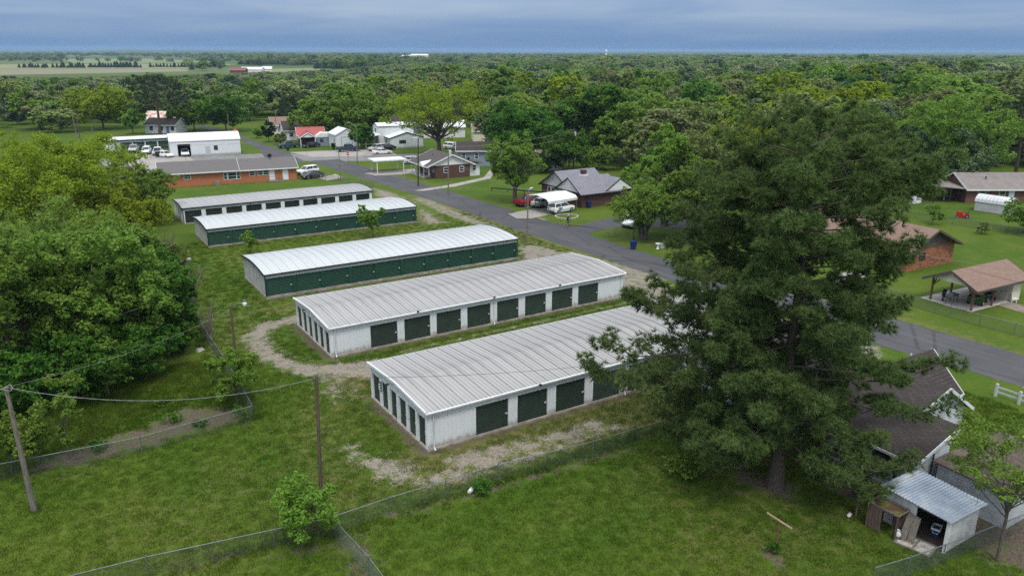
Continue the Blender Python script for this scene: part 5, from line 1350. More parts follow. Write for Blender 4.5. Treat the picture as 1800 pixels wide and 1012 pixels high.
# tan roofed brick house on the right
t = thing('brick_house', 'red brick house with a tan shingle roof behind the right pine', 'house', (82.9, 47.4, 0), R(-2))
walls(t, 0.3, 9.2, 0, 4.6, 2.45, BR_RED); walls(t, -0.6, 9.2, 4.6, 16.5, 2.45, BR_RED)
roof_gable(t, -0.1, 9.2, -0.2, 5.2, 2.45, 4.5, 'y', SH_TAN, 0.55, 0.5, fascia=BROWN_TRIM, ridge=4.4); roof_gable(t, -1.1, 9.2, 4.6, 16.5, 2.4, 4.55, 'y', SH_TAN, 0.4, 0.5, fascia=BROWN_TRIM, ridge=4.4)
m = MB(); m.prism([(0.3, 2.454), (9.2, 2.454), (4.4, 4.4)], 'y', -0.06, 0.0); m.build('gable', BROWN_TRIM, t); m = MB(); m.prism([(-0.8, 2.454), (9.2, 2.454), (4.4, 4.45)], 'y', 4.55, 4.59); m.build('gable', BROWN_TRIM, t)
window(t, '-x', (1.5, 0.3), 0.6, 1.25, 0.75, BROWN_TRIM, False); window(t, '-x', (2.6, 0.3), 1.3, 1.25, 0.75, BROWN_TRIM, False); window(t, '-x', (3.7, 0.3), 0.6, 1.25, 0.75, BROWN_TRIM, False); window(t, '-y', (3.0, 0), 1.0, 0.7, 1.1, dark_metal)
window(t, '-x', (8.5, -0.6), 1.2, 1.1, 0.9, BROWN_TRIM); door(t, '-x', (6.0, -0.6), 0.95, 2.05, 0.05, BROWN_TRIM)
# open pole carport at the right edge
t = thing('carport', 'open pole carport with a tan shingle roof and braced red posts', 'carport', (75.4, 35.9, 0), R(-3))
roof_gable(t, -0.3, 8.2, -0.2, 4.4, 2.4, 3.55, 'x', SH_TAN, 0.5, 0.5, fascia=BROWN_TRIM)
m = MB(); m.prism([(-0.2, 2.42), (4.4, 2.42), (2.1, 3.45)], 'x', -0.38, -0.30); m.build('gable', CREAM, t)
redpost = M('red brown post', (0.17, 0.085, 0.065), (0.13, 0.065, 0.05), 3, 0.8)
for x in (0.0, 3.4):
    for y in (0.0, 4.2):
        m = MB(); m.box(x - .08, x + .08, y - .08, y + .08, 0, 2.42)
        m.bar((x, y, 1.55), (x + 0.7, y, 2.35), 0.09, 0.09)
        if x == 0: m.bar((x, y, 1.55), (x, y + (0.7 if y < 1 else -0.7), 2.35), 0.09, 0.09)
        m.build('post', redpost, t)
m = MB(); m.box(6.6, 8.1, -0.1, 4.3, -0.02, 2.38); m.build('wall', CREAM, t)
m = MB(); m.box(0.2, 6.5, 0.25, 0.3, 1.05, 1.1); m.build('rail', galv, t)
def clutter(name, label, cat, loc, rz, parts):
    t = thing(name, label, cat, loc, rz)
    for nm, mat, fn in parts:
        q = MB(); fn(q); q.build(nm, mat, t)
    return t
black = M('black plastic', (0.018, 0.018, 0.02), (0.03, 0.03, 0.032), 4, 0.5)
rubber = M('tyre rubber', (0.017, 0.017, 0.018), (0.028, 0.028, 0.028), 6, 0.85)
rimm = M('alloy rim', (0.42, 0.42, 0.44), rough=0.35, metal=0.7)
jd = M('tractor green paint', (0.02, 0.075, 0.02), rough=0.35)
yel = M('seat yellow', (0.55, 0.42, 0.03), rough=0.5)
def wheel(parent, x, y, r, w, rim=None):
    m = MB(); m.tube([(x, y - w / 2, r), (x, y - w / 2 + 0.03, r), (x, y + w / 2 - 0.03, r), (x, y + w / 2, r)], [r * 0.9, r, r, r * 0.9], 14); o = m.build('wheel', rubber, parent)
    s = 1 if y > 0 else -1
    m = MB(); m.tube([(x, y + s * w * 0.3, r), (x, y + s * (w / 2 + 0.006), r)], [r * 0.62, r * 0.55], 10); m.build('rim', rim or rimm, o)
    return o
utv = thing('utility_vehicle', 'dark green utility buggy with a yellow seat parked under the pole carport', 'utility vehicle', (78.6, 37.0, 0), R(15))
m = MB(); m.prism([(-1.3, 0.35), (1.3, 0.35), (1.35, 0.75), (0.7, 0.95), (0.55, 0.55), (-0.2, 0.55), (-0.3, 0.95), (-1.35, 0.95)], 'y', -0.65, 0.65); m.build('body', jd, utv)
m = MB(); m.box(-0.25, 0.1, -0.5, 0.5, 0.56, 0.75); m.box(-0.28, -0.18, -0.5, 0.5, 0.75, 1.15); m.build('seat', yel, utv)
m = MB()
for y in (-0.6, 0.6): m.tube([(0.7, y, 0.9), (0.4, y, 1.75), (-0.35, y, 1.78), (-0.4, y, 0.9)], 0.03, 5)
m.tube([(0.4, -0.6, 1.75), (0.4, 0.6, 1.75)], 0.03, 5); m.build('roll_cage', black, utv)
for x in (-0.85, 0.9):
    for y in (-0.6, 0.6): wheel(utv, x, y, 0.31, 0.24, yel)
for i, (x, y, lab, rz) in enumerate([(80.8, 37.2, 'dark motorcycle parked by the cream wall of the pole carport', 1.3), (77.0, 39.5, 'motorcycle parked at the back of the pole carport', 0.4)]):
    b = thing('motorcycle', lab, 'motorcycle', (x, y, 0), rz)
    m = MB(); m.prism([(-0.7, 0.55), (0.5, 0.45), (0.55, 0.9), (0.1, 1.0), (-0.2, 0.78), (-0.8, 0.82)], 'y', -0.16, 0.16); m.build('body', black, b)
    m = MB(); m.tube([(0.55, -0.4, 1.1), (0.42, 0, 0.98), (0.55, 0.4, 1.1)], 0.022, 5); m.tube([(0.42, 0, 0.98), (0.78, 0, 0.32)], 0.04, 5); m.build('handlebar', galv, b)
    for x2 in (-0.72, 0.78): wheel(b, x2, 0.0, 0.32, 0.13)
clutter('work_table', 'cluttered work table under the pole carport', 'table', (76.4, 38.4, 0), 0.2, [('tabletop', grey_wood, lambda q: q.box(-0.9, 0.9, -0.4, 0.4, 0.78, 0.84))] + [('leg', grey_wood, (lambda sx, sy: lambda q: q.box(sx - .04, sx + .04, sy - .04, sy + .04, 0, 0.78))(sx, sy)) for sx in (-.8, .8) for sy in (-.3, .3)] + [('toolbox', M('blue grey plastic', (0.16, 0.19, 0.26)), lambda q: q.box(-0.5, 0.1, -0.2, 0.2, 0.845, 1.12))])
clutter('shelf_rack', 'tall shelf rack with dark boxes against the cream carport wall', 'shelf', (81.6, 38.4, 0), 0, [('post', galv, (lambda sx, sy: lambda q: q.box(sx - .03, sx + .03, sy - .03, sy + .03, 0, 1.9))(sx, sy)) for sx in (-.3, .3) for sy in (-.8, .8)] + [('shelf', galv, (lambda z: lambda q: q.box(-.3, .3, -.8, .8, z, z + .04))(z)) for z in (0.4, 1.0, 1.6)] + [('box', black, (lambda y, z: lambda q: q.box(-.22, .2, y - .28, y + .25, z + .043, z + .4))(y, z)) for y, z in ((-.4, .4), (.35, .4), (0.3, 1.0), (-.4, 1.0), (.1, 1.6))])
clutter('chair', 'white plastic chair outside the cream wall at the right edge', 'chair', (81.9, 35.1, 0), 0.5, [('seat', white_trim, lambda q: q.box(-.24, .24, -.24, .24, .42, .46)), ('backrest', white_trim, lambda q: q.hexa([(-.24, .2, .46), (.24, .2, .46), (.24, .24, .46), (-.24, .24, .46), (-.22, .3, .9), (.22, .3, .9), (.22, .33, .9), (-.22, .33, .9)]))] + [('leg', white_trim, (lambda sx, sy: lambda q: q.box(sx - .025, sx + .025, sy - .025, sy + .025, 0, .42))(sx, sy)) for sx in (-.2, .2) for sy in (-.2, .2)])
# grey brick house at the right edge, shed, tractor
t = thing('brick_house', 'faded brick house with a worn grey brown roof at the right edge', 'house', (131.8, 66.9, 0), R(-31))
walls(t, 0, 17, 0, 8, 2.5, BR_GREY, 4.3, 'x', BR_GREY); roof_gable(t, 0, 17, 0, 8, 2.5, 4.4, 'x', SH_WORN, 0.4, 0.6)
window(t, '-y', (2.6, 0), 1.1, 1.0, 1.1); window(t, '-y', (6.0, 0), 0.9, 1.6, 0.5); door(t, '-y', (7.6, 0), 0.95, 2.0)
m = MB(); m.tube([(4.2, 2.2, 3.2), (4.2, 2.2, 4.0)], 0.09, 7); m.tube([(4.2, 2.2, 4.0), (4.2, 2.2, 4.1)], 0.16, 7); m.build('vent_pipe', dark_metal, t)
m = MB(); m.hexa([(-5.5, 0.2, 2.7), (0.4, -0.4, 2.3), (0.4, 6, 2.7), (-5.5, 6, 3.1), (-5.5, 0.2, 2.8), (0.4, -0.4, 2.4), (0.4, 6, 2.8), (-5.5, 6, 3.2)]); m.build('lean_to_roof', SH_WORN, t)
for x, y in ((-5.2, 0.4), (-2.6, 0.2), (-5.2, 5.8)):
    m = MB(); m.box(x - .06, x + .06, y - .06, y + .06, 0, 2.7); m.build('post', dark_metal, t)
shed_grey = M('grey shed metal', (0.42, 0.43, 0.44), (0.34, 0.35, 0.36), 1.5, 0.55)
t = thing('shed', 'small grey barrel roofed garden shed beside the red tractor', 'shed', (126.4, 62.6, 0), R(-83))
m = MB(); m.box(0, 5.0, 0, 2.8, 0.05, 1.55); m.build('wall', shed_grey, t)
arc = [(-0.1, 1.5)] + [(1.4 - 1.5 * math.cos(a), 1.56 + 1.0 * math.sin(a)) for a in [i * math.pi / 8 for i in range(1, 8)]] + [(2.9, 1.5)]
m = MB()
for (ya, za), (yb, zb) in zip(arc[:-1], arc[1:]):
    for i in range(10):
        x0 = -0.1 + i * 0.52; m.hexa([(x0, ya, za), (x0 + .49, ya, za), (x0 + .49, yb, zb), (x0, yb, zb), (x0, ya, za + .04), (x0 + .49, ya, za + .04), (x0 + .49, yb, zb + .04), (x0, yb, zb + .04)])
m.build('roof', M('light shed roof', (0.55, 0.57, 0.59), (0.48, 0.5, 0.52), 1.5, 0.5), t)
for x in (0.02, 4.94):
    m = MB(); m.prism(arc, 'x', x, x + 0.04); m.build('gable', shed_grey, t)
m = MB(); m.box(4.98, 5.04, 0.7, 2.1, 0.1, 1.75); m.build('door', M('dark shed door', (0.2, 0.2, 0.2)), t)
redp = M('red tractor paint', (0.36, 0.022, 0.02), rough=0.35)
tr = thing('lawn_tractor', 'red lawn tractor standing on the mown grass at the right', 'lawn tractor', (119.2, 60.4, 0), R(118))
m = MB(); m.prism([(0.1, 0.35), (1.0, 0.35), (1.02, 0.8), (0.85, 0.92), (0.1, 0.95)], 'y', -0.28, 0.28); m.build('hood', redp, tr)
m = MB(); m.prism([(-0.75, 0.3), (0.1, 0.3), (0.1, 0.5), (-0.3, 0.5), (-0.4, 0.72), (-0.8, 0.72)], 'y', -0.42, 0.42); m.box(-0.3, 0.6, -0.5, 0.5, 0.12, 0.28); m.build('body', redp, tr)
m = MB(); m.box(-0.6, -0.15, -0.22, 0.22, 0.73, 0.83); m.hexa([(-.65, -.22, .83), (-.56, -.22, .83), (-.56, .22, .83), (-.65, .22, .83), (-.76, -.2, 1.2), (-.68, -.2, 1.2), (-.68, .2, 1.2), (-.76, .2, 1.2)]); m.build('seat', black, tr)
m = MB(); m.tube([(0.15, 0, 0.9), (-0.02, 0, 1.1)], 0.03, 5); m.tube([(-0.03, -.17, 1.1), (0.0, 0, 1.13), (-0.03, .17, 1.1)], 0.02, 5); m.build('steering_wheel', black, tr)
for x, r_, w in ((-0.5, 0.28, 0.24), (0.75, 0.2, 0.16)):
    for y in (-0.42, 0.42): wheel(tr, x, y, r_, w)
clutter('scrap_pile', 'pile of white scrap boards and chairs on bare ground behind the pine', 'scrap pile', gp(1612, 356), 0.3, [('board', white_trim, lambda q: (q.box(-1, .6, -.5, .3, 0.02, .3), q.hexa([(-1.4, 0, .0), (-1.2, 0, .0), (-1.2, 1, .0), (-1.4, 1, 0), (-0.9, 0, 1.3), (-.8, 0, 1.3), (-.8, 1, 1.3), (-.9, 1, 1.3)]), q.box(.8, 2.0, -.2, .5, 0, .5)))])
clutter('trailer_frame', 'pale metal junk leaning beside the faded brick house', 'scrap', gp(1665, 350), 0.2, [('panel', galv, lambda q: (q.hexa([(-1, 0, 0), (1, 0, 0), (1, .1, 0), (-1, .1, 0), (-.9, .6, 1.2), (1, .6, 1.2), (1, .7, 1.2), (-.9, .7, 1.2)]), q.bar((-1.8, 0, 0), (-1.0, .3, 1.6), .2, .2)))])
# clapboard house under the pine
def lap(m, origin, d, out, z0, z1, left, right, pitch=0.2, mi=0):
    n = int((z1 - z0) / pitch)
    for i in range(n):
        a, b = z0 + i * pitch, min(z0 + (i + 1) * pitch, z1)
        def P(s, o, z): return (origin[0] + d[0] * s + out[0] * o, origin[1] + d[1] * s + out[1] * o, z)
        la, ra, lb, rb = left(a), right(a), left(b), right(b)
        if ra - la < 0.05: continue
        m.face([P(la, 0.032, a), P(ra, 0.032, a), P(rb, 0.004, b), P(lb, 0.004, b)], mi)
        m.face([P(la, 0.0, a), P(ra, 0.0, a), P(ra, 0.032, a), P(la, 0.032, a)], mi)
t = thing('clapboard_house', 'white clapboard house with a charcoal shingle roof partly under the right pine', 'house', (38.95, 19.9, 0), R(0))
ZE, ZR, XR = 2.62, 4.55, 6.15                          # eave, ridge, ridge line
m = MB(); m.box(0.02, 3.4, 0.02, 2.2, 0.25, ZE); m.box(0.02, 8.9, 2.2, 16.0, 0.25, ZE + 0.001); m.build('wall', SIDING, t)
m = MB(); m.box(-0.02, 3.42, -0.02, 2.2, -0.05, 0.24); m.box(-0.02, 8.92, 2.2, 16.0, -0.05, 0.241); m.build('foundation', concrete, t)
m = MB(); lap(m, (0.02, 16.0), (0, -1), (-1, 0), 0.25, ZE, lambda z: 0, lambda z: 15.98); m.build('siding', SIDING, t)
m = MB(); lap(m, (0.02, 0.02), (1, 0), (0, -1), 0.25, 3.5, lambda z: max(0.0, (z - ZE) / 0.288), lambda z: 3.38); m.build('siding', SIDING, t)
def zs(x): return ZE + x * (ZR - ZE) / XR if x < XR else ZR - (x - XR) * 0.66
def slope(name, mat, xa, xb, ya, yb, up=(0.0, 0.0), th=0.13):
    q = MB(); q.hexa([(xa, ya, zs(xa)), (xb, ya, zs(xb)), (xb, yb, zs(xb)), (xa, yb, zs(xa)), (xa, ya, zs(xa) + th), (xb, ya, zs(xb) + th), (xb, yb, zs(xb) + th), (xa, yb, zs(xa) + th)])
    return q.build(name, mat, t)
slope('roof', SH_DARKY, -0.5, 3.45, -0.35, 16.4); r_ = slope('roof', SH_DARKY, 3.45, XR, 1.85, 16.4); slope('roof', SH_DARKY, XR, 9.35, 1.85, 16.4)
q = MB(); q.bar((-0.5, -0.37, zs(-0.5) + .03), (3.45, -0.37, zs(3.45) + .03), .05, .2); q.bar((3.45, 1.83, zs(3.45) + .03), (XR, 1.83, zs(XR) + .03), .05, .2); q.bar((XR, 1.83, zs(XR) + .03), (9.35, 1.83, zs(9.35) + .03), .05, .2); q.bar((-0.53, -0.35, zs(-0.5) + .02), (-0.53, 16.4, zs(-0.5) + .02), .05, .16); q.build('fascia', white_trim, r_)
m = MB(); lap(m, (0.0, 2.19), (1, 0), (0, -1), 0.25, ZR - 0.05, lambda z: 3.4 if z < zs(3.4) else (z - ZE) / (ZR - ZE) * XR, lambda z: 8.9 if z < zs(8.9) else XR + (ZR - z) / 0.66); m.build('siding', SIDING, t)
m = MB(); m.prism([(3.4, ZE), (8.9, ZE), (8.9, zs(8.9)), (XR, ZR), (3.4, zs(3.4))], 'y', 2.2, 2.24); m.build('gable', SIDING, t)
# wing towards the street, only its roof shows
m = MB(); m.box(8.92, 11.2, 3.9, 8.1, -0.05, 2.6); m.build('wall', SIDING, t)
roof_gable(t, 5.8, 11.2, 3.9, 8.1, 2.6, 4.62, 'x', SH_DARK, 0.1, 0.4)
for y, w in ((1.9, 1.3), (8.6, 1.2), (11.0, 0.8)): window(t, '-x', (y, -0.02), w, 1.25, 0.95)
m = MB(); m.box(-0.07, -0.0, 0.72, 1.08, 0.9, 2.25); m.build('shutter', dark_metal, t)
m = MB(); m.box(-0.075, -0.0705, 0.75, 0.88, 0.95, 1.5); m.box(-0.075, -0.0705, 0.92, 1.05, 1.62, 2.2); m.build('shutter_slot', SIDING, t)
m = MB(); m.tube([(1.6, -0.1, 2.5), (1.6, -0.1, 0.1)], 0.05, 6); m.build('downspout', dark_metal, t)
# flat brown roof annex and small white outbuilding
t = thing('flat_roof_annex', 'low annex with a flat brown roof under the open limbed tree', 'annex', (40.6, 15.6, 0), R(0))
m = MB(); m.box(0, 6.4, 0, 3.9, -0.05, 2.02); m.build('wall', SIDING, t)
m = MB(); m.hexa([(-0.3, -0.3, 2.03), (6.7, -0.3, 2.06), (6.7, 4.1, 2.14), (-0.3, 4.1, 2.12), (-0.3, -0.3, 2.12), (6.7, -0.3, 2.15), (6.7, 4.1, 2.23), (-0.3, 4.1, 2.21)]); m.build('roof', M('shade darkened brown flat roof', (0.075, 0.058, 0.046), (0.125, 0.102, 0.085), 0.8, 0.95, bump=0.4, bscale=6), t)  # brown roof colour set darker to carry the shade under the branches
t = thing('outbuilding', 'white outbuilding with a pale metal roof at the right edge below the rail fence', 'outbuilding', (45.2, 19.0, 0), R(-26))
t.location = (48.2, 18.3, 0)
walls(t, 0, 4.5, -4, 0, 2.0, SIDING, 2.7, 'y', SIDING); roof_gable(t, 0, 4.5, -4, 0, 2.0, 2.8, 'y', M('pale blue metal roof', (0.55, 0.60, 0.66), (0.46, 0.5, 0.55), 2, 0.5), 0.2, 0.25, 0.08, ribs=0.3)
# collapsed little shed with corrugated roof
t = thing('shed', 'little white shed with a blue corrugated roof and its doorway open', 'shed', (35.9, 16.2, 0), R(0))
sw = M('shed white boards', (0.56, 0.57, 0.58), (0.40, 0.39, 0.37), 1.6, 0.75)
m = MB(); m.box(0, 2.8, 0, 0.06, 0, 1.9); m.box(2.74, 2.8, 0.06, 3.3, 0, 2.0); m.box(0.06, 2.74, 3.24, 3.3, 0, 2.2); m.build('wall', sw, t)
m = MB(); m.box(0, 0.06, 1.65, 3.3, 0, 2.05); m.box(0, 0.06, 0.06, 1.65, 1.78, 1.95); m.build('wall', sw, t)
m = MB(); lap(m, (0.0, 3.3), (0, -1), (-1, 0), 0.05, 2.0, lambda z: 0, lambda z: 1.62, 0.18); m.build('siding', sw, t); m = MB(); lap(m, (0, 0), (1, 0), (0, -1), 0.05, 1.85, lambda z: 0, lambda z: 2.8, 0.18); m.build('siding', sw, t)
m = MB(); m.box(-0.06, 0.10, -0.06, 0.08, 0, 1.9); m.build('corner_post', white_trim, t)
m = MB(); m.box(0.06, 2.7, 0.08, 3.2, 0.0, 0.03); m.build('floor', M('dark earth floor', (0.06, 0.045, 0.036), (0.09, 0.07, 0.055), 3, 0.95), t)
m = MB(); n = 44
for i in range(n):
    y0 = -0.25 + 3.85 * i / n; y1 = -0.25 + 3.85 * (i + 1) / n
    f = lambda y: 1.98 + (y + 0.25) / 3.85 * 0.16
    o0, o1 = (0.0, 0.028) if i % 2 == 0 else (0.028, 0.0)
    m.face([(-0.35, y0, f(y0) + o0), (3.05, y0, f(y0) + o0 - 0.05), (3.05, y1, f(y1) + o1 - 0.05), (-0.35, y1, f(y1) + o1)])
m.build('corrugated_roof', M('blue grey corrugated sheet', (0.30, 0.36, 0.43), (0.40, 0.45, 0.50), 1.4, 0.4, 0.4), t)
cooler = thing('cooler', 'blue cooler with a white open top inside the little shed', 'cooler', (37.0, 17.25, 0.03), 0.3)
blue = M('cooler blue', (0.02, 0.05, 0.16), rough=0.4)
m = MB(); m.hexa([(-.24, -.17, 0), (.24, -.17, 0), (.24, .17, 0), (-.24, .17, 0), (-.29, -.2, .42), (.29, -.2, .42), (.29, .2, .42), (-.29, .2, .42)]); m.build('body', blue, cooler)
m = MB(); m.box(-.31, .31, -.22, -.17, .42, .52); m.box(-.31, .31, .17, .22, .42, .52); m.box(-.31, -.26, -.17, .17, .42, .52); m.box(.26, .31, -.17, .17, .42, .52); m.build('rim', white_trim, cooler)
m = MB(); m.tube([(-.31, -.12, .36), (-.36, -.12, .3), (-.36, .12, .3), (-.31, .12, .36)], .018, 5); m.build('handle', white_trim, cooler)
# hutch, fallen door, leaning planks
t = thing('hutch', 'rotten brown wooden hutch leaning against the little shed', 'hutch', (34.75, 18.1, 0), R(2))
for sx in (0.05, 0.95):
    for sy in (0.05, 1.6):
        m = MB(); m.box(sx - .04, sx + .04, sy - .04, sy + .04, 0, 1.45); m.build('post', brown_wood, t)
m = MB(); m.box(0, 1.0, -0.02, 0.02, 1.40, 1.47); m.box(0, 1.0, 1.62, 1.66, 1.40, 1.47); m.box(-.02, .02, .02, 1.62, 1.40, 1.47); m.box(.98, 1.02, .02, 1.62, 1.40, 1.47); m.build('top_frame', grey_wood, t)
m = MB(); m.box(0.03, 0.97, 0.03, 1.61, 1.30, 1.36); m.build('roof_board', M('mossy board', (0.09, 0.055, 0.035), (0.12, 0.12, 0.03), 2.2, 0.95, lo=0.45, hi=0.6), t)
rgp = random.Random(4)
for i in range(5):
    m = MB(); y = 0.85 + i * 0.16; m.box(-0.045, -0.02, y, y + 0.145, 0.05, 1.38 - rgp.random() * 0.06); m.build('plank', brown_wood, t)
for i in range(4):
    m = MB(); y = 0.1 + i * 0.16; m.box(0.9, 0.93, y, y + 0.14, 0.05, 1.36); m.build('plank', brown_wood, t)
fd = thing('fallen_door', 'grey framed door lying flat on the grass before the little shed', 'door', (34.95, 16.35, 0.02), R(12))
m = MB(); W_, L_ = 1.15, 1.75
m.box(-0.05, 0.05, 0, L_, 0, .06); m.box(W_ - .05, W_ + .05, 0, L_, 0, .06); m.box(.05, W_ - .05, 0, .1, 0, .06); m.box(.05, W_ - .05, L_ - .1, L_, 0, .06); m.box(.05, W_ - .05, L_ / 2 - .05, L_ / 2 + .05, 0, .06); m.build('frame', grey_wood, fd)
for a, b, c, d in ((.05, .56, .1, .82), (.58, W_ - .05, .1, .82), (.05, .56, .93, L_ - .1), (.58, W_ - .05, .93, L_ - .1)):
    m = MB(); m.box(a, b, c, d, .01, .03); m.build('panel', M('dirty white panel', (0.42, 0.41, 0.39), (0.25, 0.23, 0.2), 3, 0.85), fd)
for i, (y, dx) in enumerate(((17.75, 0.0), (17.4, 0.12))):
    m = MB(); m.hexa([(35.05 + dx, y, 0), (35.1 + dx, y, 0), (35.1 + dx, y + .34, 0), (35.05 + dx, y + .34, 0), (35.75, y + .1, 1.3), (35.8, y + .1, 1.3), (35.8, y + .44, 1.3), (35.75, y + .44, 1.3)])
    tag(m.build('plank', grey_wood), 'weathered wide plank leaning on the little shed, ' + ('beside the hutch' if i == 0 else 'nearest its doorway'), 'plank')
b = thing('jug', 'white and teal plastic jug lying inside the rotten hutch', 'jug', (35.1, 18.2, 0.0), 0.6)
m = MB(); m.tube([(-.2, 0, .3), (-.17, 0, .3), (.15, 0, .3), (.2, 0, .3)], [.08, .15, .15, .1], 10); m.build('body', white_trim, b); m = MB(); m.tube([(-.08, 0, .3), (.02, 0, .3)], .156, 10); m.build('band', M('teal band', (0.08, 0.22, 0.24)), b); m = MB(); m.box(-.2, .2, -.2, .2, 0, .15); m.build('base_block', brown_wood, b)
# tyre, clothesline posts, bucket and other lawn things
t = thing('tyre', 'old black tyre lying by the clapboard wall', 'tyre', (37.9, 22.2, 0.0), 0)
m = MB(); ring_ = [(0.52, 0.0), (0.58, 0.05), (0.58, 0.2), (0.52, 0.26), (0.36, 0.22), (0.34, 0.13), (0.36, 0.04)]
for i in range(20):
    a0, a1 = 2 * math.pi * i / 20, 2 * math.pi * (i + 1) / 20
    for j in range(len(ring_)):
        (r0, z0), (r1, z1) = ring_[j], ring_[(j + 1) % len(ring_)]
        m.face([(r0 * math.cos(a0), r0 * math.sin(a0), z0), (r0 * math.cos(a1), r0 * math.sin(a1), z0), (r1 * math.cos(a1), r1 * math.sin(a1), z1), (r1 * math.cos(a0), r1 * math.sin(a0), z1)])
m.build('tread', rubber, t, True)
rust = M('rusty pipe', (0.19, 0.085, 0.045), (0.14, 0.07, 0.045), 4, 0.85)
pale_wood = M('pale bare wood', (0.38, 0.29, 0.20), (0.30, 0.22, 0.15), 3, 0.85)
for lab, px, h, rz, pm, cm_ in (('rust coloured clothesline post with a pale wooden crossbar on the open lawn', (1364, 962), 1.55, R(-92), rust, pale_wood), ('grey clothesline post with a crossbar beside the white clapboard house', (1504, 905), 1.6, R(-60), grey_wood, pale_wood)):
    t = thing('clothesline_post', lab, 'clothesline post', gp(*px), rz)
    m = MB(); m.tube([(0, 0, -.05), (0.03, 0, h)], 0.05, 7); m.build('post', pm, t)
    m = MB(); m.box(-.78, .78, -.035, .035, h, h + .07); m.build('crossbar', cm_, t)
t = thing('propane_bottle', 'small white bottle with a red end lying on the grass by the clothesline post', 'bottle', gp(1493, 907), 0.3)
m = MB(); m.tube([(-.18, 0, .1), (-.15, 0, .1), (.08, 0, .1)], [.05, .1, .1], 10); m.build('body', white_trim, t); m = MB(); m.tube([(.08, 0, .1), (.18, 0, .1), (.22, 0, .1)], [.1, .095, .04], 10); m.build('cap', redp, t)
t = thing('bucket', 'white bucket lying in the weeds along the wire fence', 'bucket', gp(827, 866), 0.5)
m = MB(); m.tube([(-.16, 0, .14), (.16, 0, .14)], [.11, .14], 12); m.build('body', white_trim, t); m = MB(); m.tube([(.16, 0, .14), (.175, 0, .14)], [.15, .15], 12); m.build('rim', white_trim, t)
t = thing('metal_scrap', 'grey sheet metal scrap lying on the grass left of the green row', 'scrap', gp(321, 459), 0.2)
m = MB(); m.hexa([(-.9, -.35, .0), (.2, -.35, .05), (.2, .35, .25), (-.9, .35, .1), (-.9, -.35, .06), (.2, -.35, .12), (.2, .35, .32), (-.9, .35, .17)]); m.build('panel', galv, t); m = MB(); m.box(.25, .95, -.3, .3, 0, .22); m.build('box', shed_grey, t)
t = thing('stone_block', 'pale stone lying in the grass near the left wire fence', 'stone', gp(352, 616), 0.4)
m = MB(); m.hexa([(-.35, -.2, 0), (.3, -.25, 0), (.35, .2, 0), (-.3, .25, 0), (-.25, -.12, .22), (.2, -.15, .2), (.22, .12, .2), (-.2, .15, .24)]); m.build('block', concrete, t)
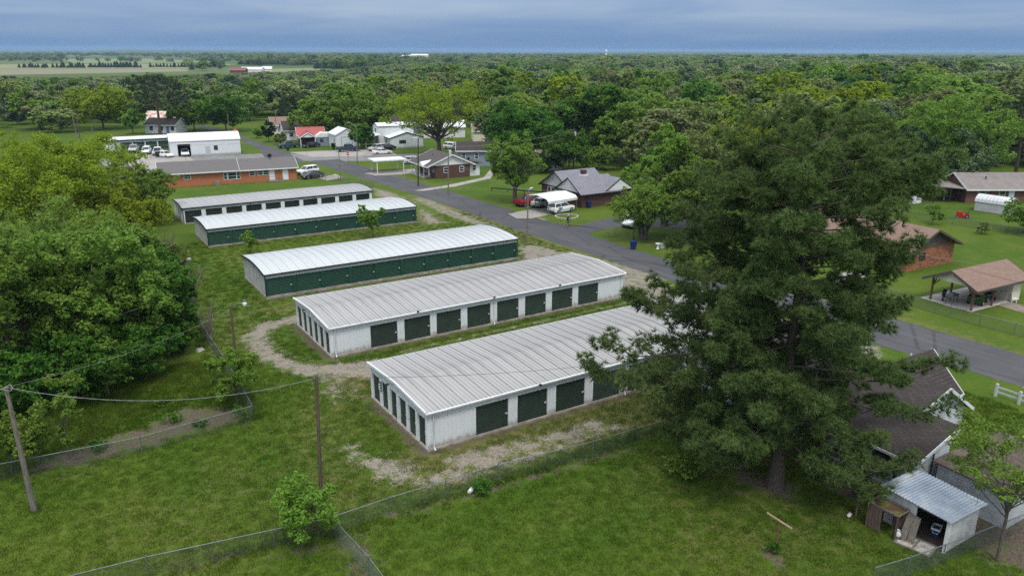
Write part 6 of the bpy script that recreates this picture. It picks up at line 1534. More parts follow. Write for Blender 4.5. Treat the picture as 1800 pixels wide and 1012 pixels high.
# ------------------------------------------------------------------ vehicles
def paint_mat(name, c): return M(name, c, rough=0.28, spec=0.5)
P_WHITE, P_BLACK, P_RED, P_BLUE, P_TEAL, P_SILVER = paint_mat('white car paint', (0.75, 0.76, 0.77)), paint_mat('black car paint', (0.02, 0.021, 0.024)), paint_mat('dark red car paint', (0.28, 0.012, 0.016)), paint_mat('dark blue car paint', (0.022, 0.035, 0.06)), paint_mat('dark teal car paint', (0.02, 0.04, 0.042)), paint_mat('silver car paint', (0.42, 0.43, 0.44))
LAMP_W, LAMP_R = M('clear lamp', (0.7, 0.72, 0.75), rough=0.15), M('red lamp', (0.30, 0.01, 0.01), rough=0.2)
def car(kind, paint, label, px=None, rz=0.0, loc=None, group=None, cat=None):
    """Front towards local +x; rz in degrees."""
    L, W = {'sedan': (4.7, 1.82), 'suv': (4.7, 1.88), 'pickup': (5.6, 1.95)}[kind]
    name = {'sedan': 'parked_car', 'suv': 'parked_suv', 'pickup': 'pickup_truck'}[kind]
    t = thing(name, label, cat or {'sedan': 'car', 'suv': 'suv', 'pickup': 'pickup truck'}[kind], loc or gp(*px), R(rz), group)
    h, w = L / 2, W / 2
    if kind == 'sedan': st = [(-h, .5, .78, .80), (-h + .12, .32, .92, .90), (-h + .7, .26, .98, 1), (-.6, .22, .95, 1), (.9, .22, .93, 1), (h - .6, .25, .84, 1), (h - .12, .3, .72, .9), (h, .42, .62, .78)]
    elif kind == 'suv': st = [(-h, .5, 1.0, .84), (-h + .1, .36, 1.08, .95), (-h + .7, .3, 1.1, 1), (0, .26, 1.08, 1), (.9, .26, 1.06, 1), (h - .5, .3, 1.0, 1), (h - .1, .34, .9, .92), (h, .45, .75, .8)]
    else: st = [(-h, .55, 1.05, .94), (-h + .08, .45, 1.1, 1), (-.3, .38, 1.1, 1), (.9, .35, 1.1, 1), (1.1, .35, 1.12, 1), (h - .4, .38, 1.08, 1), (h - .08, .42, 1.0, .95), (h, .5, .85, .86)]
    m = MB()
    def ring(x, zb, zt, k):
        ww = w * k; zm = zb + (zt - zb) * 0.55
        return [(x, -ww * .93, zb), (x, -ww, zm), (x, -ww * .93, zt - .03), (x, -ww * .86, zt), (x, ww * .86, zt), (x, ww * .93, zt - .03), (x, ww, zm), (x, ww * .93, zb)]
    rs = [ring(*s) for s in st]
    for a, b in zip(rs[:-1], rs[1:]):
        for j in range(8): m.face([a[j], a[(j + 1) % 8], b[(j + 1) % 8], b[j]])
    m.face(rs[0][::-1]); m.face(rs[-1])
    m.build('body', paint, t, False)
    belt = {'sedan': .94, 'suv': 1.07, 'pickup': 1.1}[kind]; top = {'sedan': 1.42, 'suv': 1.68, 'pickup': 1.80}[kind]
    x0, x1, x2, x3 = {'sedan': (-1.75, -1.05, .35, 1.15), 'suv': (-2.2, -1.95, .4, 1.15), 'pickup': (-.75, -.6, .75, 1.3)}[kind]
    g = MB(); a, b = w * .86, w * .70
    g.hexa([(x0, -a, belt - .02), (x3, -a, belt - .02), (x3, a, belt - .02), (x0, a, belt - .02), (x1, -b, top - .04), (x2, -b, top - .04), (x2, b, top - .04), (x1, b, top - .04)]); g.build('windows', glass, t)
    r = MB(); r.hexa([(x1 - .05, -b - .02, top - .05), (x2 + .05, -b - .02, top - .05), (x2 + .05, b + .02, top - .05), (x1 - .05, b + .02, top - .05), (x1 + .08, -b + .08, top + .02), (x2 - .1, -b + .08, top + .02), (x2 - .1, b - .08, top + .02), (x1 + .08, b - .08, top + .02)])
    mid = (x1 + x2) / 2
    for s in (-1, 1):
        for p, q in (((x3, s * a), (x2, s * b)), ((x0, s * a), (x1, s * b)), ((mid - .05, s * a), (mid - .05, s * b))): r.bar((*p, belt - .03), (*q, top - .03), .08, .07)
    r.build('roof', paint, t)
    if kind == 'pickup':
        q = MB(); q.box(-h + .12, x0 - .1, -w * .78, w * .78, 1.102, 1.108); q.build('bed_floor', black, t)
        q = MB(); q.box(-h + .05, x0 - .04, -w * .9, -w * .8, 1.09, 1.17); q.box(-h + .05, x0 - .04, w * .8, w * .9, 1.09, 1.17); q.box(-h + .02, -h + .12, -w * .9, w * .9, 1.09, 1.17); q.build('bed_rail', paint, t)
    rr = .34 if kind == 'sedan' else .38
    for x in (-h + .95, h - .9):
        for y in (-w + .1, w - .1): wheel(t, x, y, rr, .24)
    for y in (-w * .68, w * .68):
        q = MB(); z = st[-2][2] - .2; q.box(h - .16, h + .0, y - .18, y + .18, z - .08, z + .08); q.build('headlight', LAMP_W, t)
        q = MB(); z = st[1][2] - .22; q.box(-h - .0, -h + .14, y - .16, y + .16, z - .1, z + .1); q.build('taillight', LAMP_R, t)
    q = MB(); q.box(h - .02, h + .05, -w * .8, w * .8, st[-1][1] - .02, st[-1][1] + .12); q.box(-h - .05, -h + .02, -w * .8, w * .8, st[0][1] - .04, st[0][1] + .12); q.build('bumper', black if kind != 'sedan' else paint, t)
    return t
car('suv', P_WHITE, 'white suv facing the viewer, middle of the three before the far green doors', (258, 270), -105)
car('pickup', P_SILVER, 'silver pickup parked left of the three vehicles before the far green doors', (236, 267), -105)
car('pickup', P_WHITE, 'white pickup with a dark bed, right of the three vehicles before the far green doors', (278, 272), 75)
t = thing('dumpster', 'dark bin standing behind the white pickup by the barn', 'bin', gp(279, 276), 0.1)
m = MB(); m.hexa([(-.55, -.5, 0), (.55, -.5, 0), (.55, .5, 0), (-.55, .5, 0), (-.65, -.6, 1.2), (.65, -.6, 1.2), (.65, .6, 1.2), (-.65, .6, 1.2)]); m.build('body', black, t); m = MB(); m.box(-.68, .68, -.63, .63, 1.2, 1.26); m.build('lid', dark_metal, t)
car('sedan', P_WHITE, 'low white car parked beside the corner of the white barn', (290, 276), -60)
car('suv', P_WHITE, 'white suv parked inside the open bay of the white barn', loc=(31.6, 195.9, 0.0), rz=-98)
car('pickup', P_TEAL, 'dark green pickup with a silver hood parked beside the red roofed house', (508, 260), 185)
car('sedan', P_BLACK, 'black car parked under the red roofed carport', (547, 259), 190)
car('pickup', P_BLUE, 'dark blue pickup parked before the white garage door', (612, 266), -2)
car('suv', P_SILVER, 'silver white suv parked on the lot near the white two level building', (663, 265), 195)
car('sedan', P_BLACK, 'dark car tucked behind the silver suv', (680, 264), 190)
car('sedan', P_WHITE, 'white sedan parked on the lot by the cross road', (672, 271), -10)
car('suv', P_WHITE, 'white suv parked at the right end of the orange brick house', (541, 306), 200)
car('sedan', P_BLACK, 'black car parked in front of the white suv at the orange brick house', (549, 313), 196)
car('suv', P_SILVER, 'pale car on the cross road showing over the brown brick house roof', (728, 288), -20)
car('pickup', P_RED, 'dark red pickup parked under the round tree', (930, 360), 12)
car('suv', P_WHITE, 'white suv parked under the arched white carport', (986, 373), 12)
car('sedan', P_SILVER, 'silver car parked at the back of the arched white carport', (955, 362), 15)
car('suv', P_WHITE, 'white suv half hidden by the many stemmed tree on the side street', (1114, 397), 200)
for i, (u, v, p, w_) in enumerate([(795, 262, P_WHITE, 'white suv parked behind the tall sparse tree, leftmost there'), (808, 264, P_SILVER, 'silver car parked behind the tall sparse tree'), (818, 262, P_BLACK, 'black car parked behind the tall sparse tree'), (828, 264, P_WHITE, 'white car parked behind the tall sparse tree, nearest the dark house roof')]):
    car('suv' if i == 0 else 'sedan', p, w_, (u, v), -60 + i * 8, group='cars behind the tall sparse tree')
x_house('house', 'white building glimpsed through the limbs of the tall sparse tree', gp(745, 243), R(-20), 12, 7, 3.0, 4.6, WHITE_PAINT, WHITE_ROOF)
x_house('house', 'white house glimpsed between the tall sparse tree and the huge dark tree', gp(832, 250), R(-25), 9, 7, 3.0, 4.6, CREAM, SH_TAN)
x_house('house', 'grey house glimpsed through the leaves left of the tall sparse tree', gp(690, 232), R(-15), 9, 7, 2.8, 4.6, BLUE_SIDING, SH_DARK)
x_house('house', 'pale house with a red brown roof peeping out behind the round tree', gp(948, 300), R(-20), 5, 6, 2.6, 3.8, WHITE_PAINT, SH_TAN)
for (u, v, L, W, mt, rf, lab) in [(404, 128.5, 17, 9, M('old barn red', (0.16, 0.035, 0.04)), M('old barn roof red', (0.20, 0.07, 0.07)), 'long red barn at the far farm'), (422, 127.5, 24, 14, WHITE_PAINT, WHITE_ROOF, 'white farmhouse with a broad white roof beside the long red barn'), (461, 126, 11, 6, CREAM, WHITE_ROOF, 'small white shed right of the far farmhouse')]:
    x, y = gp(u, v); t = thing('barn', lab, 'barn', (x, y, 0), R(-YAW)); walls(t, 0, L, 0, W, 3.2, mt, 5.4, 'x'); roof_gable(t, 0, L, 0, W, 3.2, 5.6, 'x', rf)
for (u, v, L, hh, lab) in [(722, 105.2, 48, 12, 'large white industrial shed on the far horizon'), (706, 105.2, 26, 9, 'smaller white shed left of the large one on the far horizon')]:
    x, y = gp(u, v); t = thing('barn', lab, 'barn', (x, y, 0), R(-YAW)); walls(t, 0, L, 0, 30, hh, WHITE_PAINT, hh + 3, 'x'); roof_gable(t, 0, L, 0, 30, hh, hh + 3.2, 'x', WHITE_ROOF)
x, y = gp(1065, 104.5); t = thing('water_tower', 'pale slim tower on the horizon above the woods', 'tower', (x, y, 0)); m = MB(); m.tube([(0, 0, 0), (0, 0, 22)], 3.0, 10); m.build('shaft', WHITE_PAINT, t); m = MB(); m.tube([(0, 0, 22), (0, 0, 24), (0, 0, 27), (0, 0, 29)], [3, 4.5, 4.2, 1], 12); m.build('tank', WHITE_PAINT, t)

# ------------------------------------------------------------------ person on the side street corner
def person(label, loc, rz):
    t = thing('person', label, 'person', loc, rz)
    me = bpy.data.meshes.new('body'); skin = M('skin', (0.45, 0.27, 0.19), rough=0.6)
    V = [(0, 0, .93), (0, 0, 1.12), (0, 0, 1.30), (0, 0, 1.43), (0, .01, 1.50), (0, .03, 1.60), (0, .03, 1.71),
         (.10, 0, .88), (.12, .01, .50), (.13, -.02, .08), (.13, .12, .03), (-.10, 0, .88), (-.12, .01, .50), (-.13, -.02, .08), (-.13, .12, .03),
         (.19, 0, 1.40), (.24, .02, 1.14), (.13, .24, 1.08), (.09, .30, 1.10), (-.19, 0, 1.40), (-.24, .02, 1.14), (-.13, .24, 1.08), (-.09, .30, 1.10)]
    E_ = [(0, 1), (1, 2), (2, 3), (3, 4), (4, 5), (5, 6), (0, 7), (7, 8), (8, 9), (9, 10), (0, 11), (11, 12), (12, 13), (13, 14), (3, 15), (15, 16), (16, 17), (17, 18), (3, 19), (19, 20), (20, 21), (21, 22)]
    rad = [.15, .14, .16, .10, .055, .095, .07, .10, .065, .045, .035, .10, .065, .045, .035, .06, .045, .032, .035, .06, .045, .032, .035]
    me.from_pydata(V, E_, []); me.materials.append(skin)
    o = link('body', me, t)
    md = o.modifiers.new('skin', 'SKIN'); s2 = o.modifiers.new('sub', 'SUBSURF'); s2.levels = s2.render_levels = 1
    for sv, r_ in zip(me.skin_vertices[0].data, rad): sv.radius = (r_, r_)
    me.skin_vertices[0].data[0].use_root = True
    navy = M('navy shirt', (0.012, 0.016, 0.045), rough=0.85); shorts = M('grey shorts', (0.07, 0.085, 0.095), rough=0.85)
    q = MB(); q.tube([(0, 0, .90), (0, 0, 1.1), (0, 0, 1.3), (0, 0, 1.42), (0, 0, 1.49)], [.19, .185, .215, .17, .08], 10)
    for s in (-1, 1): q.tube([(s * .13, 0, 1.41), (s * .21, 0, 1.36), (s * .245, .015, 1.18)], [.09, .085, .075], 8)
    q.build('shirt', navy, t, True)
    q = MB()
    q.tube([(0, 0, .80), (0, 0, .95)], [.19, .18], 10)
    for s in (-1, 1): q.tube([(s * .095, 0, .88), (s * .125, .01, .52)], [.125, .105], 8)
    q.build('shorts', shorts, t, True)
    q = MB()
    for s in (-1, 1): q.box(s * .13 - .05, s * .13 + .05, -.09, .18, 0.0, .10)
    q.build('shoes', black, t)
    q = MB(); q.tube([(0, .03, 1.66), (0, .03, 1.73), (0, .03, 1.76)], [.115, .10, .04], 10); q.box(-.08, .08, .1, .22, 1.665, 1.68); q.build('cap', M('pale cap', (0.5, 0.5, 0.48)), t, True)
    q = MB(); q.box(-.09, .09, .28, .36, 1.08, 1.13); q.build('controller', black, t)
person('person in navy shirt, shorts and pale cap standing at the side street corner', gp(998, 398), R(215))

# ------------------------------------------------------------------ poles, lamps, wires
def pole(label, px, vt, r=0.12, mat=None, top=None, cross=False, can=False, name='utility_pole', cat='utility pole', group=None):
    x, y = gp(*px); H = tall(*px, vt)
    t = thing(name, label, cat, (x, y, 0), 0, group)
    dx = dy = 0
    if top: tx, ty = gp(top, vt, H); dx, dy = tx - x, ty - y
    m = MB(); m.tube([(0, 0, -.1), (dx * .5, dy * .5, H * .5), (dx, dy, H)], [r * 1.25, r, r * .78], 9); m.build('pole', mat or brown_wood, t)
    if cross:
        m = MB(); m.bar((dx - .9, dy - .25, H - .35), (dx + .9, dy + .25, H - .35), .1, .12); m.build('crossarm', brown_wood, t)
    if can:
        m = MB(); m.tube([(dx + .3, dy, H - 1.5), (dx + .3, dy, H - 1.4), (dx + .3, dy, H - .7), (dx + .3, dy, H - .6)], [.2, .25, .25, .18], 10); m.build('transformer', M('pale grey can', (0.5, 0.52, 0.53), rough=0.5), t)
    return t, Vector((x + dx, y + dy, H))
tA, topA = pole('leaning grey utility pole on the lawn at the left edge', (60, 897), 680, 0.125, grey_wood, top=10)
m = MB(); p = topA - tA.location
pr = [p + Vector((.28 * math.cos(a), .28 * math.sin(a), -.08 + .1 * math.sin(a * 2))) for a in [i * .7 for i in range(10)]]; m.tube(pr, .018, 4); m.build('cable_loop', light_cable, tA)
tB, topB = pole('upright brown utility pole at the fence corner in the middle foreground', (566, 905), 660, 0.10, top=556)
m = MB(); p = topB - tB.location; m.bar(p + Vector((-.14, 0, -.12)), p + Vector((.14, 0, -.12)), .08, .08); m.tube([p + Vector((.1, 0, -.15)), p + Vector((.2, 0, -.05))], .03, 5); m.build('bracket', galv, tB)
tC, topC = pole('slim brown lamp pole in the yard with a curved arm and glass lamp', (416, 640), 537, 0.10, top=405, name='lamp_pole', cat='lamp pole')
m = MB(); p = topC - tC.location; dr = Vector((.85, -.53, 0))
m.tube([p + Vector((0, 0, -.25)), p + dr * .25 + Vector((0, 0, .1)), p + dr * .7 + Vector((0, 0, .22)), p + dr * 1.0 + Vector((0, 0, .2))], .03, 6); m.build('arm', galv, tC)
m = MB(); q = p + dr * 1.12 + Vector((0, 0, .2)); m.tube([q + Vector((0, 0, .12)), q, q + Vector((0, 0, -.16)), q + Vector((0, 0, -.24))], [.1, .17, .15, .08], 10); m.build('lamp', M('lamp glass', (0.62, 0.66, 0.70), rough=0.2), tC)
m = MB(); m.box(q.x - .1, q.x + .1, q.y - .1, q.y + .1, q.z + .12, q.z + .26); m.build('lamp_head', galv, tC)
tD, topD = pole('grey utility pole on the near verge across from the arched carport', (926, 425), 332, 0.095, grey_wood, top=929)
m = MB(); p = topD - tD.location; m.tube([p + Vector((0, 0, -.2)), p + Vector((.5, .3, -.02))], .025, 5); m.tube([p + Vector((.5, .3, -.02)), p + Vector((1.0, .6, -.05))], [.11, .09], 8); m.build('lamp', M('lamp glass', ()) if False else MATS['lamp glass'], tD)
tE, topE = pole('grey utility pole with a transformer before the brown brick house', (788, 343), 258, 0.11, grey_wood, top=788, can=True)
tF, topF = pole('dark pole with a flat lamp head beside the porch of the brown brick house', (735, 327), 242, 0.11, dark_metal, top=735)
m = MB(); p = topF - tF.location; m.box(p.x - 1.0, p.x + .15, p.y + .02, p.y + .3, p.z - .05, p.z + .08); m.build('lamp_head', white_trim, tF)
tG, topG = pole('tall curved street lamp at the corner of the cross road', (628, 290), 228, 0.085, galv, top=627, name='street_lamp', cat='street lamp')
m = MB(); p = topG - tG.location; dl = Vector((-.9, .44, 0)); m.tube([p, p + dl * .5 + Vector((0, 0, .9)), p + dl * 1.3 + Vector((0, 0, 1.5))], [.07, .06, .05], 6); q = p + dl * 1.35 + Vector((0, 0, 1.5)); m.tube([q, q + dl * .6], [.12, .09], 8); m.build('lamp', galv, tG)
tH, topH = pole('thin pale pole at the right end of the farthest storage building', (599, 318), 262, 0.085, grey_wood, top=595)
tI, topI = pole('brown utility pole with a transformer behind the metal roofed house', (1008, 300), 227, 0.12, top=1009, can=True, cross=True)
for (u, v, vt, tp, lab, mt) in [(136, 243, 190, 124, 'pale pole left of the lawn by the small white house', grey_wood), (141, 246, 193, 133, 'dark pole beside the pale pole left of the small white house', brown_wood), (165, 253, 218, 161, 'thin lamp pole left of the small white house', grey_wood), (209, 280, 244, 201, 'dark pole before the far green doors', brown_wood), (403, 244, 200, 400, 'thin pole behind the white barn', grey_wood), (533, 243, 192, 482, 'thin pale pole over the brown roofed house', grey_wood), (1086, 205, 157, 1086, 'far pole standing out of the woods', brown_wood), (1012, 205, 165, 1012, 'second far pole standing out of the woods', brown_wood)]:
    if lab.startswith('thin pale pole over'): u, v, tp = 484, 236, 484
    pole(lab, (u, v), vt, 0.1, mt, top=tp)
st, sp = pole('green street name sign on a post by the carport lawn', (985, 391), 364, 0.03, galv, name='street_sign', cat='street sign')
p = sp - st.location
for a in (0.2, 1.77):
    m = MB(); dx, dy = math.cos(a) * .42, math.sin(a) * .42; m.bar((-dx, -dy, p.z - .1 - a * .1), (dx, dy, p.z - .1 - a * .1), .02, .16); m.build('blade', M('sign green', (0.02, 0.22, 0.12), rough=0.5), st)
pole('thin grey marker post by the person on the corner', (1002, 396), 372, 0.035, galv, name='sign_post', cat='post')
# stop sign seen from the street side
sx, sy = gp(613, 290)
t = thing('stop_sign', 'red stop sign at the cross road', 'stop sign', (sx, sy, 0), R(-YAW - 12))
m = MB(); m.tube([(0, 0, 0), (0, 0, 2.75)], .035, 6); m.build('post', galv, t)
oc = [(.42 * math.cos(R(22.5 + 45 * i)), 2.45 + .42 * math.sin(R(22.5 + 45 * i))) for i in range(8)]
m = MB(); m.prism(oc, 'y', -.07, -.045); m.build('border', white_trim, t)
oc = [(.385 * math.cos(R(22.5 + 45 * i)), 2.45 + .385 * math.sin(R(22.5 + 45 * i))) for i in range(8)]
m = MB(); m.prism(oc, 'y', -.078, -.071); m.build('panel', M('sign red', (0.50, 0.012, 0.016), rough=0.5), t)
letter(t, 'STOP', (0, -.082, 2.35), .30, white_trim, (R(90), 0, 0))
sx, sy = gp(415, 243); t = thing('stop_sign', 'small red stop sign beyond the white barn', 'stop sign', (sx, sy, 0), R(-YAW))
m = MB(); m.tube([(0, 0, 0), (0, 0, 2.6)], .04, 6); m.build('post', galv, t); m = MB(); m.prism([(.45 * math.cos(R(22.5 + 45 * i)), 2.4 + .45 * math.sin(R(22.5 + 45 * i))) for i in range(8)], 'y', -.08, -.05); m.build('panel', MATS['sign red'], t)
letter(t, 'STOP', (0, -.085, 2.28), .32, white_trim, (R(90), 0, 0))
def wire(label, a, b, sag, r=0.012, mat=None, name='power_line', twist=False):
    a, b = Vector(a), Vector(b); n = 22
    pts = [a.lerp(b, i / n) + Vector((0, 0, -4 * sag * (i / n) * (1 - i / n))) for i in range(n + 1)]
    m = MB(); m.tube(pts, r, 4)
    if twist:
        k = 90; m.tube([a.lerp(b, i / k) + Vector((0.018 * math.cos(i * 1.7), 0.02 * math.sin(i * 1.7), -4 * sag * (i / k) * (1 - i / k) - .02)) for i in range(k + 1)], r * .7, 3)
    return tag(m.build(name, mat or cable_mat), label, 'power line')
wire('twisted pale cable sagging between the leaning pole and the middle pole', topA, topB + Vector((0, 0, -.12)), 1.0, 0.009, light_cable, twist=True)
wire('thin wire running from the leaning pole to the yard lamp pole', topA, topC + Vector((0, 0, -.3)), 0.55, 0.008, light_cable)
wire('short cable leaving the leaning pole past the left photo edge', topA, topA + Vector((-14, -6, -1.2)), 0.5, 0.014, light_cable)
wire('dark service cable crossing the nearest storage roof from the middle pole', topB + Vector((0, 0, -.1)), (44.5, 30.5, 6.2), 1.1, 0.010)
wire('thin cable drooping from the middle pole to the nearest storage corner', topB + Vector((0, 0, -.3)), (19.2, 38.9, 2.3), 0.9, 0.008)
def seg(label, p0, h0, p1, h1, sag, r=.014, mat=None): return wire(label, (*gp(*p0, h0), h0), (*gp(*p1, h1), h1), sag, r, mat)
seg('dark cable passing over the tan carport roof at the right edge', (1560, 428), 6.0, (1860, 512), 6.0, 0.25, .013)
seg('thin pale cable passing over the red brick house wall', (1480, 420), 5.2, (1830, 482), 5.2, 0.15, .012, light_cable)
wire('pale wires running from the transformer pole to the pole behind the metal roofed house', topE + Vector((0, 0, -1.0)), topI + Vector((0, 0, -1.4)), 0.8, .02, light_cable)
wire('upper wire between the transformer pole and the pole behind the metal roofed house', topE, topI, 0.9, .02, light_cable)
wire('service wire from the transformer pole to the verge pole', topE + Vector((0, 0, -1.6)), topD + Vector((0, 0, -.2)), 0.9, .014, light_cable)
wire('service wire from the verge pole towards the tree by the side street', topD + Vector((0, 0, -.2)), (82, 88, 6.0), 0.7, .014, light_cable)
seg('thin wire strung above the small white house', (140, 250), 7.2, (462, 250), 7.2, 0.6, .02, light_cable)
# ------------------------------------------------------------------ bins, birdbath, lamp post, planting ring
t = thing('wheelie_bin', 'dark blue wheeled bin at the edge of the street', 'bin', gp(1113, 438), R(200))
m = MB(); m.hexa([(-.24, -.26, .05), (.24, -.26, .05), (.24, .26, .05), (-.24, .26, .05), (-.31, -.36, 1.02), (.31, -.36, 1.02), (.31, .36, 1.02), (-.31, .36, 1.02)]); m.build('body', M('bin blue', (0.01, 0.025, 0.11), rough=0.45), t)
m = MB(); m.hexa([(-.34, -.40, 1.02), (.34, -.40, 1.02), (.34, .42, 1.02), (-.34, .42, 1.02), (-.3, -.36, 1.10), (.3, -.36, 1.10), (.3, .36, 1.13), (-.3, .36, 1.13)]); m.build('lid', MATS['bin blue'], t)
for s in (-.25, .25): wheel(t, .2 * 0 + s * 0, s, .11, .06, rubber)
dup(t, gp(506, 265), R(10), 'dark blue wheeled bin on the corner of the north street')
dup(t, (75.0, 96.1), R(90), 'dark bin under the arched carport by the brick wall')
t = thing('lamp_post', 'black garden lamp post with a white globe behind the blue bin', 'lamp post', gp(1113.5, 421))
m = MB(); m.tube([(0, 0, 0), (0, 0, .15), (0, 0, .2), (0, 0, 2.9)], [.12, .12, .05, .045], 8); m.build('post', black, t)
m = MB(); m.tube([(0, 0, 2.9), (0, 0, 2.98), (0, 0, 3.12), (0, 0, 3.24), (0, 0, 3.3)], [.06, .15, .18, .14, .03], 10); m.build('globe', white_trim, t, True)
t = thing('birdbath', 'small white garden ornament and grey box on the lawn right of the blue bin', 'garden ornament', gp(1156, 437))
m = MB(); m.tube([(0, 0, 0), (0, 0, .1), (0, 0, .5), (0, 0, .6), (0, 0, .7)], [.2, .12, .1, .3, .32], 10); m.build('bowl', white_trim, t); m = MB(); m.box(.45, .95, -.2, .2, 0, .6); m.build('box', shed_grey, t)
cx_, cy_ = gp(996, 381); t = thing('planting_ring', 'round planting bed with a pale kerb in front of the white suv', 'planting bed', (cx_, cy_, 0))
for i in range(30):
    a0, a1 = 2 * math.pi * i / 30, 2 * math.pi * (i + .93) / 30; m = MB(); r0, r1 = 1.62, 1.80
    m.hexa([(r0 * math.cos(a0), r0 * math.sin(a0), 0), (r1 * math.cos(a0), r1 * math.sin(a0), 0), (r1 * math.cos(a1), r1 * math.sin(a1), 0), (r0 * math.cos(a1), r0 * math.sin(a1), 0), (r0 * math.cos(a0), r0 * math.sin(a0), .16), (r1 * math.cos(a0), r1 * math.sin(a0), .16), (r1 * math.cos(a1), r1 * math.sin(a1), .16), (r0 * math.cos(a1), r0 * math.sin(a1), .16)]); m.build('kerb_stone', concrete, t)

# ------------------------------------------------------------------ fences
wire_mat = M('fence wire', (0.12, 0.14, 0.14), (0.09, 0.105, 0.105), 2, 0.5, 0.4)
def chain_link(label, pts, h=1.1, post=2.9, cell=0.085, wr=0.0023, rail=True, group='chain link fences'):
    x0, y0 = pts[0]; t = thing('chain_link_fence', label, 'fence', (x0, y0, 0), 0, group)
    net = MB(); rl = MB()
    P = [(x - x0, y - y0) for x, y in pts]
    for (ax, ay), (bx, by) in zip(P[:-1], P[1:]):
        L = math.dist((ax, ay), (bx, by)); dx, dy = (bx - ax) / L, (by - ay) / L
        k = max(1, round(L / post))
        for i in range(k + 1):
            if i == k and (bx, by) != P[-1]: continue
            m = MB(); s = L * i / k; e = i in (0, k); m.tube([(ax + dx * s, ay + dy * s, -.05), (ax + dx * s, ay + dy * s, h + (.06 if e else .0))], .035 if e else .026, 6); m.build('post', galv, t)
        rl.tube([(ax, ay, h - .02), (bx, by, h - .02)], .024, 6)
        n = int(L / cell)
        nx_, ny_ = -dy * wr, dx * wr
        for sgn in (1, -1):
            for i in range(-int(h / cell), n + 1):
                s0, s1 = i * cell, i * cell + h; z0, z1 = .04, h - .03
                if s0 < 0: z0 += -s0; s0 = 0
                if s1 > L: z1 -= s1 - L; s1 = L
                if z1 - z0 < .02: continue
                if sgn < 0: s0, s1 = L - s0, L - s1
                a, b = (ax + dx * s0, ay + dy * s0), (ax + dx * s1, ay + dy * s1); w = wr
                net.face([(a[0] + nx_, a[1] + ny_, z0), (a[0] - nx_, a[1] - ny_, z0 - w), (b[0] - nx_, b[1] - ny_, z1 - w), (b[0] + nx_, b[1] + ny_, z1)])
                net.face([(a[0], a[1], z0 - 2 * w), (a[0], a[1], z0 + 2 * w), (b[0], b[1], z1 + 2 * w), (b[0], b[1], z1 - 2 * w)])
    rl.build('top_rail', galv, t); n_ = net.build('wire_mesh', wire_mat, t)
    return t
cor = gp(585, 940)
chain_link('chain link fence running from the corner along the gravel before the nearest storage building', [cor, gp(685, 905), gp(876, 845), gp(1042, 803), (34, 32.8), (41, 32.5)])
chain_link('chain link fence going from the fence corner towards the viewer', [cor, gp(650, 1012), (10.9, 22)])
chain_link('chain link fence running left from the fence corner out of the picture', [cor, gp(262, 1012), (-12, 36.8)])
chain_link('chain link fence in front of the bare garden strip', [gp(447, 738), gp(250, 795), gp(50, 835), (-10, 49.6)])
lf = [gp(395, 648), gp(360, 595), gp(320, 510), gp(285, 452)]
chain_link('chain link fence between the left plot and the storage yard', [gp(447, 738), lf[0], lf[1], lf[2], lf[3]], cell=.11)
chain_link('chain link fence in the bottom right corner by the little shed', [(30.5, 16.55), gp(1595, 1012), gp(1714, 967), (41.5, 15.0)])
chain_link('chain link fence crossing the lawn below the red tractor', [(108.5, 82), gp(1595, 383), gp(1674, 395), gp(1757, 408), gp(1799, 416), (115, 42)], h=1.15, cell=.17, wr=.005)
chain_link('chain link fence along the street verge before the pole carport', [(72.2, 48), gp(1644, 551), gp(1669, 558), gp(1721, 574), gp(1782, 589), (72.3, 24)], h=1.15, cell=.13, wr=.004)
chain_link('chain link fence around the yard of the orange brick house', [(46.5, 147.0), (49.5, 141), (52.8, 131.5)], h=1.15, cell=.2, wr=.006)
t = thing('dark_rail_fence', 'low dark rail along the lawn left of the metal roofed house', 'fence', (69.5, 117.5, 0)); m = MB(); m.bar((0, 0, .55), (5.5, -8, .55), .06, .2); m.build('rail', dark_metal, t)
for i in range(4):
    m = MB(); m.box(i * 1.8, i * 1.8 + .1, -i * 2.62 - .1, -i * 2.62, 0, .6); m.build('post', dark_metal, t)
# wooden fence with its planks, half dismantled
t = thing('wooden_fence', 'brown plank fence at the end of the left wire fence', 'fence', (11.2, 99.5, 0))
fence_red = M('red brown fence plank', (0.16, 0.085, 0.055), (0.22, 0.13, 0.09), 3, 0.9, stretch=(5, 5, .6), vary=.35)
pm = MB(); pm.box(-.065, .065, -.012, .012, .03, 1.75); plank = bpy.data.meshes.new('plank'); plank.from_pydata(pm.v, [], pm.f); plank.materials.append(fence_red)
for i in range(17): o = link('plank', plank, t, (-i * .142, 0, random.uniform(-.05, .03)))
for i in range(30):
    o = link('plank', plank, t, (0.04, .2 + i * .25, random.uniform(-.05, .03)), R(90)); o.rotation_euler = (0, 0, R(90))
m = MB(); m.box(-2.4, 0, .015, .06, .4, .5); m.box(-2.4, 0, .015, .06, 1.3, 1.4); m.box(.06, .1, .1, 7.7, .4, .5); m.box(.06, .1, .1, 7.7, 1.3, 1.4); m.build('rail', grey_wood, t)
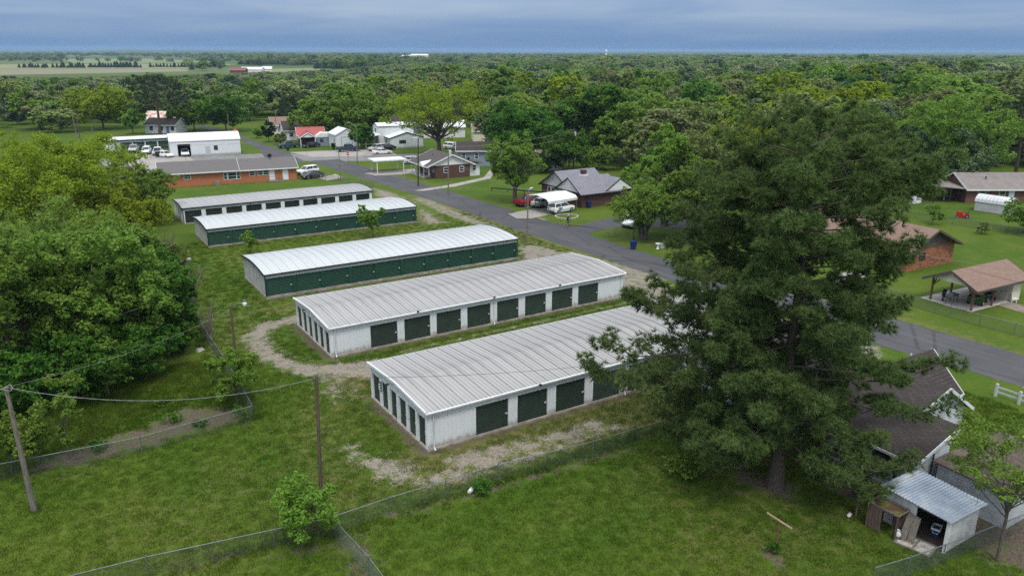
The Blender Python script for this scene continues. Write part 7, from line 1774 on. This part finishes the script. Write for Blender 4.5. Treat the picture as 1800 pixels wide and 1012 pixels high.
# white rail fence by the street
t = thing('rail_fence', 'white plank rail fence on the verge at the right edge', 'fence', (57.3, 24.5, 0))
for i in range(7):
    m = MB(); m.box(-.08, .08, -i * 1.6 - .08, -i * 1.6 + .08, -.02, 1.0); m.build('post', SIDING, t)
for i in range(6):
    for z in (.35, .72):
        m = MB(); m.bar((.1, -i * 1.6, z), (.1, -(i + 1) * 1.6 + .02, z), .04, .13); m.build('rail', SIDING, t)
t = thing('rail_fence', 'short piece of white rail fence showing beyond the charcoal roof', 'fence', (58.2, 31.6, 0))
for i in range(2):
    m = MB(); m.box(-.06, .06, -i * 1.1 - .06, -i * 1.1 + .06, -.02, .7); m.build('post', SIDING, t)
m = MB(); m.bar((.08, 0, .5), (.08, -1.1, .5), .03, .1); m.build('rail', SIDING, t)

# ------------------------------------------------------------------ grass blades on the near ground
def blade_material():
    t = NT('grass blades'); v = t.coord('Position')
    c = grass_color(t, v)
    hsv = t.add('ShaderNodeHueSaturation'); t.l.new(c, hsv.inputs['Color']); t.l.new(t.math('ADD', t.math('MULTIPLY', t.rnd(), 0.7), 0.85), hsv.inputs['Value'])
    d = t.add('ShaderNodeBsdfDiffuse'); t.l.new(hsv.outputs[0], d.inputs[0]); tr = t.add('ShaderNodeBsdfTranslucent'); t.l.new(hsv.outputs[0], tr.inputs[0])
    mx = t.add('ShaderNodeMixShader'); mx.inputs[0].default_value = .35; t.l.new(d.outputs[0], mx.inputs[1]); t.l.new(tr.outputs[0], mx.inputs[2]); t.l.new(mx.outputs[0], t.out.inputs['Surface'])
    return t.m
BLADE = blade_material()
def tuft(rng, n, rad, h, w):
    p = rng.uniform(-1, 1, (n, 2)) * rad; a = rng.uniform(0, 6.28, n); hh = h * rng.uniform(.5, 1.2, n); le = rng.uniform(-1, 1, (n, 2)) * h * .7
    x, y = np.cos(a) * w, np.sin(a) * w
    A = np.stack([p[:, 0] - x, p[:, 1] - y, np.zeros(n)], 1); B = np.stack([p[:, 0] + x, p[:, 1] + y, np.zeros(n)], 1); T = np.stack([p[:, 0] + le[:, 0], p[:, 1] + le[:, 1], hh], 1)
    return np.stack([A, B, T], 1)
rgr = np.random.default_rng(3)
gs = []
for i, (u, v, lab) in enumerate([(64, 897, 'grass tuft at the foot of the leaning grey pole'), (1044, 806, 'grass tuft under the wire fence by the left pine')]):
    me = fast_mesh('grass_tuft', tuft(rgr, 70, .30, .10 if i == 0 else .26, .012), 3, BLADE)
    gs.append(tag(link('grass_tuft', me, None, (*gp(u, v), 0)), lab, None, None, 'stuff'))
def lawn_ok(x, y):
    w = wear_at(x, y)
    rr = rgr.random(len(x))
    ok = (w[:, 0] < .3 + .3 * rr) & (w[:, 2] < .3 + .3 * rr)
    for (x0, x1, y0, y1) in ((18, 51.2, 38.8, 48.4), (18, 49.5, 56.8, 66.2), (18, 48.5, 75.2, 84.3), (38.9, 50.2, 19.8, 36.4), (35.8, 38.8, 16.1, 19.6), (40, 47, 15.6, 21), (56.3, 72, 0, 140)): ok &= ~((x > x0) & (x < x1) & (y > y0) & (y < y1))
    return ok
cell = []
for (x0, x1, y0, y1, st_) in ((-14, 44, 13, 62, .40), (44, 60, 13, 62, .42), (10, 60, 62, 104, .62)):
    xs, ys = np.meshgrid(np.arange(x0, x1, st_), np.arange(y0, y1, st_)); cell.append(np.stack([xs.ravel(), ys.ravel()], 1) + rgr.uniform(-.5, .5, (xs.size, 2)) * st_)
pts = np.concatenate(cell)
ct, st2 = math.cos(R(YAW)), math.sin(R(YAW)); X = pts[:, 0] * ct - pts[:, 1] * st2; Y = pts[:, 0] * st2 + pts[:, 1] * ct
pts = pts[(np.abs(X) < Y * .70 + 3) & (Y > 25)]
pts = pts[lawn_ok(pts[:, 0], pts[:, 1])]
n = len(pts)
# rough, long grass: left plot, along fences and behind the units; mown elsewhere
long_ = ((pts[:, 0] < 10.5) & (pts[:, 1] > 49.5)) | ((pts[:, 0] > 10.3) & (pts[:, 0] < 17.5) & (pts[:, 1] > 66) & (rgr.random(n) < .35)) | ((np.abs(pts[:, 1] - 33.6) < .35) & (pts[:, 0] > 10)) | ((np.abs(pts[:, 0] - 10.7) < .4) & (pts[:, 1] > 49)) | ((np.abs(pts[:, 1] - 34.6) < .5) & (pts[:, 0] < 10.4)) | ((pts[:, 0] > 50) & (pts[:, 1] < 27) & (rgr.random(n) < .5))
which = long_.astype(int)
s = rgr.uniform(.75, 1.25, n)
instancer('lawn_grass', np.stack([pts[:, 0], pts[:, 1], np.zeros(n)], 1), np.stack([np.zeros(n), np.zeros(n), rgr.uniform(0, 6.28, n)], 1), np.stack([s, s, s * rgr.uniform(.6, 1.3, n)], 1), which, gs, 'grass blades of the lawns and rough plots')
print('lawn tufts', n, 'objects', len(bpy.data.objects), 'far trees', len(rest))
